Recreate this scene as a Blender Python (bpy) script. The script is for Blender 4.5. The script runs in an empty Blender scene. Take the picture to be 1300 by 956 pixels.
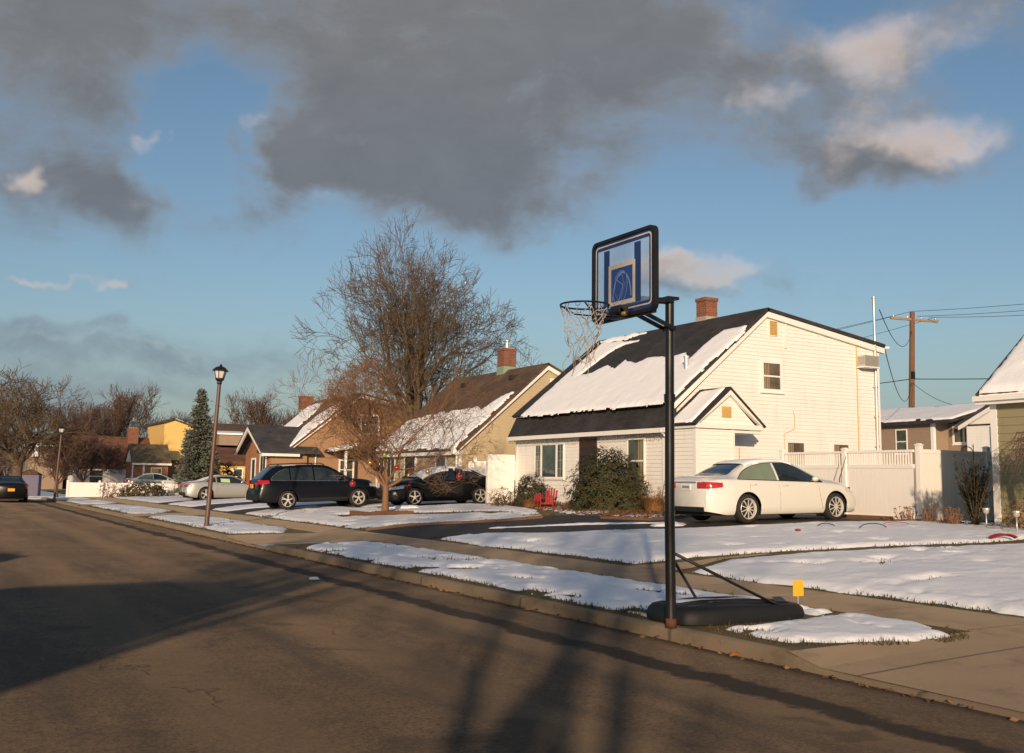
import bpy, math, random
import numpy as np
from mathutils import Vector, Matrix
random.seed(7)
SC = bpy.context.scene
COL = SC.collection
R = math.radians

# ------------------------------------------------------------------ camera
cam_data = bpy.data.cameras.new('camera')
cam = bpy.data.objects.new('camera', cam_data)
COL.objects.link(cam)
SC.camera = cam
F_PX, PITCH, ROLL, YAW = 1350.0, R(7.55), R(0.9), R(28.6)
CAM = Vector((-6.628, -8.782, 1.54))
_fw = Vector((math.sin(YAW) * math.cos(PITCH), math.cos(YAW) * math.cos(PITCH), math.sin(PITCH)))
_rt = Vector((math.cos(YAW), -math.sin(YAW), 0))
_up = _rt.cross(_fw)
_rt2 = _rt * math.cos(ROLL) + _up * math.sin(ROLL)
_up2 = -_rt * math.sin(ROLL) + _up * math.cos(ROLL)
m = Matrix((( _rt2.x, _up2.x, -_fw.x, CAM.x), (_rt2.y, _up2.y, -_fw.y, CAM.y), (_rt2.z, _up2.z, -_fw.z, CAM.z), (0, 0, 0, 1)))
cam.matrix_world = m
cam_data.sensor_fit = 'HORIZONTAL'
cam_data.sensor_width = 36
cam_data.lens = 36 * F_PX / 1300
cam_data.shift_y = -(478 - 433.5) / 1300
cam_data.clip_start = 0.1
cam_data.clip_end = 3000
SC.render.resolution_x, SC.render.resolution_y = 1024, 753

# ------------------------------------------------------------------ light and exposure
SUN_EL = R(11.5)
LIGHT_AZ = R(34.5)                       # the way the light travels, from +y towards +x
SUN_DIR = Vector((-math.sin(LIGHT_AZ) * math.cos(SUN_EL), -math.cos(LIGHT_AZ) * math.cos(SUN_EL), math.sin(SUN_EL)))
SKY_STRENGTH = 0.108
SUN_STRENGTH = 4.8
SC.view_settings.view_transform = 'Standard'
SC.view_settings.look = 'None'
SC.view_settings.gamma = 1
SC.view_settings.use_curve_mapping = False
SC.view_settings.exposure = 0.0
sun_data = bpy.data.lights.new('sun', 'SUN')
sun_data.energy = SUN_STRENGTH
sun_data.color = (1.0, 0.74, 0.50)
sun_data.angle = R(0.8)
sun = bpy.data.objects.new('sun', sun_data)
COL.objects.link(sun)
sun.location = (-20, -30, 20)
sun.rotation_euler = SUN_DIR.to_track_quat('Z', 'Y').to_euler()

world = bpy.data.worlds.new('World')
SC.world = world
world.use_nodes = True
wn, wl = world.node_tree.nodes, world.node_tree.links
wn.clear()
def wnode(t, **k):
    n = wn.new(t)
    for a, b in k.items(): setattr(n, a, b)
    return n
def wmath(op, a, b=None, c=None, clamp=False):
    n = wnode('ShaderNodeMath', operation=op, use_clamp=clamp)
    for i, q in enumerate((a, b, c)):
        if q is None: continue
        if isinstance(q, (int, float)): n.inputs[i].default_value = q
        else: wl.new(q, n.inputs[i])
    return n.outputs[0]
sky = wnode('ShaderNodeTexSky', sky_type='NISHITA')
sky.sun_disc = False
sky.sun_elevation = SUN_EL
sky.sun_rotation = math.atan2(SUN_DIR.x, SUN_DIR.y)
sky.altitude = 10
sky.air_density = 1.0
sky.dust_density = 1.2
sky.ozone_density = 2.1
bg = wnode('ShaderNodeBackground'); bg.inputs[1].default_value = SKY_STRENGTH
wl.new(sky.outputs[0], bg.inputs[0])
tc = wnode('ShaderNodeTexCoord')
sx = wnode('ShaderNodeSeparateXYZ'); wl.new(tc.outputs['Generated'], sx.inputs[0])
az = wmath('ARCTAN2', sx.outputs[0], sx.outputs[1])
el = wmath('ARCSINE', sx.outputs[2])
cmb = wnode('ShaderNodeCombineXYZ'); wl.new(az, cmb.inputs[0]); wl.new(el, cmb.inputs[1])
def wnoise(scale, detail, rough, stretch=(1, 1, 1), src=None, dist=0.0):
    mp = wnode('ShaderNodeMapping'); mp.inputs['Scale'].default_value = stretch
    wl.new(src or cmb.outputs[0], mp.inputs[0])
    n = wnode('ShaderNodeTexNoise'); n.inputs['Scale'].default_value = scale
    n.inputs['Detail'].default_value = detail; n.inputs['Roughness'].default_value = rough
    n.inputs['Distortion'].default_value = dist
    wl.new(mp.outputs[0], n.inputs['Vector'])
    return n
warp = wnoise(9, 4, 0.6)
wv = wnode('ShaderNodeVectorMath', operation='SUBTRACT'); wl.new(warp.outputs['Color'], wv.inputs[0]); wv.inputs[1].default_value = (.5, .5, .5)
ws = wnode('ShaderNodeVectorMath', operation='MULTIPLY'); wl.new(wv.outputs[0], ws.inputs[0]); ws.inputs[1].default_value = (.16, .10, 0)
wp = wnode('ShaderNodeVectorMath', operation='ADD'); wl.new(cmb.outputs[0], wp.inputs[0]); wl.new(ws.outputs[0], wp.inputs[1])
def field(blobs):
    tot = None
    for (cx, cy, rx, ry, w) in blobs:
        a = wnode('ShaderNodeVectorMath', operation='SUBTRACT'); wl.new(wp.outputs[0], a.inputs[0]); a.inputs[1].default_value = (cx, cy, 0)
        b = wnode('ShaderNodeVectorMath', operation='MULTIPLY'); wl.new(a.outputs[0], b.inputs[0]); b.inputs[1].default_value = (1 / rx, 1 / ry, 0)
        d = wnode('ShaderNodeVectorMath', operation='DOT_PRODUCT'); wl.new(b.outputs[0], d.inputs[0]); wl.new(b.outputs[0], d.inputs[1])
        e = wmath('EXPONENT', wmath('MULTIPLY', d.outputs['Value'], -1.0))
        v = wmath('MULTIPLY', e, w)
        tot = v if tot is None else wmath('ADD', tot, v)
    return tot
CLOUD_BLOBS = [(0.424, 0.44, 0.244, 0.081, 1.3), (0.358, 0.334, 0.111, 0.081, 1.0), (0.268, 0.278, 0.044, 0.052, 1.0), (0.323, 0.271, 0.081, 0.037, 0.8), (0.413, 0.268, 0.081, 0.033, 0.7), (0.473, 0.31, 0.096, 0.067, 1.0), (0.527, 0.271, 0.044, 0.037, 0.7), (0.064, 0.394, 0.193, 0.067, 1.25), (0.088, 0.333, 0.081, 0.067, 0.65), (0.075, 0.25, 0.089, 0.044, 1.25), (0.15, 0.257, 0.044, 0.037, 0.8), (0.626, 0.407, 0.119, 0.081, 0.8), (0.588, 0.346, 0.081, 0.059, 0.6), (0.722, 0.306, 0.044, 0.022, 0.45), (0.759, 0.353, 0.074, 0.044, 0.75), (0.859, 0.39, 0.119, 0.041, 0.8), (0.794, 0.302, 0.044, 0.03, 0.5), (0.882, 0.295, 0.078, 0.034, 1.15), (0.821, 0.278, 0.044, 0.025, 0.75), (0.945, 0.391, 0.059, 0.037, 0.5), (0.857, 0.344, 0.044, 0.033, 0.4), (0.677, 0.204, 0.063, 0.024, 1.15), (0.637, 0.205, 0.03, 0.027, 0.8), (0.084, 0.125, 0.111, 0.01, 0.8), (0.143, 0.107, 0.148, 0.013, 0.95), (0.075, 0.076, 0.111, 0.03, 0.85), (0.178, 0.073, 0.104, 0.016, 0.6), (0.238, 0.097, 0.089, 0.009, 0.4), (0.062, 0.168, 0.033, 0.006, 0.8), (0.118, 0.163, 0.019, 0.005, 0.7), (0.192, 0.309, 0.036, 0.059, -1.2), (0.232, 0.351, 0.03, 0.037, -0.7), (0.916, 0.331, 0.059, 0.044, -0.25), (0.164, 0.31, 0.012, 0.009, 0.5), (0.2, 0.32, 0.009, 0.006, 0.6), (0.716, 0.41, 0.033, 0.03, -0.4), (0.797, 0.429, 0.044, 0.03, -0.4), (0.685, 0.258, 0.067, 0.03, -0.3), (0.566, 0.209, 0.044, 0.022, -0.4)]
LIT_BLOBS = [(0.883, 0.303, 0.067, 0.025, 1.4), (0.838, 0.392, 0.081, 0.026, 0.75), (0.73, 0.341, 0.037, 0.016, 0.6), (0.712, 0.397, 0.059, 0.03, 0.25), (0.67, 0.209, 0.067, 0.022, 1.4), (0.055, 0.259, 0.016, 0.016, 1.0), (0.102, 0.322, 0.044, 0.026, 0.45), (0.164, 0.306, 0.015, 0.01, 1.0), (0.062, 0.169, 0.037, 0.007, 1.0), (0.118, 0.163, 0.022, 0.007, 1.0), (0.142, 0.114, 0.119, 0.006, 0.5), (0.325, 0.242, 0.03, 0.01, 0.5), (0.241, 0.325, 0.015, 0.01, 0.7), (0.2, 0.32, 0.007, 0.006, 0.8), (0.161, 0.247, 0.022, 0.01, 0.4), (0.823, 0.361, 0.059, 0.037, 0.6), (0.758, 0.269, 0.044, 0.015, 0.4), (0.944, 0.372, 0.044, 0.03, 0.4), (0.424, 0.42, 0.222, 0.044, 0.12)]
fb = wnoise(8, 10, 0.66, (1, 1.7, 1), None, .3)
dens = wmath('ADD', field(CLOUD_BLOBS), wmath('MULTIPLY', wmath('SUBTRACT', fb.outputs[0], 0.5), 2.3))
mr = wnode('ShaderNodeMapRange', interpolation_type='SMOOTHSTEP')
wl.new(dens, mr.inputs[0]); mr.inputs[1].default_value = 0.10; mr.inputs[2].default_value = 1.45
fine = wnoise(16, 8, 0.6, (1, 1.5, 1))
lit = wmath('ADD', field(LIT_BLOBS), wmath('MULTIPLY', wmath('SUBTRACT', fine.outputs[0], 0.5), 1.1))
mr2 = wnode('ShaderNodeMapRange', interpolation_type='SMOOTHSTEP')
wl.new(lit, mr2.inputs[0]); mr2.inputs[1].default_value = 0.25; mr2.inputs[2].default_value = 1.0
big = wnoise(4, 4, 0.5, (1, 2, 1))
# grey underside: bluer where thick and low, warmer higher up
mr3 = wnode('ShaderNodeMapRange'); wl.new(wmath('ADD', el, wmath('MULTIPLY', wmath('SUBTRACT', big.outputs[0], .5), .25)), mr3.inputs[0])
mr3.inputs[1].default_value = 0.12; mr3.inputs[2].default_value = 0.50
g = wnode('ShaderNodeMix', data_type='RGBA'); wl.new(mr3.outputs[0], g.inputs[0])
g.inputs[6].default_value = (0.160, 0.190, 0.232, 1); g.inputs[7].default_value = (0.222, 0.218, 0.216, 1)
g2 = wnode('ShaderNodeMix', data_type='RGBA'); wl.new(mr2.outputs[0], g2.inputs[0])
wl.new(g.outputs[2], g2.inputs[6]); g2.inputs[7].default_value = (0.54, 0.455, 0.415, 1)
# thin margins let more light through, billows inside vary in tone
bil = wnoise(13, 9, 0.62, (1, 1.8, 1), None, .5)
mr5 = wnode('ShaderNodeMapRange'); wl.new(bil.outputs[0], mr5.inputs[0]); mr5.inputs[1].default_value = .3; mr5.inputs[2].default_value = .7; mr5.inputs[3].default_value = .93; mr5.inputs[4].default_value = 1.1
mr6 = wnode('ShaderNodeMapRange'); wl.new(dens, mr6.inputs[0]); mr6.inputs[1].default_value = .3; mr6.inputs[2].default_value = 1.5; mr6.inputs[3].default_value = 1.5; mr6.inputs[4].default_value = .90
cbg = wnode('ShaderNodeBackground'); wl.new(g2.outputs[2], cbg.inputs[0]); wl.new(wmath('MULTIPLY', mr5.outputs[0], mr6.outputs[0]), cbg.inputs[1])
low = wnode('ShaderNodeMapRange'); wl.new(el, low.inputs[0]); low.inputs[1].default_value = .10; low.inputs[2].default_value = .24; low.inputs[3].default_value = .70; low.inputs[4].default_value = .95
mx = wnode('ShaderNodeMixShader'); wl.new(wmath('MULTIPLY', mr.outputs[0], low.outputs[0]), mx.inputs[0])
wl.new(bg.outputs[0], mx.inputs[1]); wl.new(cbg.outputs[0], mx.inputs[2])
veil = wnode('ShaderNodeMapRange', interpolation_type='SMOOTHSTEP'); wl.new(el, veil.inputs[0]); veil.inputs[1].default_value = -.02; veil.inputs[2].default_value = .20; veil.inputs[3].default_value = .60; veil.inputs[4].default_value = 0
vbg = wnode('ShaderNodeBackground'); vbg.inputs[0].default_value = (.225, .285, .345, 1)
mx2 = wnode('ShaderNodeMixShader'); wl.new(veil.outputs[0], mx2.inputs[0]); wl.new(mx.outputs[0], mx2.inputs[1]); wl.new(vbg.outputs[0], mx2.inputs[2])
wo = wnode('ShaderNodeOutputWorld'); wl.new(mx2.outputs[0], wo.inputs[0])
world.cycles.sampling_method = 'AUTOMATIC'
SC.cycles.max_bounces = 6
SC.cycles.transparent_max_bounces = 8
SC.cycles.use_denoising = True

# ------------------------------------------------------------------ materials
MATS = {}
def newmat(name):
    mt = bpy.data.materials.new(name); mt.use_nodes = True
    nt = mt.node_tree; nt.nodes.clear()
    out = nt.nodes.new('ShaderNodeOutputMaterial'); p = nt.nodes.new('ShaderNodeBsdfPrincipled')
    nt.links.new(p.outputs[0], out.inputs[0])
    MATS[name] = mt
    return mt, nt, p
def node(nt, t, **k):
    n = nt.nodes.new(t)
    for a, b in k.items(): setattr(n, a, b)
    return n
def nmath(nt, op, a, b=None, c=None, clamp=False):
    n = node(nt, 'ShaderNodeMath', operation=op, use_clamp=clamp)
    for i, q in enumerate((a, b, c)):
        if q is None: continue
        if isinstance(q, (int, float)): n.inputs[i].default_value = q
        else: nt.links.new(q, n.inputs[i])
    return n.outputs[0]
def nnoise(nt, vec, scale, detail=4, rough=.55, dist=0):
    n = node(nt, 'ShaderNodeTexNoise'); n.inputs['Scale'].default_value = scale; n.inputs['Detail'].default_value = detail
    n.inputs['Roughness'].default_value = rough; n.inputs['Distortion'].default_value = dist
    nt.links.new(vec, n.inputs['Vector']); return n.outputs[0]
def nmix(nt, f, a, b):
    n = node(nt, 'ShaderNodeMix', data_type='RGBA')
    if isinstance(f, (int, float)): n.inputs[0].default_value = f
    else: nt.links.new(f, n.inputs[0])
    for i, q in ((6, a), (7, b)):
        if isinstance(q, tuple): n.inputs[i].default_value = (q + (1,))[:4]
        else: nt.links.new(q, n.inputs[i])
    return n.outputs[2]
def nramp(nt, v, lo, hi, a=0.0, b=1.0, smooth=True):
    n = node(nt, 'ShaderNodeMapRange'); 
    if smooth: n.interpolation_type = 'SMOOTHSTEP'
    nt.links.new(v, n.inputs[0]); n.inputs[1].default_value = lo; n.inputs[2].default_value = hi
    n.inputs[3].default_value = a; n.inputs[4].default_value = b
    return n.outputs[0]
def nbump(nt, p, h, strength=.4, dist=.01, prev=None):
    b = node(nt, 'ShaderNodeBump'); b.inputs['Strength'].default_value = strength; b.inputs['Distance'].default_value = dist
    nt.links.new(h, b.inputs['Height'])
    if prev is not None: nt.links.new(prev, b.inputs['Normal'])
    nt.links.new(b.outputs[0], p.inputs['Normal']); return b.outputs[0]
def coords(nt, kind='Object'):
    return node(nt, 'ShaderNodeTexCoord').outputs[kind]
def wpos(nt):
    return node(nt, 'ShaderNodeNewGeometry').outputs['Position']
def sc3(c, k): return tuple(min(1, x * k) for x in c[:3])
def M(name, base, rough=.6, var=.12, scale=6, bump=0.0, bscale=60, bdist=.004, metallic=0.0, coat=0.0, dirt=0.0, dirtcol=(.12, .1, .08), spec=.5, world_=False):
    if name in MATS: return MATS[name]
    mt, nt, p = newmat(name)
    v = wpos(nt) if world_ else coords(nt)
    n1 = nnoise(nt, v, scale, 5)
    c = nmix(nt, n1, sc3(base, 1 - var), sc3(base, 1 + var))
    if dirt:
        n2 = nnoise(nt, v, scale * .35, 8, .7)
        c = nmix(nt, nmath(nt, 'MULTIPLY', nramp(nt, n2, .5, .75), dirt), c, dirtcol)
    nt.links.new(c, p.inputs['Base Color'])
    p.inputs['Roughness'].default_value = rough; p.inputs['Metallic'].default_value = metallic
    p.inputs['Coat Weight'].default_value = coat; p.inputs['Coat Roughness'].default_value = .05
    p.inputs['Specular IOR Level'].default_value = spec
    if bump:
        nbump(nt, p, nnoise(nt, v, bscale, 6, .6), bump, bdist)
    return mt
# specific surfaces
def make_asphalt():
    mt, nt, p = newmat('asphalt'); v = wpos(nt)
    s = node(nt, 'ShaderNodeSeparateXYZ'); nt.links.new(v, s.inputs[0])
    mp = node(nt, 'ShaderNodeMapping'); mp.inputs['Scale'].default_value = (1.6, .22, 1); nt.links.new(v, mp.inputs[0])
    lane = nnoise(nt, mp.outputs[0], .8, 6, .65); big = nnoise(nt, v, .35, 6, .65); mid = nnoise(nt, v, 3, 8, .7)
    fine = nnoise(nt, v, 34, 5, .9); grit = nnoise(nt, v, 85, 2, .8)
    c = nmix(nt, nramp(nt, big, .3, .7), (.158, .108, .064), (.250, .172, .100))
    c = nmix(nt, nramp(nt, lane, .42, .68), c, (.112, .084, .056))
    c = nmix(nt, nmath(nt, 'MULTIPLY', nramp(nt, mid, .45, .8), .8), c, (.095, .071, .048))
    c = nmix(nt, nmath(nt, 'MULTIPLY', nramp(nt, fine, .56, .40), .75), c, (.055, .042, .030))
    c = nmix(nt, nramp(nt, fine, .60, .72), c, (.38, .29, .20))
    c = nmix(nt, nramp(nt, grit, .66, .74), c, (.46, .38, .29))
    wh = nmath(nt, 'MULTIPLY', nramp(nt, nmath(nt, 'SINE', nmath(nt, 'MULTIPLY', s.outputs[0], 3.6)), -.2, 1.0), nmath(nt, 'MULTIPLY', nnoise(nt, mp.outputs[0], .5, 5), .7))
    c = nmix(nt, wh, c, (.240, .168, .100))
    # stains and old patches
    st = nramp(nt, nnoise(nt, v, .75, 3, .5, .8), .62, .70)
    c = nmix(nt, nmath(nt, 'MULTIPLY', st, .5), c, (.045, .036, .028))
    wob = nmath(nt, 'MULTIPLY', nmath(nt, 'SUBTRACT', nnoise(nt, v, .9, 8, .75), .5), .8)
    wid = nmath(nt, 'MULTIPLY', nnoise(nt, v, .6, 4, .7), .36)
    dx = nmath(nt, 'ABSOLUTE', nmath(nt, 'ADD', nmath(nt, 'ADD', s.outputs[0], 1.03), wob))
    band = nramp(nt, nmath(nt, 'SUBTRACT', dx, wid), -.06, .05, 1.0, 0.0)
    c = nmix(nt, nmath(nt, 'MULTIPLY', band, .92), c, (.026, .019, .014))
    # grime in the gutter
    gut = nmath(nt, 'MULTIPLY', nramp(nt, nmath(nt, 'ADD', s.outputs[0], nmath(nt, 'MULTIPLY', nnoise(nt, v, 2.5, 6, .7), .18)), -.16, .06), .8)
    c = nmix(nt, gut, c, (.034, .023, .015))
    vo = node(nt, 'ShaderNodeTexVoronoi', feature='DISTANCE_TO_EDGE'); vo.inputs['Scale'].default_value = .42
    wv_ = node(nt, 'ShaderNodeVectorMath', operation='ADD'); nt.links.new(v, wv_.inputs[0])
    nn = node(nt, 'ShaderNodeTexNoise'); nn.inputs['Scale'].default_value = 1.6; nn.inputs['Detail'].default_value = 8; nt.links.new(v, nn.inputs['Vector'])
    nt.links.new(nn.outputs['Color'], wv_.inputs[1]); nt.links.new(wv_.outputs[0], vo.inputs['Vector'])
    cr = nmath(nt, 'MULTIPLY', nramp(nt, vo.outputs[0], .0, .007, 1.0, 0.0), nramp(nt, nnoise(nt, v, .5, 3), .52, .60))
    c = nmix(nt, nmath(nt, 'MULTIPLY', cr, .5), c, (.022, .018, .014))
    nt.links.new(c, p.inputs['Base Color']); p.inputs['Roughness'].default_value = .85
    p.inputs['Specular IOR Level'].default_value = .3; p.inputs['Diffuse Roughness'].default_value = 1.0
    b1 = nbump(nt, p, fine, .9, .022)
    b2 = nbump(nt, p, grit, .7, .008, b1)
    nbump(nt, p, nmath(nt, 'SUBTRACT', mid, nmath(nt, 'MULTIPLY', cr, 1.0)), .6, .02, b2)
make_asphalt()
def make_concrete(name, a, b, joint=0.0):
    mt, nt, p = newmat(name); v = wpos(nt)
    c = nmix(nt, nnoise(nt, v, .8, 6, .6), a, b)
    c = nmix(nt, nramp(nt, nnoise(nt, v, 2.2, 8, .7), .52, .78), c, sc3(a, .62))
    f = nnoise(nt, v, 120, 3, .7)
    c = nmix(nt, nramp(nt, f, .6, .72), c, sc3(b, 1.35)); c = nmix(nt, nramp(nt, f, .40, .30), c, sc3(a, .5))
    if joint:
        s = node(nt, 'ShaderNodeSeparateXYZ'); nt.links.new(v, s.inputs[0])
        y = nmath(nt, 'DIVIDE', s.outputs[1], joint)
        fr = nmath(nt, 'ABSOLUTE', nmath(nt, 'SUBTRACT', nmath(nt, 'FRACT', y), .5))
        j = nramp(nt, fr, .489, .495)
        c = nmix(nt, nmath(nt, 'MULTIPLY', j, .8), c, (.05, .04, .03))
    nt.links.new(c, p.inputs['Base Color']); p.inputs['Roughness'].default_value = .9; p.inputs['Diffuse Roughness'].default_value = 1.0
    c = nmix(nt, nmath(nt, 'MULTIPLY', nramp(nt, nnoise(nt, v, .55, 5, .6, .6), .58, .72), .45), c, sc3(a, .45)); nt.links.new(c, p.inputs['Base Color'])
    nbump(nt, p, nnoise(nt, v, 60, 5, .8), .8, .010)
make_concrete('concrete', (.160, .122, .082), (.225, .175, .12), 2.4)
make_concrete('sidewalk_concrete', (.170, .130, .088), (.24, .188, .128), 1.52)
make_concrete('kerb_concrete', (.105, .080, .054), (.165, .128, .088), 3.05)
def make_snow(name, grey=0.0):
    mt, nt, p = newmat(name); v = wpos(nt)
    c = nmix(nt, nnoise(nt, v, 1.2, 5), (.90, .90, .905), (.94, .938, .935))
    if grey: c = nmix(nt, nmath(nt, 'MULTIPLY', nramp(nt, nnoise(nt, v, 5, 6, .7), .5, .8), grey), c, (.35, .30, .26))
    nt.links.new(c, p.inputs['Base Color']); p.inputs['Roughness'].default_value = .55
    p.inputs['Specular IOR Level'].default_value = .3
    b1 = nbump(nt, p, nnoise(nt, v, 38, 6, .75), .4, .012)
    nbump(nt, p, nnoise(nt, v, 4.5, 5, .6), .3, .05, b1)
make_snow('snow'); make_snow('dirty_snow', .6)
def make_grass(name, a, b, c3_):
    mt, nt, p = newmat(name); v = wpos(nt)
    c = nmix(nt, nramp(nt, nnoise(nt, v, 1.3, 6, .65), .35, .7), a, b)
    c = nmix(nt, nramp(nt, nnoise(nt, v, 14, 5, .7), .5, .7), c, c3_)
    nt.links.new(c, p.inputs['Base Color']); p.inputs['Roughness'].default_value = .95; p.inputs['Diffuse Roughness'].default_value = 1.0
    nbump(nt, p, nnoise(nt, v, 60, 5, .8), .9, .02)
make_grass('lawn_soil', (.060, .056, .022), (.090, .062, .030), (.040, .030, .016))
make_grass('grass_blades', (.050, .058, .018), (.090, .062, .026), (.05, .045, .015))
def make_shingle(name, a, b, scale=1.0, tint=(.5, .5, .5)):
    mt, nt, p = newmat(name); v = coords(nt)
    s = node(nt, 'ShaderNodeSeparateXYZ'); nt.links.new(v, s.inputs[0])
    cb = node(nt, 'ShaderNodeCombineXYZ')
    nt.links.new(s.outputs[1], cb.inputs[0]); nt.links.new(nmath(nt, 'ADD', s.outputs[2], nmath(nt, 'MULTIPLY', s.outputs[0], .0)), cb.inputs[1])
    br = node(nt, 'ShaderNodeTexBrick'); nt.links.new(cb.outputs[0], br.inputs['Vector'])
    br.inputs['Scale'].default_value = scale; br.inputs['Brick Width'].default_value = .30; br.inputs['Row Height'].default_value = .085
    br.inputs['Mortar Size'].default_value = .006; br.inputs['Mortar Smooth'].default_value = .3
    br.inputs['Color1'].default_value = a + (1,); br.inputs['Color2'].default_value = b + (1,); br.inputs['Mortar'].default_value = sc3(a, .45) + (1,)
    c = nmix(nt, nramp(nt, nnoise(nt, v, 1.2, 7, .7), .4, .75), br.outputs[0], sc3(b, 1.5))
    nt.links.new(c, p.inputs['Base Color']); p.inputs['Roughness'].default_value = .9
    b1 = nbump(nt, p, nnoise(nt, v, 150, 3, .7), .5, .004)
    nbump(nt, p, nmath(nt, 'SUBTRACT', 1.0, br.outputs['Fac']), .5, .01, b1)
make_shingle('black_shingle', (.016, .015, .016), (.030, .028, .029))
make_shingle('grey_shingle', (.030, .030, .033), (.050, .049, .052))
make_shingle('brown_shingle', (.070, .044, .028), (.105, .064, .040))
make_shingle('rust_shingle', (.100, .045, .026), (.135, .06, .034))
make_shingle('olive_shingle', (.09, .07, .035), (.12, .09, .05))
def make_brick(name, a, b, mortar, w=.21, h=.075):
    mt, nt, p = newmat(name); v = coords(nt)
    s = node(nt, 'ShaderNodeSeparateXYZ'); nt.links.new(v, s.inputs[0])
    cb = node(nt, 'ShaderNodeCombineXYZ')
    nt.links.new(nmath(nt, 'ADD', s.outputs[0], s.outputs[1]), cb.inputs[0]); nt.links.new(s.outputs[2], cb.inputs[1])
    br = node(nt, 'ShaderNodeTexBrick'); nt.links.new(cb.outputs[0], br.inputs['Vector'])
    br.inputs['Scale'].default_value = 1; br.inputs['Brick Width'].default_value = w; br.inputs['Row Height'].default_value = h
    br.inputs['Mortar Size'].default_value = .008
    br.inputs['Color1'].default_value = a + (1,); br.inputs['Color2'].default_value = b + (1,); br.inputs['Mortar'].default_value = mortar + (1,)
    c = nmix(nt, nramp(nt, nnoise(nt, v, 3, 7, .7), .45, .8), br.outputs[0], sc3(a, .5))
    nt.links.new(c, p.inputs['Base Color']); p.inputs['Roughness'].default_value = .9
    nbump(nt, p, nmath(nt, 'SUBTRACT', 1.0, br.outputs['Fac']), .8, .012)
make_brick('red_brick', (.24, .075, .038), (.15, .05, .028), (.22, .17, .13))
make_brick('orange_brick', (.38, .15, .06), (.32, .11, .05), (.32, .24, .16))
def make_siding(name, base, dirt=.42):
    mt, nt, p = newmat(name); v = wpos(nt)
    c = nmix(nt, nnoise(nt, v, .9, 6, .6), sc3(base, .93), sc3(base, 1.05))
    mp = node(nt, 'ShaderNodeMapping'); mp.inputs['Scale'].default_value = (6, 6, .8); nt.links.new(v, mp.inputs[0])
    c = nmix(nt, nmath(nt, 'MULTIPLY', nramp(nt, nnoise(nt, mp.outputs[0], 1, 6, .7), .5, .8), dirt), c, sc3(base, .62))
    nt.links.new(c, p.inputs['Base Color']); p.inputs['Roughness'].default_value = .5
    nbump(nt, p, nnoise(nt, v, 30, 4, .6), .08, .004)
make_siding('white_siding', (.78, .76, .72)); make_siding('tan_siding', (.46, .38, .24)); make_siding('brown_siding', (.33, .20, .115), .3)
make_siding('green_siding', (.26, .235, .135), .4); make_siding('yellow_siding', (.72, .48, .16)); make_siding('taupe_siding', (.30, .22, .155), .3)
make_siding('white_vinyl', (.80, .77, .73), .15); make_siding('white_trim', (.78, .76, .72), .2)
M('frame_white', (.78, .77, .74), .45, .05)
M('dark_trim', (.03, .022, .018), .6, .2)
M('door_brown', (.045, .022, .015), .5, .2)
M('tan_vent', (.55, .36, .12), .6, .08)
M('black_metal', (.012, .012, .013), .38, .25, 8, .15, 40, .002)
M('rust_metal', (.10, .035, .018), .8, .4, 20, .4, 60)
M('galvanised', (.55, .54, .50), .4, .15, 5, metallic=.6)
M('wood_pole', (.16, .075, .035), .85, .3, 4, .6, 25, .01)
M('wire_black', (.012, .012, .012), .6)
M('bark_brown', (.115, .080, .050), .9, .35, 8, .7, 35, .012)
M('bark_warm', (.20, .105, .055), .9, .35, 9, .7, 40, .01)
M('bark_red', (.105, .062, .045), .9, .3, 9)
M('bark_pale', (.26, .17, .09), .9, .3, 9, .6, 40, .01)
M('bark_grey', (.085, .062, .050), .9, .3, 5)
M('leaf_dark', (.034, .042, .014), .6, .5, 3, spec=.3)
M('leaf_bronze', (.070, .048, .020), .6, .5, 3, spec=.3)
M('leaf_dead', (.22, .105, .038), .8, .4, 4)
M('leaf_mulch', (.10, .045, .022), .9, .4, 12)
M('needle_blue', (.098, .108, .082), .7, .4, 2)
M('needle_dark', (.018, .026, .012), .7, .4, 4)
M('tyre', (.016, .015, .015), .85, .2, 20)
M('alloy', (.62, .60, .56), .35, .1, 10, metallic=.25, coat=.5)
M('underbody', (.008, .008, .008), .9)
M('chrome', (.75, .75, .75), .15, .02, metallic=1.0)
M('plastic_black', (.008, .008, .009), .62, .25, 9, .15, 30, .004)
M('red_lens', (.42, .008, .010), .15, .1, coat=1.0)
M('amber_lens', (.65, .22, .02), .2, .05, coat=1.0)
M('clear_lens', (.60, .60, .60), .12, .1, coat=1.0, metallic=.3)
M('edge_brick', (.15, .085, .055), .9, .35, 14); M('paint_white', (.66, .65, .60), .28, .02, coat=1.0)
M('paint_silver', (.46, .45, .42), .35, .03, metallic=.5, coat=1.0)
M('paint_black', (.005, .005, .006), .32, .1, coat=.15, spec=.3)
M('paint_navy', (.004, .005, .008), .32, .1, coat=.15, spec=.3)
M('paper_green', (.42, .60, .30), .8)
M('yellow_plastic', (.85, .42, .02), .5, .04)
M('red_plastic', (.26, .012, .012), .6, .1)
M('red_ball', (.26, .010, .008), .2, .05, coat=.8); M('dull_red', (.30, .05, .04), .7, .2); M('orange_leaf', (.38, .12, .03), .7, .2)
M('gold_ball', (.55, .34, .09), .2, .05, metallic=.6)
M('green_ball', (.25, .45, .06), .2, .05, coat=1.0)
M('nylon', (.62, .52, .40), .8, .15)
M('plate_white', (.72, .70, .66), .4, .05)
M('plate_yellow', (.80, .36, .03), .4, .05)
M('plate_ink', (.03, .04, .10), .5)
M('green_shutter', (.015, .07, .035), .6)
M('copper_green', (.20, .30, .20), .7, .3)
M('cement', (.34, .30, .26), .9, .2)
M('curtain', (.32, .25, .14), .9, .25, 9)
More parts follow.
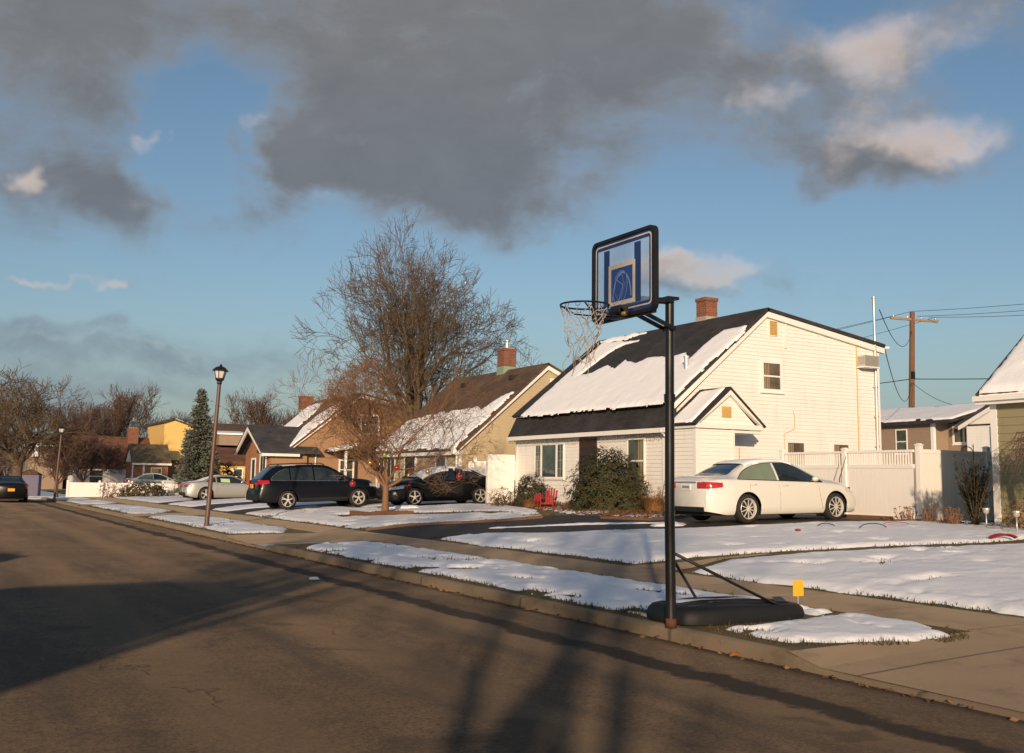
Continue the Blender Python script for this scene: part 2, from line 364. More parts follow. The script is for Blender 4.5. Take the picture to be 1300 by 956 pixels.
M('lantern_glass', (.60, .57, .50), .1, .1, spec=.8)
M('brown_metal', (.10, .052, .036), .5, .2, 6)
def make_glass(name, col, rough=.06):
    mt, nt, p = newmat(name); v = wpos(nt)
    c = nmix(nt, nramp(nt, nnoise(nt, v, 1.7, 4, .6), .35, .65), col, sc3(col, 2.2))
    nt.links.new(c, p.inputs['Base Color']); p.inputs['Roughness'].default_value = rough
    p.inputs['Specular IOR Level'].default_value = .9; p.inputs['Coat Weight'].default_value = .5
make_glass('window_glass', (.035, .045, .035)); make_glass('car_glass', (.012, .016, .015), .03); make_glass('warm_glass', (.07, .05, .028))
M('car_glass_pale', (.17, .21, .15), .08, .2, 3, coat=1.0)

# ------------------------------------------------------------------ helpers
class MB:
    def __init__(s): s.v = []; s.f = []; s.mi = []
    def add(s, vs, fs, m=0):
        o = len(s.v); s.v.extend([tuple(q) for q in vs]); s.f.extend([tuple(i + o for i in f) for f in fs]); s.mi.extend([m] * len(fs)); return s
    def box(s, x0, x1, y0, y1, z0, z1, m=0):
        return s.add([(x0, y0, z0), (x1, y0, z0), (x1, y1, z0), (x0, y1, z0), (x0, y0, z1), (x1, y0, z1), (x1, y1, z1), (x0, y1, z1)],
                     [(0, 3, 2, 1), (4, 5, 6, 7), (0, 1, 5, 4), (1, 2, 6, 5), (2, 3, 7, 6), (3, 0, 4, 7)], m)
    def beam(s, a, b, w, h, up=(0, 0, 1), m=0):
        a, b = Vector(a), Vector(b); d = (b - a).normalized(); u = Vector(up)
        r = d.cross(u)
        if r.length < 1e-4: r = d.cross(Vector((1, 0, 0)))
        r.normalize(); u = r.cross(d)
        vs = [p + r * (sx_ * w / 2) + u * (sz * h / 2) for p in (a, b) for sx_, sz in ((-1, -1), (1, -1), (1, 1), (-1, 1))]
        return s.add(vs, [(0, 1, 2, 3), (7, 6, 5, 4), (0, 4, 5, 1), (1, 5, 6, 2), (2, 6, 7, 3), (3, 7, 4, 0)], m)
    def tube(s, pts, rad, n=8, m=0, cap=True):
        pts = [Vector(p) for p in pts]
        if not isinstance(rad, (list, tuple)): rad = [rad] * len(pts)
        vs = []; pu = None
        for i, p in enumerate(pts):
            d = (pts[min(i + 1, len(pts) - 1)] - pts[max(i - 1, 0)])
            if d.length < 1e-9: d = Vector((0, 0, 1))
            d.normalize()
            if pu is None:
                pu = d.cross(Vector((0, 0, 1)));
                if pu.length < .05: pu = d.cross(Vector((1, 0, 0)))
            else: pu = pu - d * pu.dot(d)
            if pu.length < 1e-6: pu = d.orthogonal()
            pu.normalize(); w = d.cross(pu)
            for k in range(n):
                a = 2 * math.pi * k / n
                vs.append(p + (pu * math.cos(a) + w * math.sin(a)) * rad[i])
        fs = []
        for i in range(len(pts) - 1):
            for k in range(n):
                fs.append((i * n + k, i * n + (k + 1) % n, (i + 1) * n + (k + 1) % n, (i + 1) * n + k))
        if cap:
            fs.append(tuple(range(n - 1, -1, -1))); fs.append(tuple(range((len(pts) - 1) * n, len(pts) * n)))
        return s.add(vs, fs, m)
    def lathe(s, prof, c=(0, 0, 0), axis='Z', n=20, m=0, cap=True):
        c = Vector(c); vs = []; fs = []
        for (r, h) in prof:
            for k in range(n):
                a = 2 * math.pi * k / n; x, y = r * math.cos(a), r * math.sin(a)
                q = {'Z': (x, y, h), 'Y': (x, h, y), 'X': (h, x, y)}[axis]
                vs.append(c + Vector(q))
        for i in range(len(prof) - 1):
            for k in range(n): fs.append((i * n + k, i * n + (k + 1) % n, (i + 1) * n + (k + 1) % n, (i + 1) * n + k))
        if cap and prof[0][0] > 1e-5: fs.append(tuple(range(n - 1, -1, -1)))
        if cap and prof[-1][0] > 1e-5: fs.append(tuple(range((len(prof) - 1) * n, len(prof) * n)))
        return s.add(vs, fs, m)
    def prism(s, poly, axis, a0, a1, m=0):
        # poly: 2D points; axis 'Y': (x,z) extruded in y; 'X': (y,z) in x; 'Z': (x,y) in z
        f = {'Y': lambda p, h: (p[0], h, p[1]), 'X': lambda p, h: (h, p[0], p[1]), 'Z': lambda p, h: (p[0], p[1], h)}[axis]
        n = len(poly); vs = [f(p, a0) for p in poly] + [f(p, a1) for p in poly]
        fs = [tuple(range(n)), tuple(range(2 * n - 1, n - 1, -1))] + [(i, i + n, (i + 1) % n + n, (i + 1) % n) for i in range(n)]
        return s.add(vs, fs, m)
    def sphere(s, c, r, n=14, k=8, m=0, sq=1.0):
        prof = [(max(r * math.sin(math.pi * i / k), 1e-6), -r * sq * math.cos(math.pi * i / k)) for i in range(k + 1)]
        return s.lathe(prof, c, 'Z', n, m, False)
    def build(s, name, mat, parent=None, smooth=False, fix=True, angle=None, absolute=True):
        me = bpy.data.meshes.new(name)
        off = Vector((0, 0, 0))
        q = parent
        while q is not None: off += q.location; q = q.parent
        vs = [(a - off.x, b - off.y, c - off.z) for a, b, c in s.v] if (parent is not None and absolute) else s.v
        me.from_pydata(vs, [], s.f)
        mats = mat if isinstance(mat, (list, tuple)) else [mat]
        for q in mats: me.materials.append(MATS[q])
        if len(mats) > 1: me.polygons.foreach_set('material_index', s.mi)
        if fix:
            import bmesh
            bm = bmesh.new(); bm.from_mesh(me); bmesh.ops.recalc_face_normals(bm, faces=bm.faces); bm.to_mesh(me); bm.free()
        if smooth: me.polygons.foreach_set('use_smooth', [True] * len(me.polygons))
        if smooth and angle: me.set_sharp_from_angle(angle=R(angle))
        me.update()
        o = bpy.data.objects.new(name, me); COL.objects.link(o)
        if parent is not None: o.parent = parent
        return o
def _split(s):
    par = list(range(len(s.v)))
    def find(i):
        while par[i] != i: par[i] = par[par[i]]; i = par[i]
        return i
    for f in s.f:
        r0 = find(f[0])
        for i in f[1:]: par[find(i)] = r0
    groups = {}
    for fi, f in enumerate(s.f): groups.setdefault(find(f[0]), []).append(fi)
    out = []
    for fl in groups.values():
        m_ = {}; b = MB()
        for fi in fl:
            for i in s.f[fi]:
                if i not in m_: m_[i] = len(b.v); b.v.append(s.v[i])
            b.f.append(tuple(m_[i] for i in s.f[fi])); b.mi.append(s.mi[fi])
        out.append(b)
    return out
def build_split(s, name, mat, parent=None, **k):
    return [b.build(name, mat, parent, **k) for b in _split(s)]
MB.build_split = build_split
def tag(o, label=None, cat=None, group=None, kind=None):
    for k, v in (('label', label), ('category', cat), ('group', group), ('kind', kind)):
        if v: o[k] = v
    return o
def thing(name, label, cat, loc, group=None):
    o = bpy.data.objects.new(name, None); COL.objects.link(o); o.location = loc; o.empty_display_size = .3
    return tag(o, label, cat, group)
def copy_tree(o, loc=None, rz=None, label=None, parent=None, scale=None):
    c = o.copy(); COL.objects.link(c); c.parent = parent
    for ch in list(o.children): copy_tree(ch, parent=c)
    if loc is not None: c.location = loc
    if rz is not None: c.rotation_euler = (0, 0, rz)
    if scale is not None: c.scale = scale if isinstance(scale, tuple) else (scale,) * 3
    if label: c['label'] = label
    return c

# value noise in numpy
_rng = np.random.RandomState(3); _G = _rng.rand(256, 256)
def vnoise(x, y):
    x = np.asarray(x, float); y = np.asarray(y, float)
    xi = np.floor(x).astype(int); yi = np.floor(y).astype(int); fx = x - xi; fy = y - yi
    fx = fx * fx * (3 - 2 * fx); fy = fy * fy * (3 - 2 * fy)
    g = lambda a, b: _G[a % 256, b % 256]
    return (g(xi, yi) * (1 - fx) + g(xi + 1, yi) * fx) * (1 - fy) + (g(xi, yi + 1) * (1 - fx) + g(xi + 1, yi + 1) * fx) * fy
def fbm(x, y, o=4):
    t = 0; a = .5; k = 1.0
    for i in range(o): t = t + a * vnoise(np.asarray(x) * k + 17.3 * i, np.asarray(y) * k + 9.1 * i); a *= .5; k *= 2.03
    return t / (1 - .5 ** o)
_T = [-60, -.001, 0, 2.5, 3.75, 5, 7.9, 9.5, 11, 13, 30, 400]
_Z = [0, 0, .12, .16, .18, .33, .52, .62, .71, .75, .80, .80]
def gz(x, y):
    x = np.asarray(x, float); y = np.asarray(y, float)
    b = np.interp(x, _T, _Z)
    q = np.clip((y - 42) / 20, 0, 1); q = q * q * (3 - 2 * q)
    return np.where(b > .18, .18 + (b - .18) * (1 - .72 * q), b)
def G(x, y): return float(gz(x, y))

# ------------------------------------------------------------------ ground
def grid_obj(name, xs, ys, zf, mat, kind='structure', smooth=True):
    X, Y = np.meshgrid(xs, ys); Z = zf(X, Y)
    n, k = len(xs), len(ys)
    b = MB(); b.v = list(zip(X.ravel().tolist(), Y.ravel().tolist(), Z.ravel().tolist()))
    b.f = [(j * n + i, j * n + i + 1, (j + 1) * n + i + 1, (j + 1) * n + i) for j in range(k - 1) for i in range(n - 1)]
    b.mi = [0] * len(b.f)
    o = b.build(name, mat, smooth=smooth, fix=False); tag(o, kind=kind); return o
YS = sorted(set([-60, -50, -40, -30, -20] + list(range(-12, 64, 2)) + [66, 70, 80, 90, 100, 115, 130, 150, 200, 300, 500, 900]))
grid_obj('ground', [2.5, 3.75, 5, 6.4, 7.9, 9.5, 11, 13, 20, 30, 60, 120, 300, 900], YS, lambda X, Y: gz(X, Y), 'lawn_soil')
grid_obj('ground_across_street', [-900, -200, -60, -30, -16, -12, -9.42], YS, lambda X, Y: np.where(X < -11, .16 + np.clip((-11 - X) * .04, 0, .4), .13), 'lawn_soil')
tag(MB().add([(-9.25, 66, -.01), (.16, 66, -.01), (.16, 900, .1), (-9.5, 900, .1)], [(0, 1, 2, 3)]).build('ground_beyond_street', 'lawn_soil', fix=False), kind='structure')
def road_z(X, Y): return -.035 * np.clip((-X) / .5, 0, 1) * 0 + .05 * (1 - ((X + 4.6) / 4.65) ** 2) - .0
grid_obj('road', [-9.25, -8.6, -7, -5.8, -4.6, -3.4, -2.2, -1.1, -.5, 0.004], [-60, -40, -20, -10] + list(range(-8, 66, 2)) + [66], road_z, 'asphalt')
# kerb with a rounded arris, dropped at the driveways
APRONS = [(-7.2, -1.6), (14.35, 18.2), (31.6, 34.2), (46.4, 48.2), (56.8, 59.0)]
def kerb_top(y):
    t = .12
    for a, b in APRONS:
        if a - .0 < y < b + .0: t = min(t, max(.035, .12 - .20 * min(y - a, b - y)))
    return t
def make_kerb(x, sgn, name):
    b = MB(); ys = [-60, -40, -20] + list(np.arange(-10, 66.01, .25)); n = 6; vs = []
    for y in ys:
        t = kerb_top(y) if sgn > 0 else .12
        t += .006 * (float(vnoise(y * .7, 5)) - .5); wob = .012 * (float(vnoise(y * .5, 9)) - .5)
        prof = [(-.0, -.06), (-.0, t - .03), (.012, t - .008), (.035, t), (.155, t + .002), (.155, -.05)]
        for px_, pz in prof: vs.append((x + sgn * (px_ + wob), y, pz))
    fs = []
    for j in range(len(ys) - 1):
        for i in range(n - 1): fs.append((j * n + i, j * n + i + 1, (j + 1) * n + i + 1, (j + 1) * n + i))
    b.add(vs, fs); tag(b.build(name, 'kerb_concrete', smooth=True, angle=35), kind='structure')
make_kerb(0, 1, 'kerb'); make_kerb(-9.25, -1, 'kerb_across_street')

def inpoly(X, Y, poly):
    c = np.zeros(X.shape, bool); n = len(poly)
    for i in range(n):
        x1, y1 = poly[i]; x2, y2 = poly[(i + 1) % n]
        if y1 == y2: continue
        c ^= ((y1 > Y) != (y2 > Y)) & (X < (x2 - x1) * (Y - y1) / (y2 - y1) + x1)
    return c
def sdist(X, Y, poly):
    d = np.full(X.shape, 1e9); n = len(poly)
    for i in range(n):
        x1, y1 = poly[i]; x2, y2 = poly[(i + 1) % n]; dx, dy = x2 - x1, y2 - y1
        t = np.clip(((X - x1) * dx + (Y - y1) * dy) / max(dx * dx + dy * dy, 1e-9), 0, 1)
        d = np.minimum(d, np.hypot(X - x1 - t * dx, Y - y1 - t * dy))
    return np.where(inpoly(X, Y, poly), d, -d)
def sheet(name, poly, lift, mat, res=.25, zf=gz, kind='structure', edge=0.0):
    # flat sheet following the ground inside a polygon (clean polygon edge: cells clipped by bisect of a bmesh)
    import bmesh
    xs_ = [p[0] for p in poly]; ys_ = [p[1] for p in poly]
    bm = bmesh.new(); vs = [bm.verts.new((p[0], p[1], 0)) for p in poly]; bm.faces.new(vs)
    for x in [v for v in _T + [.8, 1.6] if min(xs_) < v < max(xs_)]:
        bmesh.ops.bisect_plane(bm, geom=bm.verts[:] + bm.edges[:] + bm.faces[:], plane_co=(x, 0, 0), plane_no=(1, 0, 0))
    for y in range(int(min(ys_)) // 2 * 2, int(max(ys_)) + 2, 2):
        bmesh.ops.bisect_plane(bm, geom=bm.verts[:] + bm.edges[:] + bm.faces[:], plane_co=(0, y, 0), plane_no=(0, 1, 0))
    for v in bm.verts: v.co.z = float(zf(v.co.x, v.co.y)) + lift
    if edge:
        top_ = bm.faces[:]
        for f in top_:
            f.normal_update()
            if f.normal.z < 0: f.normal_flip()
        r = bmesh.ops.extrude_face_region(bm, geom=top_, use_keep_orig=True)
        for v in [g_ for g_ in r['geom'] if isinstance(g_, bmesh.types.BMVert)]: v.co.z -= edge
    bm.normal_update()
    for f in list(bm.faces):
        if f.normal.z < 0 and not edge: f.normal_flip()
    if edge:
        bmesh.ops.recalc_face_normals(bm, faces=bm.faces)
    me = bpy.data.meshes.new(name); bm.to_mesh(me); bm.free(); me.materials.append(MATS[mat])
    o = bpy.data.objects.new(name, me); COL.objects.link(o); tag(o, kind=kind); return o
sheet('sidewalk', [(2.5, -60), (3.75, -60), (3.75, 64), (2.5, 64)], .012, 'sidewalk_concrete', edge=.03)
def lerp_(p, q, t): return p + (q - p) * t
_vs = [-60] + [q for ab in APRONS for q in ab] + [66]
for a, b in zip(_vs[::2], _vs[1::2]): sheet('verge', [(.153, a), (2.5, a), (2.5, b), (.153, b)], 0, 'lawn_soil', edge=.1)
for i, (a, b) in enumerate(APRONS):
    sheet('driveway_apron', [(.06, a + .002), (2.5, a + .002), (2.5, b - .002), (.06, b - .002)], .008, 'concrete', zf=lambda x, y: kerb_top(float(y)) + (float(gz(x, y)) - .12) if False else lerp_(kerb_top(float(y)) - .002, float(gz(2.5, y)), min(1, max(0, (float(x) - .15) / 2.35)) ** .8))
# driveways behind the sidewalk
sheet('driveway', [(3.75, 14.3), (4.8, 14.1), (5.5, 13.3), (6.1, 12.5), (6.8, 12.0), (8.2, 11.0), (10.6, 9.75), (14.7, 8.2), (14.7, 14.4), (12.4, 14.4), (10.6, 13.4), (9.6, 13.3), (9.4, 15.2), (10.0, 16.4), (9.3, 17.6), (8.4, 16.9), (7.0, 16.9), (6.1, 17.3), (5.0, 17.9), (3.75, 18.25)], .012, 'driveway_asphalt') if False else None
def make_drive():
    mt, nt, p = newmat('driveway_asphalt'); v = wpos(nt)
    c = nmix(nt, nnoise(nt, v, 1.5, 6, .7), (.030, .026, .023), (.060, .050, .042))
    c = nmix(nt, nramp(nt, nnoise(nt, v, 90, 3, .7), .66, .74), c, (.16, .14, .11))
    nt.links.new(c, p.inputs['Base Color']); p.inputs['Roughness'].default_value = .75
    nbump(nt, p, nnoise(nt, v, 90, 3, .8), .6, .006)
make_drive()
DRIVE = [(3.75, 14.3), (4.8, 14.1), (5.5, 13.3), (6.1, 12.5), (6.8, 12.0), (8.2, 11.0), (10.6, 9.75), (14.7, 8.2), (14.7, 14.4), (12.4, 14.4), (10.6, 13.4), (9.6, 13.3), (9.3, 15.2), (9.9, 16.4), (9.3, 17.7), (8.4, 16.9), (7.0, 16.9), (6.1, 17.3), (5.0, 17.9), (3.75, 18.25)]
sheet('driveway', DRIVE, .02, 'driveway_asphalt')
sheet('driveway', [(3.75, 31.8), (9.0, 33.2), (9.0, 34.2), (3.75, 34.0)], .02, 'driveway_asphalt')
sheet('driveway', [(3.75, 37.0), (9.5, 40.0), (9.5, 41.6), (3.75, 40.4)], .02, 'driveway_asphalt')
sheet('driveway', [(3.75, 46.6), (10, 46.9), (10, 50.0), (3.75, 48.0)], .02, 'driveway_asphalt')
sheet('driveway', [(3.75, -8), (14, -8), (14, -2.3), (3.75, -2.3)], .02, 'driveway_asphalt')
# concrete wedge where the white house's lawn stops short of its neighbour's
sheet('path', [(3.75, 6.1), (3.75, 4.95), (4.15, 4.9), (5.0, 5.15), (6.0, 5.1), (6.0, 5.3), (4.6, 5.45)], .016, 'concrete')

# ------------------------------------------------------------------ snow
SNOW_PTS = []
def snow(poly, res=.08, thk=.07, seed=0, rough=.10, holes=(), w=.26, name='snow_cover', mat='snow', fringe=True, zf=gz, freq=1.6):
    xs_ = [p[0] for p in poly]; ys_ = [p[1] for p in poly]
    xs = np.arange(min(xs_) - .3, max(xs_) + .3, res); ys = np.arange(min(ys_) - .3, max(ys_) + .3, res)
    X, Y = np.meshgrid(xs, ys)
    D = sdist(X, Y, poly)
    for h in holes: D = np.minimum(D, -sdist(X, Y, h))
    D = D - (.05 if fringe else 0) + (fbm(X * freq + seed, Y * freq, 4) - .5) * rough * 2.6 + (fbm(X * 7 + seed, Y * 7, 3) - .5) * rough * 1.7
    if fringe: D = np.minimum(D, ((.69 if seed < 6 or seed == 8 else .79) - fbm(X * 1.7 + 90 + seed * 3, Y * 1.7, 5)) * 1.3)
    t = np.clip(D / w, -1, 1)
    hgt = np.where(t > 0, np.clip(1 - (1 - t) ** 2, 0, 1) ** .7, t * 1.2)
    und = (fbm(X * .8 + 3, Y * .8 + seed, 4) - .5) * .05 + (fbm(X * 4 + 3, Y * 4, 3) - .5) * .02
    pk = fbm(X * 1.1 + 60 + seed, Y * 1.1, 2); und = und + np.where(pk > .60, (fbm(X * 9, Y * 9 + seed, 3) - .60) * .05 * np.clip((pk - .60) * 9, 0, 1), 0)
    Z = zf(X, Y) + .004 + thk * .66 * hgt + und * np.clip(t, 0, 1)
    keep = D > -.10 - res
    idx = -np.ones(X.shape, int); b = MB()
    cell = keep[:-1, :-1] & keep[1:, :-1] & keep[:-1, 1:] & keep[1:, 1:]
    used = np.zeros(X.shape, bool)
    used[:-1, :-1] |= cell; used[1:, :-1] |= cell; used[:-1, 1:] |= cell; used[1:, 1:] |= cell
    idx[used] = np.arange(used.sum())
    b.v = list(zip(X[used].tolist(), Y[used].tolist(), Z[used].tolist()))
    J, I = np.nonzero(cell)
    b.f = list(zip(idx[J, I].tolist(), idx[J, I + 1].tolist(), idx[J + 1, I + 1].tolist(), idx[J + 1, I].tolist())); b.mi = [0] * len(b.f)
    o = b.build(name, mat, smooth=True, fix=False); tag(o, kind='stuff')
    if fringe:
        e = (D > -.19) & (D < .02) & (fbm(X * 2.3 + 40, Y * 2.3, 3) > .40)
        SNOW_PTS.append((X[e], Y[e], res))
    return o
# verge strips between kerb and sidewalk
snow([(.33, -1.3), (1.5, -1.75), (2.05, -1.75), (2.42, -1.1), (2.42, .25), (2.05, .45), (1.9, -.15), (.9, -.30), (.42, -.28)], .035, .085, 1, .06)
snow([(.30, .70), (.9, .80), (1.9, .80), (2.0, .45), (2.40, .45), (2.44, 1.0), (2.44, 12.8), (2.2, 14.0), (1.1, 14.0), (.32, 13.0)], .045, .085, 2, .08,
     holes=([(.35, 3.2), (.62, 3.3), (.55, 3.8), (.33, 3.7)], [(.35, 6.9), (.75, 7.0), (.9, 7.5), (.6, 7.7), (.33, 7.4)], [(1.05, 6.6), (1.35, 6.8), (1.2, 7.0)], [(.33, 9.0), (.55, 9.1), (.5, 9.4), (.33, 9.3)]))
snow([(.35, 19.0), (1.7, 18.7), (2.45, 21), (2.45, 28.5), (1.6, 31.4), (.35, 30.8)], .10, .07, 3, .08, holes=([(.55, 22.9), (1.2, 22.7), (1.25, 23.3), (.5, 23.4)],))
snow([(.35, 34.5), (1.3, 34.0), (2.45, 36.5), (2.45, 43), (1.8, 46), (.35, 45.5)], .12, .07, 4, .08)
snow([(.35, 49), (1.6, 48.5), (2.4, 51), (2.3, 56), (.35, 56)], .15, .07, 5, .08)
snow([(.3, 59.5), (2.3, 59.5), (2.3, 63), (.3, 65)], .2, .06, 5, .1)
# lawns
snow([(3.95, 4.65), (3.82, 3.4), (3.9, 1.0), (3.82, -.9), (3.9, -2.2), (16, -2.2), (12.8, 2.6), (9.6, 3.05), (8.0, 4.0), (6.4, 4.75), (4.9, 5.0)], .07, .09, 6, .07)
snow([(4.0, 6.2), (4.7, 5.9), (6.4, 5.45), (8.0, 4.75), (9.6, 3.75), (12.4, 3.3), (14.8, 5.2), (14.8, 8.1), (10.6, 9.55), (8.2, 10.75), (6.8, 11.75), (6.05, 12.25), (5.4, 13.1), (4.7, 13.9), (3.95, 14.1), (3.85, 12), (4.0, 9)], .08, .09, 7, .07)
snow([(3.95, 18.5), (5.0, 18.15), (6.15, 17.5), (7.1, 17.15), (8.3, 17.1), (9.1, 18.0), (10.6, 21.0), (11.4, 24.5), (11.3, 26.8), (8.6, 27.2), (7.6, 29.0), (7.2, 32.2), (9, 33), (3.95, 31.6), (3.9, 26)], .10, .08, 8, .07,
     holes=([(5.3, 24.5), (5.6, 25.6), (6.9, 25.2), (7.8, 23.6), (9.3, 22.0), (9.8, 20.9), (9.3, 20.6), (7.5, 21.9), (6.0, 23.4)], [(7.2, 19.0), (7.7, 18.8), (7.6, 19.2)], [(7.9, 19.9), (8.6, 19.3), (8.5, 19.8)], [(8.9, 18.8), (9.3, 18.6), (9.2, 19.0)]))
snow([(4.0, 34.3), (9, 34.5), (9, 39.5), (4.0, 36.8)], .15, .07, 9, .08)
snow([(4.0, 40.8), (9.4, 42), (12, 44), (12, 46.5), (9.6, 46.6), (4.0, 46.2)], .15, .07, 10, .08)
snow([(4.0, 48.4), (9.8, 50.4), (12, 51), (12, 63), (4, 64)], .2, .07, 11, .1)
snow([(8.0, 29.4), (13, 29.4), (13, 31.4), (8.0, 31.4)], .15, .05, 12, .1, fringe=False)
# ridges of shovelled snow on the drive
snow([(5.6, 15.1), (5.75, 14.85), (7.0, 14.2), (8.0, 13.4), (9.2, 12.2), (9.35, 12.35), (8.2, 13.75), (7.1, 14.55)], .05, .07, 13, .07, w=.12, mat='dirty_snow', fringe=False, freq=3)
snow([(8.3, 11.6), (8.9, 11.3), (9.3, 11.5), (9.0, 12.0), (8.5, 12.1)], .05, .16, 14, .08, w=.35, fringe=False)
snow([(7.6, 25.9), (8.6, 25.5), (8.8, 26.2), (7.8, 26.8)], .06, .22, 15, .1, w=.4, fringe=False)
snow([(9.6, 13.6), (10.5, 13.7), (12.3, 14.9), (12.3, 16.2), (11.2, 15.4), (10.2, 16.1)], .06, .05, 16, .25, w=.15, fringe=False, freq=3, mat='dirty_snow')
snow([(9.9, 17.2), (11.2, 17.4), (12.4, 20.5), (12.3, 25.4), (11.9, 25.4), (11.0, 21), (10.2, 19)], .08, .05, 17, .3, w=.15, fringe=False, freq=2.5, mat='dirty_snow')
# across the street and at its far end
snow([(-60, -30), (-10.2, -30), (-10.2, 60), (-60, 60)], .8, .06, 18, .3, fringe=False, zf=lambda X, Y: np.where(X < -11, .16 + np.clip((-11 - X) * .04, 0, .4), .13))
snow([(-8, 66.5), (1.0, 66), (2.4, 68.5), (-8, 69)], .2, .06, 19, .25, fringe=False, zf=lambda X, Y: X * 0 + .03)
snow([(-8, 71), (2.4, 71), (2.4, 73), (-8, 74)], .2, .06, 20, .3, fringe=False, zf=lambda X, Y: X * 0 + .05)
snow([(6, 92), (60, 92), (60, 60), (45, 50), (12, 66)], .8, .06, 20, .3, fringe=False)
snow([(15.5, -2), (60, -8), (60, 45), (23, 45), (23, 10.5), (20, 10.5)], .8, .06, 21, .3, fringe=False)

# grass fringe standing along the edges of the snow
def fringe():
    rr = np.random.RandomState(5); b = MB()
    for X, Y, res in SNOW_PTS:
        if res > .12: continue
        near = np.hypot(X - CAM.x, Y - CAM.y)
        dens = np.clip(1.6 - near / 16, .18, 1.4) * (res / .05) ** 2
        for x0, y0, d_, nr in zip(X, Y, dens, near):
            if x0 < .17 or (2.50 < x0 < 3.76): continue
            k = int(d_ * 2.2 + rr.rand())
            for _ in range(k):
                x = x0 + (rr.rand() - .5) * res; y = y0 + (rr.rand() - .5) * res
                if x < .165 or 2.49 < x < 3.76: continue
                z = G(x, y) - .005; h = .018 + .045 * rr.rand() ** 1.5 * (1 if rr.rand() < .93 else 1.8); a = rr.rand() * 6.28; l = (rr.rand() - .3) * .09; w = .004 + .00035 * nr
                dx, dy = math.cos(a), math.sin(a)
                b.add([(x - dy * w, y + dx * w, z), (x + dy * w, y - dx * w, z), (x + dx * l, y + dy * l, z + h)], [(0, 1, 2)])
    o = b.build('grass', 'grass_blades', fix=False); tag(o, kind='stuff'); return o
fringe()

ROOF_SNOW = [(25.75, -0.09), (25.8, 4.74), (22.83, 4.35), (23.84, 4.2), (24.26, 3.81), (24.6, 2.36), (23.78, 2.49), (23.26, 2.87), (22.43, 2.51), (22.35, 3.05), (21.29, 2.64), (20.7, 2.96), (19.61, 2.76), (18.72, 2.79), (18.07, 2.14), (18.1, 3.1), (17.85, 3.99), (16.72, 3.97), (16.49, 3.5), (16.7, 2.15), (16.63, 0.12), (16.92, -0.11)] #SL 5.01031935109929
# ------------------------------------------------------------------ building helpers
def clap_y(b, y, xl, xr, z0, z1, step=.115, out=.022, sgn=-1, holes=()):
    """lap siding on a wall in the plane y, facing sgn*y; xl(z), xr(z) give its ends"""
    z = z0
    while z < z1 - .004:
        t = min(z + step, z1); segs = [(xl(z + 1e-4), xr(z + 1e-4), xl(t - 1e-4), xr(t - 1e-4))]
        for (hx0, hx1, hz0, hz1) in holes:
            if z + step * .5 > hz0 and z + step * .5 < hz1:
                n = []
                for a, c, a2, c2 in segs:
                    if hx0 > a: n.append((a, min(c, hx0), a2, min(c2, hx0)))
                    if hx1 < c: n.append((max(a, hx1), c, max(a2, hx1), c2))
                segs = n
        for a, c, a2, c2 in segs:
            if c - a < .01 and c2 - a2 < .01: continue
            yo, yi = y + sgn * out, y + sgn * .002
            b.add([(a, yo, z), (c, yo, z), (c2, yi, t), (a2, yi, t), (a, yi, z), (c, yi, z)], [(0, 1, 2, 3), (0, 4, 5, 1)])
        z = t
def clap_x(b, x, ya, yb, z0, z1, step=.115, out=.022, sgn=-1, holes=()):
    z = z0
    while z < z1 - .004:
        t = min(z + step, z1); segs = [(ya, yb)]
        for (h0, h1, hz0, hz1) in holes:
            if hz0 < z + step * .5 < hz1:
                n = []
                for a, c in segs:
                    if h0 > a: n.append((a, min(c, h0)))
                    if h1 < c: n.append((max(a, h1), c))
                segs = n
        for a, c in segs:
            xo, xi = x + sgn * out, x + sgn * .002
            b.add([(xo, a, z), (xo, c, z), (xi, c, t), (xi, a, t), (xi, a, z), (xi, c, z)], [(0, 1, 2, 3), (0, 4, 5, 1)])
        z = t
def lerp(p, q, t): return p + (q - p) * t
def interp_line(pts):
    def f(z):
        for (z0, x0), (z1, x1) in zip(pts, pts[1:]):
            if z <= z1: return x0 + (x1 - x0) * max(0, (z - z0)) / max(z1 - z0, 1e-6)
        return pts[-1][1]
    return f
def roof_slab(b, xa, za, xb, zb, y0, y1, th=.10, m=0):
    """slab from eave (xa,za) to ridge (xb,zb), top surface given, extruded over y"""
    d = Vector((xb - xa, zb - za)); n = Vector((-d.y, d.x)).normalized()
    if n.y < 0: n = -n
    poly = [(xa, za), (xb, zb), (xb - n.x * th, zb - n.y * th), (xa - n.x * th, za - n.y * th)]
    b.prism(poly, 'Y', y0, y1, m)
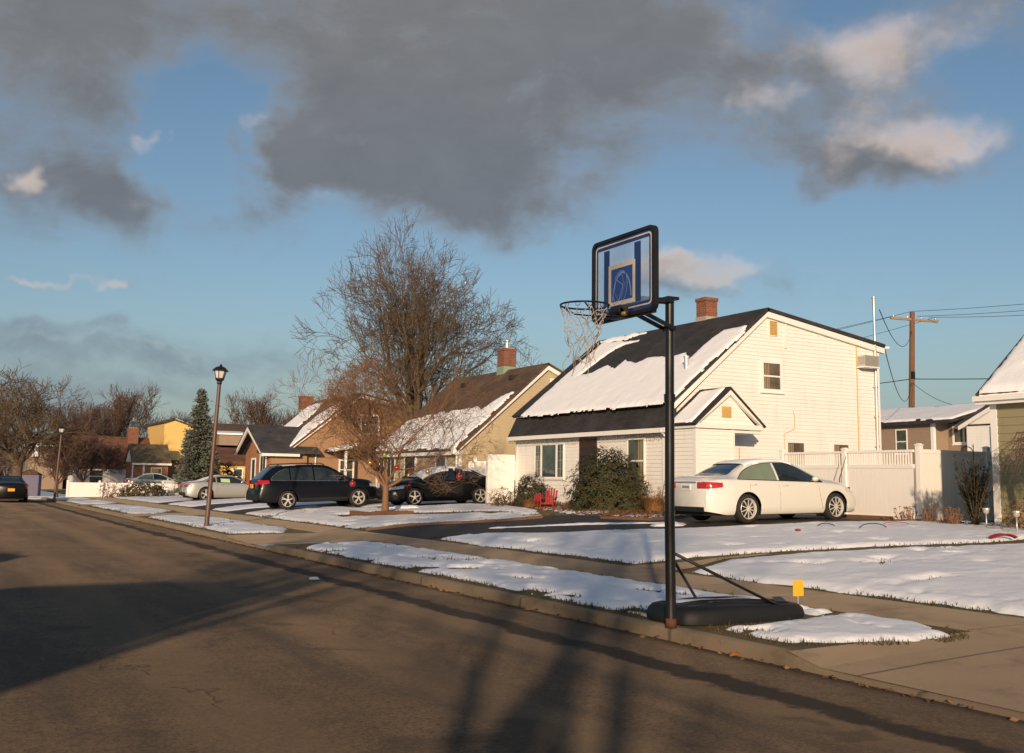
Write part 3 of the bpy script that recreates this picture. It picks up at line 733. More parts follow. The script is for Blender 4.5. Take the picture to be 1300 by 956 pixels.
def window(parent, plane, c, u0, u1, z0, z1, sgn=-1, fw=.06, muntins=(0, 0), sash=True, glass='window_glass', sill=True, frame='frame_white', proud=.035, label=None, mull=(), curtain=False):
    """plane 'x' or 'y' at coordinate c, facing sgn; u is the other horizontal axis. Frame part with pane sub-part."""
    f = MB(); g = MB()
    def bx(b, ua, ub, za, zb, d0, d1):
        lo, hi = sorted((c + sgn * d0, c + sgn * d1))
        if plane == 'x': b.box(lo, hi, ua, ub, za, zb)
        else: b.box(ua, ub, lo, hi, za, zb)
    P_ = proud
    bx(f, u0, u0 + fw, z0, z1, 0, P_); bx(f, u1 - fw, u1, z0, z1, 0, P_)
    bx(f, u0 + fw, u1 - fw, z1 - fw, z1, 0, P_); bx(f, u0 + fw, u1 - fw, z0, z0 + fw, 0, P_)
    if sash:
        zm = (z0 + z1) / 2; bx(f, u0 + fw, u1 - fw, zm - .025, zm + .025, .0, P_ * .75)
    for k in range(1, muntins[0] + 1):
        u = lerp(u0 + fw, u1 - fw, k / (muntins[0] + 1)); bx(f, u - .01, u + .01, z0 + fw, z1 - fw, 0, P_ * .55)
    for k in range(1, muntins[1] + 1):
        z = lerp(z0 + fw, z1 - fw, k / (muntins[1] + 1)); bx(f, u0 + fw, u1 - fw, z - .01, z + .01, 0, P_ * .52)
    for u in mull: bx(f, u - .045, u + .045, z0 + fw, z1 - fw, 0, P_ * .9)
    if sill: bx(f, u0 - .04, u1 + .04, z0 - .045, z0 - .002, 0, P_ + .035)
    bx(g, u0 + fw * .8, u1 - fw * .8, z0 + fw * .8, z1 - fw * .8, .001, P_ * .35)
    w = f.build('window', frame, parent); 
    if label: w['label'] = label
    pn = g.build('pane', glass, w)
    if curtain:
        k = MB(); uu = np.linspace(u0 + fw, lerp(u0, u1, .42), 9)
        for a, a2 in zip(uu[::2], uu[1::2]): bx(k, a, a2, z0 + fw + .02, z1 - fw - .02, P_ * .35 + .001, P_ * .35 + .004)
        k.build('curtain', 'curtain', w)
    return w
def snow_patch(parent, org, A, Bv, poly, thk=.06, res=.08, seed=0, rough=.1, w=.12, name='snow', mat='snow'):
    """snow lying on a sloping plane; poly in (a,b) plane coordinates"""
    A, Bv = Vector(A).normalized(), Vector(Bv).normalized(); N = A.cross(Bv)
    if N.z < 0: N = -N
    org = Vector(org)
    xs = np.arange(min(p[0] for p in poly) - .2, max(p[0] for p in poly) + .2, res); ys = np.arange(min(p[1] for p in poly) - .2, max(p[1] for p in poly) + .2, res)
    X, Y = np.meshgrid(xs, ys)
    D = sdist(X, Y, poly) + (fbm(X * 2 + seed, Y * 2, 4) - .5) * rough * 2 + (fbm(X * 8 + seed, Y * 8, 3) - .5) * rough
    t = np.clip(D / w, -1, 1); h = np.where(t > 0, np.sqrt(np.clip(1 - (1 - t) ** 2, 0, 1)), t) * thk + (fbm(X * 2.5 + seed, Y * 2.5, 4) - .5) * thk * .5 * np.clip(t, 0, 1)
    Pn = [org[i] + A[i] * X + Bv[i] * Y + N[i] * h for i in range(3)]
    keep = D > -.04 - res * .6
    cell = keep[:-1, :-1] & keep[1:, :-1] & keep[:-1, 1:] & keep[1:, 1:]
    used = np.zeros(X.shape, bool)
    for a in (slice(0, -1), slice(1, None)):
        for c in (slice(0, -1), slice(1, None)): used[a, c] |= cell
    idx = -np.ones(X.shape, int); idx[used] = np.arange(used.sum())
    b = MB(); b.v = list(zip(Pn[0][used].tolist(), Pn[1][used].tolist(), Pn[2][used].tolist())); J, I = np.nonzero(cell)
    b.f = list(zip(idx[J, I].tolist(), idx[J, I + 1].tolist(), idx[J + 1, I + 1].tolist(), idx[J + 1, I].tolist())); b.mi = [0] * len(b.f)
    return b.build(name, mat, parent, smooth=True, fix=False)
def chimney(parent, x, y, w, d, z0, z1, brick='red_brick', cap='cement', base=None, pot=False):
    b = MB(); b.box(x - w / 2, x + w / 2, y - d / 2, y + d / 2, z0, z1 - .12); b.box(x - w / 2 - .03, x + w / 2 + .03, y - d / 2 - .03, y + d / 2 + .03, z1 - .117, z1)
    c = b.build('chimney', brick, parent)
    k = MB(); k.box(x - w / 2 + .08, x + w / 2 - .08, y - d / 2 + .08, y + d / 2 - .08, z1 + .002, z1 + .05); k.build('chimney_cap', cap, c)
    if base:
        k = MB(); k.prism([(x - w / 2 - .02, base[0]), (x + w / 2 + .02, base[0]), (x + w / 2 + .02, base[1]), (x - w / 2 - .02, base[1])], 'Y', y - d / 2 - .02, y + d / 2 + .02); k.build('flashing', base[2], c)
    if pot:
        k = MB(); k.lathe([(.11, z1 + .03), (.10, z1 + .30)], (x, y, 0), 'Z', 14); k.lathe([(.17, z1 + .36), (.17, z1 + .39), (.02, z1 + .43)], (x, y, 0), 'Z', 14)
        for a in range(4): k.beam((x + .09 * math.cos(a * 1.57), y + .09 * math.sin(a * 1.57), z1 + .28), (x + .12 * math.cos(a * 1.57), y + .12 * math.sin(a * 1.57), z1 + .37), .015, .015)
        k.build('flue_cap', 'galvanised', c)
    return c

# ------------------------------------------------------------------ white house
XF, XW, S0, S1 = 12.5, 12.78, 16.8, 26.3
XB, XP, ZP, ZB, ZG = 21.5, 16.5, 7.15, 6.42, .66
house = thing('house', 'white clapboard house with snowy roof and black lower roof edge, behind the white sedan', 'house', (XW, S0, ZG))
core = MB(); core.prism([(XW, ZG), (XB, ZG), (XB, ZB - .12), (XP, ZP - .16), (XW + .02, 3.62), (XW, 3.2)], 'Y', S0, S1)
core.build('wall', 'white_siding', house)
sd = MB()
gab_l = interp_line([(0, XW), (3.2, XW), (3.62, XW + .02), (ZP - .16, XP)])
gab_r = interp_line([(0, XB), (ZB - .12, XB), (ZP - .16, XP)])
clap_y(sd, S0, gab_l, gab_r, ZG + .25, ZP - .2, .118, holes=[(12.7, 14.0, 0, 3.3)])
sd.build('gable_siding', 'white_siding', house)
sf = MB(); clap_x(sf, XW, S0, S1, ZG + .22, 3.12, .118); sf.build('front_siding', 'white_siding', house)
cb = MB()
cb.box(XW - .03, XW + .10, S0 - .03, S0 + .10, ZG, 3.15); cb.box(XW - .03, XW + .10, S1 - .10, S1 + .03, ZG, 3.15); cb.box(XB - .10, XB + .03, S0 - .03, S0 + .1, ZG, ZB - .1)
cb.build_split('corner_board', 'white_trim', house)
fd = MB(); fd.box(XW - .012, XB + .01, S0 - .012, S1 + .01, ZG - .2, ZG + .2); fd.build('foundation', 'cement', house)
# main roof with the steep black apron
rf = MB(); ov = .16
roof_slab(rf, 12.62, 4.0 + .02, XP, ZP + .04, S0 - ov, S1 + ov, .10)
roof_slab(rf, XB + .22, ZB - .02, XP, ZP + .04, S0 - ov, S1 + ov, .12)
roof = rf.build('roof', 'black_shingle', house)
ap = MB(); ap.prism([(XF - .06, 3.22), (XF + .30, 3.95), (XF + .38, 3.93), (XF + .38, 3.22)], 'Y', S0 - .12, S1 + .12)
ap.build('roof_apron', 'black_shingle', house)
fa = MB(); fa.box(XF - .09, XF + .0, S0 - .14, S1 + .14, 3.08, 3.218); fa.box(XF + .001, XW + .0, S0 - .13, S1 + .13, 3.10, 3.13); fa.build('fascia', 'white_trim', house)
# rake boards on the gable
rk = MB()
rk.prism([(12.66, 3.86), (XP, ZP - .07), (XP, ZP - .24), (12.80, 3.80)], 'Y', S0 - ov + .02, S0 - .022)
rk.prism([(XB + .2, ZB - .16), (XP, ZP - .09), (XP, ZP - .27), (XB + .2, ZB - .34)], 'Y', S0 - ov + .022, S0 - .022)
rk.build_split('rake_board', 'white_trim', house)
gu = MB()
gu.tube([(XF - .1, S0 + .03, 3.16), (XF + .02, S0 + .05, 3.02), (XW - .06, S0 + .08, 2.9), (XW - .06, S0 + .08, ZG + .25), (XW - .2, S0 + .08, ZG + .15)], .035, 8)
gu.build('downspout', 'white_trim', house, smooth=True)
# string of icicle lights under the fascia
il = MB(); rr = random.Random(4); y = S0
while y < S1:
    l = rr.uniform(.04, .12); x = XF - .03; il.tube([(x, y, 3.085), (x + rr.uniform(-.01, .01), y + .01, 3.085 - l)], .006, 4); 
    il.box(x - .012, x + .012, y - .012, y + .012, 3.085 - l - .02, 3.085 - l); il.beam((x, y, 3.075), (x, y + .1, 3.075 - .02), .01, .01); y += rr.uniform(.07, .13)
il.build('icicle_lights', 'dark_trim', house)
# snow on the front slope. plane coordinates: a = y, b = distance up the slope
O = Vector((12.62, 0, 4.02)); Bv = Vector((XP - 12.62, 0, ZP + .04 - 4.02)); SL = Bv.length
snow_patch(roof, O, (0, 1, 0), Bv, ROOF_SNOW, .05, .06, 3, .09, .22)
snow_patch(roof, O, (0, 1, 0), Bv, [(S1 - .3, SL - .3), (S1 + .1, SL - .05), (24.0, SL - .02), (22.6, SL - .1), (24.2, SL - .35)], .05, .07, 4, .1)
lum = MB()
for k in range(4):
    y = rr.uniform(17.5, 24)
ventp = MB(); vb = O + Bv.normalized() * 1.75; ventp.lathe([(.07, 0), (.07, .38), (.09, .38), (.09, .44)], (vb.x, 17.6, vb.z - .02), 'Z', 12); ventp.build('vent_pipe', 'galvanised', roof, smooth=True, angle=40)
# chimney on the ridge
chimney(roof, 16.75, 20.0, .50, .52, 6.3, 7.98, 'red_brick', 'cement', (6.5, 7.32, 'cement'))
# little rear roof edge, snow on the ridge
snow_patch(roof, (XP, 0, ZP + .04), (0, 1, 0), (1, 0, -.146), [(S0 - .1, .1), (S0 - .1, .7), (18.4, .5), (20.0, .3), (20.0, .05)], .05, .08, 8, .1)
# gable details
v_ = MB()
v_.box(16.62, 16.99, S0 - .045, S0 - .018, 6.30, 6.83)
gv = v_.build('gable_vent', 'white_trim', house)
v_ = MB()
for k in range(9): v_.prism([(S0 - .075, 6.335 + k * .052), (S0 - .046, 6.335 + k * .052), (S0 - .046, 6.38 + k * .052)], 'X', 16.655, 16.955)
v_.build('louvre', 'tan_vent', gv)
v_ = MB(); v_.box(17.28, 17.36, S0 - .06, S0 - .017, 5.95, ZP - .42); v_.build('seam_trim', 'white_trim', house)
WH = dict(fw=.055)
window(house, 'y', S0 - .017, 16.27, 17.17, 4.50, 5.52, glass='warm_glass', curtain=True, fw=.10, label='upper gable window with a curtain')
window(house, 'y', S0 - .017, 17.24, 18.12, 2.0, 3.02, glass='warm_glass', fw=.09, sash=False, curtain=True)
window(house, 'y', S0 - .017, 19.24, 20.08, 2.0, 3.02, glass='warm_glass', fw=.09, sash=False, curtain=True)
# air conditioner, vent pipe, cables
ac = MB(); ac.box(20.48, 21.14, S0 - .38, S0 - .0, 5.56, 5.93); acb = ac.build('air_conditioner', 'galvanised', house)
ac = MB()
for k in range(12): ac.box(20.52, 21.10, S0 - .392, S0 - .381, 5.60 + k * .026, 5.612 + k * .026)
for k in range(5): ac.box(20.468, 20.479, S0 - .35 + k * .055, S0 - .33 + k * .055, 5.62, 5.88)
ac.build('grille', 'cement', acb)
ac = MB(); ac.box(20.46, 21.16, S0 - .40, S0 - .001, 5.52, 5.557); ac.build('sill_shelf', 'white_trim', acb)
pp = MB(); pp.tube([(21.28, S0 - .10, ZG + .4), (21.28, S0 - .10, 7.95)], .045, 10); pp.lathe([(.07, 7.95), (.07, 8.0)], (21.28, S0 - .10, 0), 'Z', 10)
for z in (2.9, 3.9, 4.9): pp.box(21.2, 21.36, S0 - .12, S0 - .015, z, z + .05)
pp.build('flue_pipe', 'galvanised', house, smooth=True, angle=40)
pp = MB(); pp.tube([(20.47, S0 - .035, 1.6), (20.47, S0 - .035, 6.55), (20.5, S0 - .15, 6.72)], .016, 6)
pp.tube([(17.2, S0 - .03, 1.4), (17.2, S0 - .03, 3.2), (17.62, S0 - .03, 3.36), (17.66, S0 - .03, 3.7), (17.6, S0 - .03, 3.95)], .010, 5)
pp.build_split('cable', 'tan_vent', house)
hk = MB(); hk.beam((XB, S0 + .0, ZB - .12), (XB + .45, S0 - .1, ZB - .12), .07, .07); hk.build('gutter_end', 'white_trim', house)
# front door, picture window, second window
dr = MB(); dr.box(XW - .05, XW + .0, 20.80, 21.86, ZG + .18, 3.06)
dd = dr.build('door', 'door_brown', house)
dr = MB()
for (a, b_) in ((20.92, 21.28), (21.38, 21.74)):
    for (c, d) in ((1.0, 1.7), (1.85, 2.75)): dr.box(XW - .062, XW - .051, a, b_, c, d)
dr.build_split('door_panel', 'dark_trim', dd)
dr = MB(); dr.sphere((XW - .09, 20.95, 1.72), .035); dr.build('door_knob', 'galvanised', dd, smooth=True)
window(house, 'x', XW - .017, 22.86, 24.90, 1.70, 2.93, mull=(23.36, 24.42), sash=False, fw=.055, label='wide front picture window in three lights')
b = MB()
for y0, y1 in ((22.93, 23.30), (24.48, 24.84)):
    b = MB()
    for k in range(1, 4): b.box(XW - .034, XW - .030, y0, y1, 1.75 + k * .29, 1.762 + k * .29)
    b.box(XW - .034, XW - .030, (y0 + y1) / 2 - .006, (y0 + y1) / 2 + .006, 1.76, 2.87); b.build('muntin', 'galvanised', house)
window(house, 'x', XW - .017, 18.10, 19.06, 1.55, 2.98, fw=.06, curtain=True)
# side entry with a small gabled roof
EX0, EX1, EY, EZ = 12.66, 14.05, 15.5, 3.20
e = MB(); e.box(EX0, EX1, EY, S0 + .3, ZG, EZ); e.build('entry_wall', 'white_siding', house)
e = MB(); clap_y(e, EY, lambda z: EX0, lambda z: EX1, ZG + .2, EZ, .118); clap_x(e, EX0, EY, S0 + .05, ZG + .2, EZ, .118)
EA, EAZ, EL, ER = 13.83, 4.32, 12.52, 15.12
clap_y(e, EY - .0, interp_line([(0, EX0), (EZ, EX0 + .02), (EAZ - .1, EA)]), interp_line([(0, ER - .15), (EZ, ER - .15), (EAZ - .1, EA)]), EZ + .12, EAZ - .14, .118)
e.build('entry_siding', 'white_siding', house)
e = MB(); e.box(EX0 - .03, EX0 + .09, EY - .03, EY + .09, ZG, EZ); e.box(EX1 - .08, EX1 + .02, EY - .03, EY + .06, ZG, EZ); e.build_split('entry_corner_board', 'white_trim', house)
e = MB(); e.prism([(EL + .12, EZ + .002), (ER - .1, EZ + .002), (EA, EAZ - .1)], 'Y', EY + .002, S0 + .3); e.build('entry_gable', 'white_siding', house)
e = MB(); e.box(EL + .04, ER - .02, EY - .12, EY - .02, EZ - .02, EZ + .12); e.box(EL + .04, EL + .14, EY - .018, S0 - .02, EZ - .02, EZ + .12); e.box(EX1 + .02, ER - .04, EY - .015, S0 - .02, EZ - .12, EZ - .03)
e.prism([(EL, EZ + .10), (EA, EAZ + .02), (EA, EAZ - .14), (EL + .12, EZ + .10)], 'Y', EY - .15, EY - .01)
e.prism([(ER, EZ + .10), (EA, EAZ + .018), (EA, EAZ - .142), (ER - .12, EZ + .10)], 'Y', EY - .148, EY - .01)
e.build('entry_trim', 'white_trim', house)
er = MB(); roof_slab(er, EL - .04, EZ + .10, EA, EAZ + .10, EY - .17, S0 - .02, .07); roof_slab(er, ER + .04, EZ + .10, EA, EAZ + .10, EY - .168, S0 - .02, .07)
ero = er.build('entry_roof', 'black_shingle', house)
BV2 = Vector((EA - EL + .04, 0, EAZ - EZ)); L2 = BV2.length
snow_patch(ero, (EL - .04, 0, EZ + .10), (0, 1, 0), BV2, [(EY + .02, .06), (S0 - .26, .06), (S0 - .26, L2 - .16), (EY + .06, L2 - .02)], .045, .05, 5, .03, .06)
e = MB(); e.box(16.78 - 2.4, 16.78 - 2.28, S0 - .0, S0 + .0 + .01, 1, 2)
lm = MB(); lm.lathe([(.02, 2.98), (.10, 2.94), (.12, 2.86), (.02, 2.85)], (14.42, EY + .75, 0), 'Z', 10); lm.box(14.40, 14.44, EY + .75, S0 - .017, 2.93, 2.97); lm.build('wall_lamp', 'galvanised', house)
ve = MB(); ve.box(13.60, 13.95, EY - .04, EY - .018, 3.52, 3.84); vq = ve.build('entry_vent', 'tan_vent', house)
ve = MB()
for k in range(5): ve.prism([(EY - .06, 3.54 + k * .055), (EY - .041, 3.54 + k * .055), (EY - .041, 3.585 + k * .055)], 'X', 13.63, 13.92)
ve.build('louvre', 'tan_vent', vq)
e = MB(); e.box(EX0 - .05, EX0 - .018, EY + .3, EY + .45, 1.3, 1.7); e.build('meter_box', 'galvanised', house)
e = MB(); e.tube([(14.2, S0 - .03, 1.2), (14.2, S0 - .03, 2.5)], .02, 6); e.tube([(15.35, S0 - .03, 1.0), (15.35, S0 - .03, 2.7)], .018, 6); e.build_split('conduit', 'tan_vent', house)
e = MB(); e.box(14.2, 15.0, S0 - .05, S0 - .017, ZG + .2, 2.6); e.build('side_door', 'frame_white', house)

# ------------------------------------------------------------------ a cape house builder for the neighbours
def cape(name, label, x0, x1, xr, y0, y1, zg, ze, zr, zb, wall, roofm, step=.13, oh=.25, trim=.16, front_clap=True, gable_clap=True, wallm=None):
    h = thing(name, label, 'house', (x0, y0, zg))
    k = (zr - ze) / (xr - x0)
    c = MB(); c.prism([(x0, zg - .3), (x1, zg - .3), (x1, zb), (xr, zr - .12), (x0, ze)], 'Y', y0, y1); c.build('wall', wall if wallm is None else wallm, h)
    if gable_clap:
        s_ = MB(); clap_y(s_, y0, interp_line([(0, x0), (ze, x0), (zr - .12, xr)]), interp_line([(0, x1), (zb, x1), (zr - .12, xr)]), zg + .15, zr - .2, step, .02); s_.build('gable_siding', wall, h)
    if front_clap:
        s_ = MB(); clap_x(s_, x0, y0, y1, zg + .15, ze, step, .02); s_.build('front_siding', wall, h)
    t = MB(); t.box(x0 - .035, x0 + .12, y0 - .035, y0 + .12, zg - .2, ze - .02); t.box(x0 - .035, x0 + .12, y1 - .12, y1 + .035, zg - .2, ze - .02); t.build_split('corner_board', 'white_trim', h)
    r_ = MB(); xa = x0 - oh; za = ze - k * oh
    roof_slab(r_, xa, za + .10, xr, zr + .10, y0 - .2, y1 + .2, .10)
    kb = (zr - zb) / (x1 - xr); roof_slab(r_, x1 + oh, zb - kb * oh + .10, xr, zr + .10, y0 - .2, y1 + .2, .10)
    ro = r_.build('roof', roofm, h)
    t = MB(); t.prism([(xa, za - .02), (xr, zr - .02), (xr, zr - .02 - trim * 1.2), (xa + trim * .6, za - .02)], 'Y', y0 - .18, y0 - .03)
    t.prism([(x1 + oh, zb - kb * oh - .02), (xr, zr - .022), (xr, zr - .022 - trim * 1.2), (x1 + oh - trim * .4, zb - kb * oh - trim)], 'Y', y0 - .178, y0 - .03)
    t.box(xa - .02, xa + .06, y0 - .19, y1 + .19, za - .13, za + .02); t.box(xa + .061, x0 - .022, y0 - .17, y1 + .17, za - .12, za - .09); t.build_split('rake_board', 'white_trim', h)
    return h, ro, (xa, za, k)
# tan house
tan, troof, (txa, tza, tk) = cape('house', 'tan clapboard house with brown roof, between the white house and the brown one', 13.0, 22, 17.2, 31.7, 41.0, .72, 3.0, 6.72, 4.6, 'tan_siding', 'brown_shingle')
chimney(troof, 17.3, 35.6, .66, .66, 6.3, 7.85, 'red_brick', 'cement', (6.3, 6.98, 'copper_green'), pot=True)
tb = Vector((17.2 - txa, 0, 6.72 - tza)); tl = tb.length
snow_patch(troof, (txa, 0, tza + .1), (0, 1, 0), tb, [(31.7, .1), (41, .1), (41.1, tl * .42), (38.5, tl * .48), (36.0, tl * .50), (34.2, tl * .52), (33.3, tl * .47), (32.6, tl * .62), (31.7, tl * .66)], .06, .12, 31, .16)
b = MB(); b.box(17.38, 17.78, 31.7 - .05, 31.7 - .02, 5.75, 6.15); b.build('gable_vent', 'white_trim', tan)
for (x, y) in ((0, 33.6), (0, 38.6)):
    p_ = Vector((txa, y, tza + .1)) + tb * .86; b = MB(); b.box(p_.x - .15, p_.x + .15, y - .2, y + .2, p_.z - .08, p_.z + .12); b.build('roof_vent', 'dark_trim', troof)
window(tan, 'x', 12.98, 32.9, 34.0, 1.6, 2.7, glass='window_glass')
b = MB(); b.box(12.93, 12.98, 36.2, 37.3, .8, 2.95); td = b.build('door', 'door_brown', tan); b = MB(); b.box(12.92, 12.98, 36.08, 36.19, .8, 3.0); b.box(12.92, 12.98, 37.31, 37.42, .8, 3.0); b.build_split('door_frame', 'frame_white', td)
window(tan, 'x', 12.98, 38.6, 40.6, 1.0, 2.7, muntins=(3, 0), sash=False)
b = MB(); b.tube([(12.85, 31.62, 2.8), (12.85, 31.62, .8)], .05, 8); b.build('downspout', 'white_trim', tan, smooth=True)
b = MB(); b.box(12.6, 12.9, 31.5, 31.69, 2.68, 2.9); b.build('eave_return', 'white_trim', tan)
# brown house with snowy roof and brick-fronted wing
br, broof, (bxa, bza, bk) = cape('house', 'brown clapboard house with snow patches on its roof and a brick-fronted wing', 12.5, 23.2, 16.85, 54.0, 62.6, .42, 3.35, 6.85, 5.55, 'brown_siding', 'brown_shingle', .15)
bb = Vector((16.85 - bxa, 0, 6.85 - bza)); bl = bb.length
snow_patch(broof, (bxa, 0, bza + .1), (0, 1, 0), bb, [(53.95, .1), (56.2, .1), (56.6, bl * .35), (57.0, bl * .6), (56.0, bl * .86), (54.6, bl * .9), (53.95, bl * .8)], .07, .12, 41, .16)
snow_patch(broof, (bxa, 0, bza + .1), (0, 1, 0), bb, [(57.6, bl * .1), (61.5, bl * .15), (62.6, bl * .9), (60.0, bl * .93), (58.6, bl * .7), (58.2, bl * .3)], .07, .12, 42, .18)
snow_patch(broof, (16.85, 0, 6.95), (0, 1, 0), (6.35, 0, -1.3), [(53.9, .05), (53.9, 6.3), (54.4, 6.3), (54.5, .1)], .07, .12, 43, .1)
b = MB(); b.box(18.5, 19.7, 53.9, 53.98, 4.35, 5.55)
window(br, 'y', 53.98, 16.9, 18.2, 4.35, 5.6, fw=.12)
b = MB(); b.tube([(14.1, 53.9, 3.2), (14.1, 53.9, .5)], .05, 8); b.build('downspout', 'white_trim', br, smooth=True)
chimney(broof, 16.4, 63.5, .8, .8, 5.9, 7.3, 'red_brick', 'cement', (5.9, 6.35, 'copper_green'))
# lean-to porch on the gable side
b = MB(); roof_slab(b, 14.6, 3.30, 22.5, 4.9, 51.6, 53.97, .12); pr = b.build('porch_roof', 'brown_shingle', br)
snow_patch(pr, (14.6, 0, 3.30), (0, 1, 0), (7.9, 0, 1.6), [(51.65, .05), (53.8, .05), (53.8, 7.9), (51.65, 7.9)], .10, .12, 44, .08)
b = MB()
for x, z in ((15.2, 3.3), (17.4, 3.7), (20.0, 4.2), (22.2, 4.7)): b.box(x, x + .13, 51.75, 51.88, .3, z - .08)
b.build_split('porch_post', 'frame_white', br)
window(br, 'y', 53.98, 15.6, 16.6, 1.5, 2.8, fw=.1)
# wing: brick gable facing the street
WX, WY0, WY1, WA = 10.9, 53.4, 59.4, 56.6
w_ = MB(); w_.prism([(WY0 + .3, .2), (WY1 - .3, .2), (WY1 - .3, 3.1), (WA, 4.55), (WY0 + .3, 3.1)], 'X', WX + .4, 13.5); w_.build('wing_wall', 'brown_siding', br)
w_ = MB(); clap_y(w_, WY0 + .3, lambda z: WX + .4, lambda z: 12.6, .5, 3.1, .15, .02); w_.build('wing_siding', 'brown_siding', br)
w_ = MB(); w_.prism([(WY0 + .3, .2), (WY1 - .3, .2), (WY1 - .3, 3.05), (WA, 4.45), (WY0 + .3, 3.05)], 'X', WX + .30, WX + .39); w_.build('wing_front', 'orange_brick', br)
w_ = MB()
for sg, ye in ((1, WY0 - .15), (-1, WY1 + .15)):
    # slabs sloping in y
    th = .1; poly = [(ye, 3.13), (WA, 4.80), (WA, 4.70), (ye, 3.03)]
    w_.prism(poly, 'X', WX - .35, 14.2 if sg > 0 else 14.0)
wr = w_.build('wing_roof', 'grey_shingle', br)
w_ = MB()
for ye in (WY0 - .15, WY1 + .15):
    w_.prism([(ye, 3.02), (WA, 4.69), (WA, 4.45), (ye + (.3 if ye < WA else -.3), 3.02)], 'X', WX - .34, WX - .24)
w_.box(WX - .3, 12.9, WY0 - .17, WY0 - .08, 2.86, 3.02); w_.box(WX - .3, 12.9, WY0 - .079, WY0 + .29, 2.9, 2.93); w_.build('wing_trim', 'white_trim', br)
w_ = MB(); w_.prism([(WY0 + .35, 3.0), (WY1 - .35, 3.0), (WA, 4.35)], 'X', WX + .25, WX + .295); w_.build('wing_gable', 'yellow_siding', br) if False else None
window(br, 'x', WX + .29, 54.3, 55.7, .9, 3.0, fw=.12, sash=False, muntins=(1, 0))
window(br, 'x', WX + .29, 56.6, 57.6, .9, 2.8, fw=.12, sash=False)
b = MB(); b.prism([(55.0, 3.1), (56.4, 3.1), (56.1, 3.75), (55.5, 3.75)], 'X', WX + .26, WX + .295); b.build('gable_window', 'window_glass', br)
# green house at the right
GX, GY = 13.5, 6.4
gh, groof, (gxa, gza, gk) = cape('house', 'olive green clapboard house with snow-covered roof at the right edge', GX, 22, 17.9, -3.6, GY, .72, 3.72, 7.4, 4.6, 'green_siding', 'brown_shingle', .17, .28, gable_clap=False)
gb = Vector((17.9 - gxa, 0, 7.4 - gza)); snow_patch(groof, (gxa, 0, gza + .1), (0, 1, 0), gb, [(-3.5, .06), (GY + .12, .06), (GY + .14, gb.length), (-3.5, gb.length)], .09, .1, 51, .05)
b = MB(); clap_y(b, GY, interp_line([(0, GX), (3.72, GX), (7.28, 17.9)]), interp_line([(0, 22), (4.6, 22), (7.28, 17.9)]), .9, 7.2, .17, .02, sgn=1); b.build('gable_siding', 'green_siding', gh)
window(gh, 'x', GX - .02, 4.45, 5.25, 1.6, 3.05, frame='dark_trim', fw=.05, glass='window_glass')
b = MB(); b.box(gxa - .1, gxa - .0, -3.6, GY + .2, gza - .06, gza + .05); b.build('gutter', 'white_trim', gh)
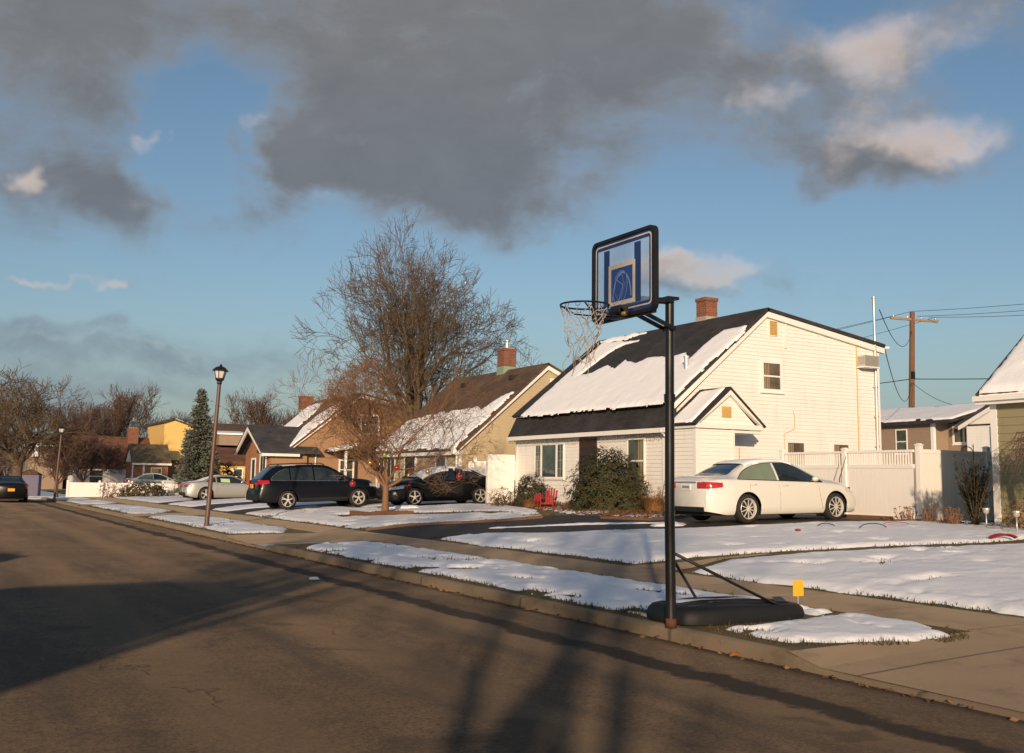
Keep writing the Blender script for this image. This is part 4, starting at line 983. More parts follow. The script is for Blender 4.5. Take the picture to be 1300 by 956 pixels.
# ------------------------------------------------------------------ cars
class CarShape:
    """body surface of a car: x forward, y left, z up, origin on the ground under its middle"""
    def __init__(s, L, W, top, belt, wb, fo, R_, roofw=.62, sill=.19, tail=.86, nose=.80, hoodw=.80, bump_r=.26, bump_f=.22):
        s.L, s.W, s.wb, s.Rw, s.roofw, s.sill, s.tail, s.nose, s.hoodw = L, W, wb, R_, roofw, sill, tail, nose, hoodw
        s.top = [(x - L / 2, z) for x, z in top]; s.belt = [(x - L / 2, z) for x, z in belt]     # given from the rear bumper
        s.xf = L / 2 - fo; s.xr = s.xf - wb; s.bump_r, s.bump_f = bump_r, bump_f
    def _i(s, pts, x, smooth=True):
        if x <= pts[0][0]: return pts[0][1]
        for k, ((x0, z0), (x1, z1)) in enumerate(zip(pts, pts[1:])):
            if x <= x1:
                t = (x - x0) / (x1 - x0)
                if not smooth: return z0 + (z1 - z0) * t
                m0 = (z1 - pts[k - 1][1]) / (x1 - pts[k - 1][0]) if k > 0 else (z1 - z0) / (x1 - x0)
                m1 = (pts[k + 2][1] - z0) / (pts[k + 2][0] - x0) if k + 2 < len(pts) else (z1 - z0) / (x1 - x0)
                h = x1 - x0; t2, t3 = t * t, t * t * t
                return (2 * t3 - 3 * t2 + 1) * z0 + (t3 - 2 * t2 + t) * h * m0 + (-2 * t3 + 3 * t2) * z1 + (t3 - t2) * h * m1
        return pts[-1][1]
    def plan(s, x):
        h = s.L / 2; k = 1.0
        d = (h - abs(x)); e = s.nose if x > 0 else s.tail
        if d < .8:
            t = max(0, d) / .8; k = e - .05 * max(0, 1 - t * 9) + (1 - e) * (1 - (1 - t) ** 2.6)
        return s.W / 2 * k * (1 - .02 * (abs(x) / h) ** 2)
    REAR = [(.2, .10), (.34, .03), (.50, .0), (.66, .015), (.78, .055), (.86, .045), (.98, .03), (1.06, .06), (1.4, .12), (1.8, .2)]
    FRONT = [(.2, .10), (.32, .03), (.48, .0), (.62, .03), (.74, .10), (.86, .20), (1.1, .34)]
    def xo(s, x, z):
        h = s.L / 2; d = h - abs(x)
        if d > .55: return 0.0
        w = (1 - d / .55) ** 2; return s._i(s.REAR, z, False) * w if x < 0 else -s._i(s.FRONT, z, False) * w
    def zt(s, x): return s._i(s.top, x)
    def zb(s, x): return min(s._i(s.belt, x), s.zt(x) - .03)
    def bottom(s, x):
        b = s.sill
        if x > s.L / 2 - .5: b = s.sill + (s.bump_f - s.sill) * (x - s.L / 2 + .5) / .5
        if x < -s.L / 2 + .5: b = s.sill + (s.bump_r - s.sill) * (-s.L / 2 + .5 - x) / .5
        for c in (s.xf, s.xr):
            ra = s.Rw + .065
            if abs(x - c) < ra: b = max(b, s.Rw + math.sqrt(ra * ra - (x - c) ** 2) * .98)
        return b
    LOW = [(0, .93), (.06, .975), (.22, .995), (.45, 1.0), (.70, .99), (.88, .97), (.97, .945), (1, .93)]
    def hr(s, x):
        # half width of the roof / hood edge
        g = min(1, max(0, (s.zt(x) - s.zb(x) - .08) / .25))
        return s.plan(x) * (s.hoodw * (1 - g) + s.roofw / (s.W / 2) * g * (s.W / 2) / 1.0 * 1.0) if False else s.plan(x) * (s.hoodw * (1 - g) + s.roofw * g)
    def side(s, x, z):
        """half width at height z"""
        w = s.plan(x); b0, b1 = s.sill, s.zb(x)
        if z <= b1:
            f = (z - b0) / (b1 - b0)
            for (f0, k0), (f1, k1) in zip(s.LOW, s.LOW[1:]):
                if f <= f1: return w * (k0 + (k1 - k0) * max(0, (f - f0)) / (f1 - f0))
            return w * .93
        ze = s.zt(x) - .045; f = min(1, (z - b1) / max(ze - b1, 1e-3)); return lerp(w * .93, s.hr(x), f ** 1.25)
    def sec(s, x):
        w = s.plan(x); b0 = s.bottom(x); b1 = s.zb(x); zt = s.zt(x); pts = []
        for f, k in s.LOW:
            z = b0 + (b1 - b0) * f; pts.append((s.side(x, z) if z < b1 else w * .93, z))
        ze = zt - min(.045, (zt - b1) * .5); h = s.hr(x)
        for f in (.2, .45, .7, .9, 1.0): pts.append((lerp(w * .93, h, f ** 1.25), b1 + (ze - b1) * f))
        for k, dz in ((.93, .5), (.80, .78), (.5, .95), (0, 1.0)): pts.append((h * k, ze + (zt - ze) * dz))
        return pts
    def stations(s):
        X = set(np.linspace(-s.L / 2, s.L / 2, 66).tolist())
        for c in (s.xf, s.xr):
            for a in np.linspace(-1, 1, 23): X.add(c + a * (s.Rw + .066))
        for d in (.01, .03, .06, .10, .16, .24): X.add(s.L / 2 - d); X.add(-s.L / 2 + d)
        X = sorted(X); o = [X[0]]
        for x in X[1:]:
            if x - o[-1] > .008: o.append(x)
        return o
    def body(s, parent, mat):
        b = MB(); xs = s.stations(); S = [s.sec(x) for x in xs]; n = len(S[0]); vs = []
        for x, p in zip(xs, S): vs += [(x + s.xo(x, z), -y, z) for y, z in p] + [(x + s.xo(x, z), y, z) for y, z in p[-2::-1]]
        k = 2 * n - 1; fs = []
        for j in range(len(xs) - 1):
            for i in range(k - 1): fs.append((j * k + i, j * k + i + 1, (j + 1) * k + i + 1, (j + 1) * k + i))
        fs.append(tuple(range(k))); fs.append(tuple(range((len(xs) - 1) * k, len(xs) * k)))
        b.add(vs, fs); return b.build('body', mat, parent, smooth=True, angle=50)
    def patch(s, pts_lo, pts_hi, x0, x1, sgn, off, nx=18, nz=6, b=None, th=.01):
        """piece of the flank between two height curves"""
        b = b or MB(); vs = []
        for i in range(nx + 1):
            x = lerp(x0, x1, i / nx); lo = s._i(pts_lo, x, False) if isinstance(pts_lo, list) else pts_lo(x); hi = s._i(pts_hi, x) if isinstance(pts_hi, list) else pts_hi(x)
            hi = max(hi, lo + .002)
            for k in range(nz + 1):
                z = lerp(lo, hi, k / nz); vs.append((x + s.xo(x, z) - (.006 if x < -s.L / 2 + .05 else 0), sgn * (s.side(x, z) + off), z))
        fs = [(i * (nz + 1) + k, (i + 1) * (nz + 1) + k, (i + 1) * (nz + 1) + k + 1, i * (nz + 1) + k + 1) for i in range(nx) for k in range(nz)]
        b.add(vs, fs); return b
    def toppatch(s, x0, x1, off, r0=8, nx=14, inset=0.0, b=None):
        b = b or MB(); vs = []; 
        for i in range(nx + 1):
            x = lerp(x0, x1, i / nx); p = s.sec(x)[r0:]
            p = [(y - inset, z) for y, z in p[:-1]] + [p[-1]]
            row = [(x + s.xo(x, z), -y, z + off) for y, z in p] + [(x + s.xo(x, z), y, z + off) for y, z in p[-2::-1]]; vs += row; k = len(row)
        fs = [(i * k + j, i * k + j + 1, (i + 1) * k + j + 1, (i + 1) * k + j) for i in range(nx) for j in range(k - 1)]
        b.add(vs, fs); return b
def wheel(parent, x, y, R_, w, spokes, sgn, split=False, alloy='alloy'):
    t = MB(); rr_ = R_ * .73
    t.lathe([(rr_, -w / 2), (R_ * .86, -w / 2), (R_ * .97, -w * .40), (R_, -w * .2), (R_, w * .2), (R_ * .97, w * .40), (R_ * .86, w / 2), (rr_, w / 2), (rr_ * .98, w * .3), (rr_ * .98, -w / 2)], (x, y, R_), 'Y', 36, cap=False)
    ty = t.build('wheel', 'tyre', parent, smooth=True, angle=50)
    r = MB(); o = sgn * w * .5
    r.lathe([(rr_ + .004, o * .9), (rr_ - .012, o * 1.01), (rr_ - .03, o * .8), (rr_ - .035, -o * .5)], (x, y, R_), 'Y', 36, cap=False)
    for k in range(spokes):
        for da in ((-.13, .13) if split else (0,)):
            a = 2 * math.pi * k / spokes + .3
            w0 = .022 if split or spokes > 8 else .034
            r.beam((x + .03 * math.cos(a), y + o * .86, R_ + .03 * math.sin(a)), (x + (rr_ - .01) * math.cos(a + da), y + o * .80, R_ + (rr_ - .01) * math.sin(a + da)), w0 if spokes > 6 else w0 * 1.3, .02, up=(0, 1, 0))
    r.lathe([(.055, o * .7), (.055, o * .92), (.03, o * .97), (.001, o * .97)], (x, y, R_), 'Y', 16, cap=False)
    r.build('rim', alloy, ty, smooth=True, angle=40)
    d = MB(); d.lathe([(rr_ - .02, o * .35), (.001, o * .35)], (x, y, R_), 'Y', 24, cap=False); d.build('wheel_backing', 'underbody', ty)  # plain dark disc closing off the view behind the spokes
    return ty
def underbody(c, parent):
    b = MB(); b.box(-c.L / 2 + .22, c.L / 2 - .22, -c.W / 2 + .27, c.W / 2 - .27, c.sill - .02, min(c.zb(0) - .05, .8))
    b.box(c.xr + c.Rw + .08, c.xf - c.Rw - .08, -c.W / 2 + .08, c.W / 2 - .08, c.sill - .02, c.sill + .10)
    return b.build('underbody', 'underbody', parent)
def lip(c, parent, mat):
    b = MB()
    for xc in (c.xf, c.xr):
        for sg in (-1, 1):
            pts = []
            for a in np.linspace(R(-8), R(188), 20):
                x = xc + math.cos(a) * (c.Rw + .062); z = c.Rw + math.sin(a) * (c.Rw + .060); pts.append((x, sg * (c.side(x, max(z, c.sill + .02)) - .004), z))
            b.tube(pts, .012, 5)
    return b.build_split('wheel_arch', mat, parent, smooth=True)
def doorlines(c, parent, xs, handles, mat, zlo=.28):
    b = MB()
    for x, dx in xs:
        for sg in (-1, 1):
            z1 = c.zb(x) - .005; pts = [(x + dx * (1 - k / 8) ** 2, 0, lerp(zlo, z1, k / 8)) for k in range(9)]
            b.tube([(p[0], sg * (c.side(p[0], p[2]) - .0015), p[2]) for p in pts], .004, 4)
    b.build_split('door_seam', 'underbody', parent)
    for x, z in handles:
        for sg in (-1, 1):
            h = MB(); y = sg * (c.side(x, z) + .025); h.tube([(x - .10, y - sg * .03, z - .004), (x - .08, y, z), (x + .07, y, z + .004), (x + .10, y - sg * .03, z + .004)], [.010, .014, .014, .010], 6); h.build('door_handle', mat, parent, smooth=True)
def mirrors(c, parent, x, z, mat, sz=1.0):
    for sg in (-1, 1):
        h = MB(); y = sg * (c.side(x, z) + .10 * sz); h.sphere((x, y, z + .03), .085 * sz, 12, 8, 0, .75); h.beam((x - .02, sg * (c.side(x, z) - .02), z - .01), (x, y, z), .05, .03); h.build('mirror', mat, parent, smooth=True)

def sedan_white():
    t = thing('sedan', 'white sedan with snow on its roof, parked beside the white fence', 'car', (0, 0, 0), 'cars parked in the driveways')
    c = CarShape(4.86, 1.85,
        [(0, .97), (.08, 1.055), (.35, 1.085), (.78, 1.12), (1.10, 1.27), (1.45, 1.405), (1.95, 1.465), (2.45, 1.46), (2.80, 1.40), (3.25, 1.22), (3.62, 1.05), (4.05, .985), (4.45, .90), (4.72, .77), (4.86, .62)],
        [(0, .93), (.35, 1.0), (1.0, .985), (2.0, .955), (3.0, .925), (3.6, .90), (4.3, .82), (4.86, .56)], 2.78, .96, .335, .64, .20, .84, .72, .78, .28, .2)
    L2 = c.L / 2
    c.body(t, 'paint_white'); underbody(c, t); lip(c, t, 'paint_white')
    for x in (c.xf, c.xr):
        for sg in (-1, 1): wheel(t, x, sg * (c.W / 2 - .125), c.Rw, .22, 10, sg)
    for sg in (-1, 1):
        lo = lambda x: c.zb(x) + .018
        hi = [(.88 - L2, 1.01), (1.06 - L2, 1.14), (1.35 - L2, 1.28), (1.7 - L2, 1.365), (2.2 - L2, 1.395), (2.6 - L2, 1.365), (3.05 - L2, 1.20), (3.45 - L2, 1.0), (3.56 - L2, .945)]
        g = c.patch(lo, hi, .86 - L2, 2.06 - L2, sg, .003, 22, 5); g.build('side_window', 'car_glass_pale' if sg < 0 else 'car_glass', t, smooth=True)['label'] = 'pale rear door window' if sg < 0 else 'dark rear door window'
        g = c.patch(lo, hi, 2.12 - L2, 3.54 - L2, sg, .003, 22, 5); g.build('side_window', 'car_glass', t, smooth=True)
        ps = [(x, c._i(hi, x)) for x in np.linspace(.86 - L2, 3.5 - L2, 26)] + [(x, lo(x)) for x in np.linspace(3.5 - L2, .86 - L2, 14)]
        b = MB(); b.tube([(x, sg * (c.side(x, z) + .003), z) for x, z in ps], .010, 5); b.build('window_trim', 'chrome' if False else 'dark_trim', t, smooth=True)
    g = c.toppatch(.60 - L2 + .14, 1.42 - L2, .006, 9, 12, .05); g.build('rear_window', 'car_glass', t, smooth=True)
    b = MB(); n = 12
    g = c.toppatch(2.78 - L2, 3.60 - L2, .006, 9, 12, .04); g.build('windscreen', 'car_glass', t, smooth=True)
    doorlines(c, t, [(2.09 - L2, 0), (3.35 - L2, .10), (1.2 - L2, -.25)], [(2.28 - L2, .86), (1.30 - L2, .885)], 'paint_white')
    mirrors(c, t, 3.22 - L2, .98, 'paint_white')
    for sg in (-1, 1):
        g = c.patch(lambda x: .79 + (x + L2) * .10, lambda x: .955 - (x + L2) * .06, -L2 + .004, -L2 + .40, sg, .008, 14, 4)
        y0, y1 = sorted((sg * .40, sg * (c.plan(-L2) * .99))); g.box(-L2 + .03, -L2 + .12, y0, y1, .80, .945)
        g.build('tail_light', 'red_lens', t, smooth=True, angle=30)
        g = c.patch(lambda x: .63 + (L2 - x) * .10, lambda x: .70 + (L2 - x) * .16, L2 - .62, L2 - .03, sg, .006, 10, 4); g.build('headlight', 'clear_lens', t, smooth=True)
    b = MB(); b.box(-L2 + .012, -L2 + .1, -.38, .38, .925, .955); b.build('chrome_strip', 'chrome', t)
    b = MB(); b.box(-L2 + .018, -L2 + .1, -.16, .16, .76, .90); pl_ = b.build('number_plate', 'plate_white', t)
    b = MB(); 
    for k in range(6): b.box(-L2 + .014, -L2 + .018, -.12 + k * .042, -.095 + k * .042, .80, .86)
    b.build('plate_marks', 'plate_ink', pl_)
    b = MB(); b.box(-L2 + .01, -L2 + .14, -.62, .62, .27, .38); b.build('bumper_valance', 'plastic_black', t)
    b = MB(); b.box(L2 - .12, L2 + .004, -.50, .50, .30, .44); b.build('grille', 'plastic_black', t)
    g = c.toppatch(1.30 - L2, 2.75 - L2, .022, 10, 22, .02); g.v = [(x, y, z + .015 * (float(vnoise(x * 5, y * 5)) - .3)) for x, y, z in g.v]; g.build('roof_snow', 'snow', t, smooth=True)
    g = c.toppatch(3.72 - L2, 4.4 - L2, .012, 10, 16, .12); g.v = [(x, y, z + .012 * (float(vnoise(x * 5, y * 5)) - .5)) for x, y, z in g.v]; g.build('hood_snow', 'snow', t, smooth=True)
    return t
def wagon_black():
    t = thing('estate_car', 'black estate car with roof rails, its nose behind the bare ornamental tree', 'car', (0, 0, 0), 'cars parked in the driveways')
    c = CarShape(4.82, 1.84,
        [(0, .78), (.05, 1.02), (.16, 1.16), (.42, 1.38), (.66, 1.555), (1.0, 1.61), (1.8, 1.635), (2.5, 1.62), (2.85, 1.54), (3.3, 1.30), (3.62, 1.115), (4.1, 1.055), (4.5, .98), (4.74, .85), (4.82, .70)],
        [(0, .74), (.2, 1.03), (1.0, 1.035), (2.0, 1.01), (3.0, .98), (3.7, .95), (4.4, .87), (4.82, .64)], 2.745, .96, .345, .66, .27, .88, .76, .80, .36, .3)
    L2 = c.L / 2; c.body(t, 'paint_navy'); underbody(c, t); lip(c, t, 'plastic_black')
    for x in (c.xf, c.xr):
        for sg in (-1, 1): wheel(t, x, sg * (c.W / 2 - .125), c.Rw, .22, 5, sg, True)
    for sg in (-1, 1):
        lo = lambda x: c.zb(x) + .02
        hi = [(.50 - L2, 1.14), (.66 - L2, 1.30), (.95 - L2, 1.45), (1.4 - L2, 1.52), (2.1 - L2, 1.535), (2.6 - L2, 1.49), (3.05 - L2, 1.31), (3.42 - L2, 1.08), (3.55 - L2, 1.0)]
        for a, b_ in ((.50, 1.20), (1.25, 2.10), (2.16, 3.50)):
            g = c.patch(lo, hi, a - L2, b_ - L2, sg, .003, 16, 5); g.build('side_window', 'car_glass', t, smooth=True)
        ps = [(x, lo(x)) for x in np.linspace(3.4 - L2, .5 - L2, 18)] + [(x, c._i(hi, x)) for x in np.linspace(.5 - L2, 1.2 - L2, 9)]
        b = MB(); b.tube([(x, sg * (c.side(x, z) + .004), z) for x, z in ps], .010, 5); b.build('window_trim', 'chrome', t, smooth=True)
        b = MB(); yr = sg * (c.W / 2 * c.roofw - .02)
        b.tube([(.72 - L2, yr, 1.575), (.85 - L2, yr, 1.66), (1.8 - L2, yr, 1.685), (2.45 - L2, yr, 1.67), (2.6 - L2, yr, 1.60)], .020, 6); b.build('roof_rail', 'plastic_black', t, smooth=True)
        g = c.patch(lambda x: .93 + (x + L2) * .08, lambda x: 1.10 - (x + L2) * .05, -L2 + .01, -L2 + .42, sg, .010, 12, 4)
        y0, y1 = sorted((sg * .48, sg * c.plan(-L2) * .98)); g.box(-L2 - .012, -L2 + .06, y0, y1, .92, 1.0); g.build('tail_light', 'red_lens', t, smooth=True, angle=30)
        g = c.patch(lambda x: .72 + (L2 - x) * .10, lambda x: .80 + (L2 - x) * .18, L2 - .5, L2 - .03, sg, .006, 10, 4); g.build('headlight', 'clear_lens', t, smooth=True)
        g = c.patch(lambda x: .27, lambda x: .40, c.xr + .42, c.xf - .42, sg, .012, 16, 3); g.build('sill_cladding', 'plastic_black', t, smooth=True)
    c.toppatch(.12 - L2, .60 - L2, .006, 9, 10, .04).build('rear_window', 'car_glass', t, smooth=True)
    c.toppatch(2.80 - L2, 3.60 - L2, .006, 9, 12, .04).build('windscreen', 'car_glass', t, smooth=True)
    doorlines(c, t, [(2.13 - L2, 0), (3.35 - L2, .10), (1.22 - L2, -.22)], [(2.30 - L2, .93), (1.36 - L2, .95)], 'paint_navy', .42)
    mirrors(c, t, 3.12 - L2, 1.07, 'paint_navy', 1.15)
    b = MB(); b.box(-L2 - .012, -L2 + .02, -.16, .16, .80, .95); b.build('number_plate', 'plate_yellow', t)
    b = MB(); b.box(-L2 - .01, -L2 + .12, -.70, .70, .36, .56); b.build('bumper', 'plastic_black', t)
    g = c.toppatch(1.0 - L2, 1.5 - L2, .012, 12, 10, .03); g.build('roof_snow', 'snow', t, smooth=True)
    return t
def sedan_black():
    t = thing('sedan', 'black sedan with snow on windscreen and roof, beside the tall white gate panel', 'car', (0, 0, 0), 'cars parked in the driveways')
    c = CarShape(4.73, 1.84,
        [(0, .95), (.07, 1.03), (.40, 1.06), (.82, 1.11), (1.15, 1.27), (1.5, 1.39), (2.0, 1.44), (2.45, 1.43), (2.8, 1.36), (3.2, 1.18), (3.55, 1.02), (4.0, .95), (4.4, .87), (4.62, .74), (4.73, .60)],
        [(0, .90), (.4, .98), (1.2, .97), (2.0, .94), (3.0, .90), (3.6, .87), (4.2, .79), (4.73, .55)], 2.70, .94, .335, .63, .19, .85, .74, .78, .28, .19)
    L2 = c.L / 2; c.body(t, 'paint_black'); underbody(c, t); lip(c, t, 'paint_black')
    for x in (c.xf, c.xr):
        for sg in (-1, 1): wheel(t, x, sg * (c.W / 2 - .125), c.Rw, .22, 5, sg, False)
    for sg in (-1, 1):
        lo = lambda x: c.zb(x) + .018
        hi = [(.90 - L2, 1.0), (1.08 - L2, 1.12), (1.4 - L2, 1.26), (1.8 - L2, 1.35), (2.3 - L2, 1.37), (2.65 - L2, 1.33), (3.05 - L2, 1.15), (3.4 - L2, .98), (3.5 - L2, .92)]
        for a, b_ in ((.90, 2.05), (2.11, 3.48)): c.patch(lo, hi, a - L2, b_ - L2, sg, .003, 18, 5).build('side_window', 'car_glass', t, smooth=True)
        ps = [(x, c._i(hi, x)) for x in np.linspace(.9 - L2, 3.4 - L2, 24)]
        b = MB(); b.tube([(x, sg * (c.side(x, z) + .004), z) for x, z in ps], .007, 5); b.build('window_trim', 'chrome', t, smooth=True)
        g = c.patch(lambda x: .76 + (x + L2) * .1, lambda x: .92 - (x + L2) * .06, -L2 + .004, -L2 + .36, sg, .008, 10, 4); g.build('tail_light', 'red_lens', t, smooth=True)
        g = c.patch(lambda x: .60 + (L2 - x) * .14, lambda x: .70 + (L2 - x) * .17, L2 - .52, L2 - .02, sg, .006, 10, 4); g.build('headlight', 'clear_lens', t, smooth=True)
        g = c.patch(lambda x: .70 + (L2 - x) * .06, lambda x: .74 + (L2 - x) * .08, L2 - .78, L2 - .54, sg, .007, 6, 2); g.build('side_marker', 'red_lens', t, smooth=True)
    c.toppatch(.66 - L2, 1.42 - L2, .006, 9, 12, .05).build('rear_window', 'car_glass', t, smooth=True)
    c.toppatch(2.74 - L2, 3.5 - L2, .006, 9, 12, .04).build('windscreen', 'car_glass', t, smooth=True)
    doorlines(c, t, [(2.08 - L2, 0), (3.3 - L2, .10), (1.2 - L2, -.22)], [(2.28 - L2, .85), (1.30 - L2, .87)], 'chrome')
    mirrors(c, t, 3.12 - L2, .96, 'paint_black')
    g = c.toppatch(1.35 - L2, 3.46 - L2, .024, 10, 26, .015); g.v = [(x, y, z + .014 * (float(vnoise(x * 5, y * 5)) - .4)) for x, y, z in g.v]; g.build('roof_snow', 'snow', t, smooth=True)
    b = MB(); b.box(L2 - .10, L2 + .004, -.45, .45, .48, .64); b.build('grille', 'plastic_black', t)
    b = MB(); b.box(L2 - .08, L2 + .01, -.35, .35, .66, .69); b.build('grille_bar', 'chrome', t)
    b = MB(); b.tube([(3.25 - L2, -.5, 1.22), (3.0 - L2, -.25, 1.36), (2.9 - L2, -.5, 1.40), (3.05 - L2, -.65, 1.33)], .008, 5); b.build('wiper', 'plastic_black', t)
    return t
def coupe_silver():
    t = thing('coupe', 'silver two-door coupe with a green paper in its side window, behind the street lamp post', 'car', (0, 0, 0), 'cars parked in the driveways')
    c = CarShape(4.80, 1.90,
        [(0, .92), (.10, 1.0), (.55, 1.03), (.85, 1.09), (1.25, 1.24), (1.65, 1.345), (2.1, 1.375), (2.5, 1.35), (2.9, 1.20), (3.25, 1.05), (3.7, .98), (4.25, .92), (4.65, .80), (4.80, .64)],
        [(0, .86), (.4, .98), (.95, 1.0), (1.5, .97), (2.2, .93), (3.0, .91), (3.7, .88), (4.4, .80), (4.8, .58)], 2.81, .95, .36, .62, .19, .84, .80, .80, .30, .2)
    L2 = c.L / 2; c.body(t, 'paint_silver'); underbody(c, t); lip(c, t, 'paint_silver')
    for x in (c.xf, c.xr):
        for sg in (-1, 1): wheel(t, x, sg * (c.W / 2 - .13), c.Rw, .25, 5, sg, True)
    for sg in (-1, 1):
        lo = lambda x: c.zb(x) + .02
        hi = [(1.05 - L2, 1.04), (1.25 - L2, 1.16), (1.6 - L2, 1.26), (2.1 - L2, 1.295), (2.5 - L2, 1.265), (2.85 - L2, 1.13), (3.15 - L2, .97), (3.2 - L2, .93)]
        for a, b_ in ((1.05, 1.55), (1.62, 3.16)): c.patch(lo, hi, a - L2, b_ - L2, sg, .003, 14, 5).build('side_window', 'car_glass', t, smooth=True)
        g = c.patch(lambda x: .74 + (x + L2) * .08, lambda x: .90 - (x + L2) * .12, -L2 + .004, -L2 + .28, sg, .008, 10, 4)
        y0, y1 = sorted((sg * .45, sg * c.plan(-L2) * .98)); g.box(-L2 - .01, -L2 + .01, y0, y1, .74, .86); g.build('tail_light', 'red_lens', t, smooth=True, angle=30)
        g = c.patch(lambda x: .60 + (L2 - x) * .1, lambda x: .70 + (L2 - x) * .14, L2 - .4, L2 - .02, sg, .006, 8, 4); g.build('headlight', 'clear_lens', t, smooth=True)
    c.patch(lambda x: c.zb(x) + .05, lambda x: c.zb(x) + .24, 1.82 - L2, 2.30 - L2, -1, .010, 6, 3).build('window_paper', 'paper_green', t)
    c.toppatch(.62 - L2, 1.5 - L2, .006, 9, 12, .05).build('rear_window', 'car_glass', t, smooth=True)
    c.toppatch(2.55 - L2, 3.25 - L2, .006, 9, 12, .04).build('windscreen', 'car_glass', t, smooth=True)
    doorlines(c, t, [(3.15 - L2, .05), (1.62 - L2, -.02)], [(1.85 - L2, .85)], 'paint_silver')
    mirrors(c, t, 2.95 - L2, .98, 'paint_silver')
    g = c.toppatch(.16 - L2, 1.9 - L2, .010, 12, 18, .05); g.build('roof_snow', 'snow', t, smooth=True)
    b = MB(); b.box(-L2 - .01, -L2 + .06, -.7, .7, .30, .46); b.build('bumper_valance', 'plastic_black', t)
    return t
wc = sedan_white(); wc.location = (11.36, 11.22, .715); wc.rotation_euler = (0, R(-1.1), R(0.5))
sv = wagon_black(); sv.location = (6.45, 30.70, .475); sv.rotation_euler = (0, R(-2.3), R(0.2))
bk_ = sedan_black(); bk_.location = (10.62, 28.35, .655); bk_.rotation_euler = (0, R(1.9), R(180))
sl = coupe_silver(); sl.location = (7.75, 49.4, .32); sl.rotation_euler = (0, R(-.6), R(1))
# cars further off: the dark one at the kerb, the pale one behind the far fence, and two added across the street for their shadows
c = copy_tree(bk_, (-2.5, 57.0, .03), R(90), 'dark car with yellow plate parked at the kerb at the far left')
for ch in list(c.children):
    if ch.name.startswith('roof_snow'): bpy.data.objects.remove(ch)
c.rotation_euler = (0, 0, R(90)); c['group'] = 'cars parked in the street'
b = MB(); b.box(-2.38, -2.36, -.17, .17, .62, .77); p_ = b.build('number_plate', 'plate_yellow', None); p_.parent = c
c = copy_tree(wc, (10.0, 82.5, .35), R(2), 'pale car whose snowy roof shows over the low white fence'); c['group'] = 'cars parked in the street'
# ------------------------------------------------------------------ trees
def bare_tree(name, label, base, H, trunk_h, r0, spread, forks, bark, seed, levels=5, twigs=3, lean=(0, 0), group=None, up=.35, minr=.006, start=None, density=1.0, droop=0.0, nside=3, wob=.16, loc_scale=1.0, trunk_name='trunk', cat='tree', forkang=(.25, .75)):
    rr = random.Random(seed); t = thing(name, label, cat, base, group)
    tr, cr = MB(), MB(); base = Vector(base)
    tr.tube([base + Vector((0, 0, -.1)), base + Vector((0, 0, .12)), base + Vector((lean[0] * .4, lean[1] * .4, trunk_h * .5)), base + Vector((lean[0], lean[1], trunk_h))], [r0 * 1.5, r0 * 1.12, r0, r0 * .92], 10, cap=False)
    top = base + Vector((lean[0], lean[1], trunk_h))
    def rv(s_): return Vector((rr.gauss(0, s_), rr.gauss(0, s_), rr.gauss(0, s_)))
    def branch(p, d, L, r, lev):
        n = 5 if lev < 2 else (4 if lev < 4 else 3)
        pts = [p.copy()]; rad = [r]; dirs = [d.copy()]; q = p.copy(); dd = d.copy()
        for i in range(n):
            dd = (dd + rv(wob) + Vector((0, 0, up * (.35 if lev < 2 else .12) - droop * lev * .12))).normalized(); q = q + dd * (L / n); pts.append(q.copy()); rad.append(max(minr, r * (1 - .62 * (i + 1) / n))); dirs.append(dd.copy())
        (tr if lev == 0 else cr).tube(pts, rad, 8 if lev == 0 else (6 if lev == 1 else (4 if lev == 2 else 3)), cap=False)
        if lev >= levels: return
        k = max(2, int((twigs + rr.random()) * density * (1.35 if lev == 0 else 1)))
        if lev == levels - 1: k = int(k * 1.5)
        for j in range(k):
            f = rr.uniform(.28 if lev else .35, 1.0); i = min(n - 1, int(f * n)); a = pts[i].lerp(pts[i + 1], f * n - i) if f < 1 else pts[-1]
            bd = dirs[min(i + 1, n)]; side = bd.cross(rv(1)).normalized(); ang = rr.uniform(.35, .95)
            nd = (bd * math.cos(ang) + side * math.sin(ang)).normalized()
            branch(a, nd, L * rr.uniform(.42, .68) * (1.05 - .25 * f), max(minr, rad[i] * rr.uniform(.42, .62)), lev + 1)
        branch(pts[-1], dirs[-1], L * rr.uniform(.5, .7), max(minr, rad[-1] * .95), lev + 1)
    L0 = (H - trunk_h) * .62
    for k in range(forks):
        a = 2 * math.pi * (k + rr.uniform(-.25, .25)) / forks; tilt = rr.uniform(*forkang) * spread
        if k == 0: tilt *= .25
        d = Vector((math.cos(a) * math.sin(tilt), math.sin(a) * math.sin(tilt), math.cos(tilt)))
        branch(top - Vector((0, 0, trunk_h * .06 * (k % 3))), d, L0 * rr.uniform(.85, 1.1), r0 * rr.uniform(.42, .66), 0)
    # keep the crown inside the wanted height
    zmax = max(v[2] for v in cr.v); s_ = (H) / (zmax - base.z)
    for mb_ in (tr, cr): mb_.v = [(base.x + (x - base.x) * s_ * loc_scale, base.y + (y - base.y) * s_ * loc_scale, base.z + (z - base.z) * s_) if z > base.z + .13 else (x, y, z) for x, y, z in mb_.v]
    tr.build('trunk', bark, t, smooth=True, fix=False); cr.build('crown', bark, t, smooth=True, fix=False)
    return t
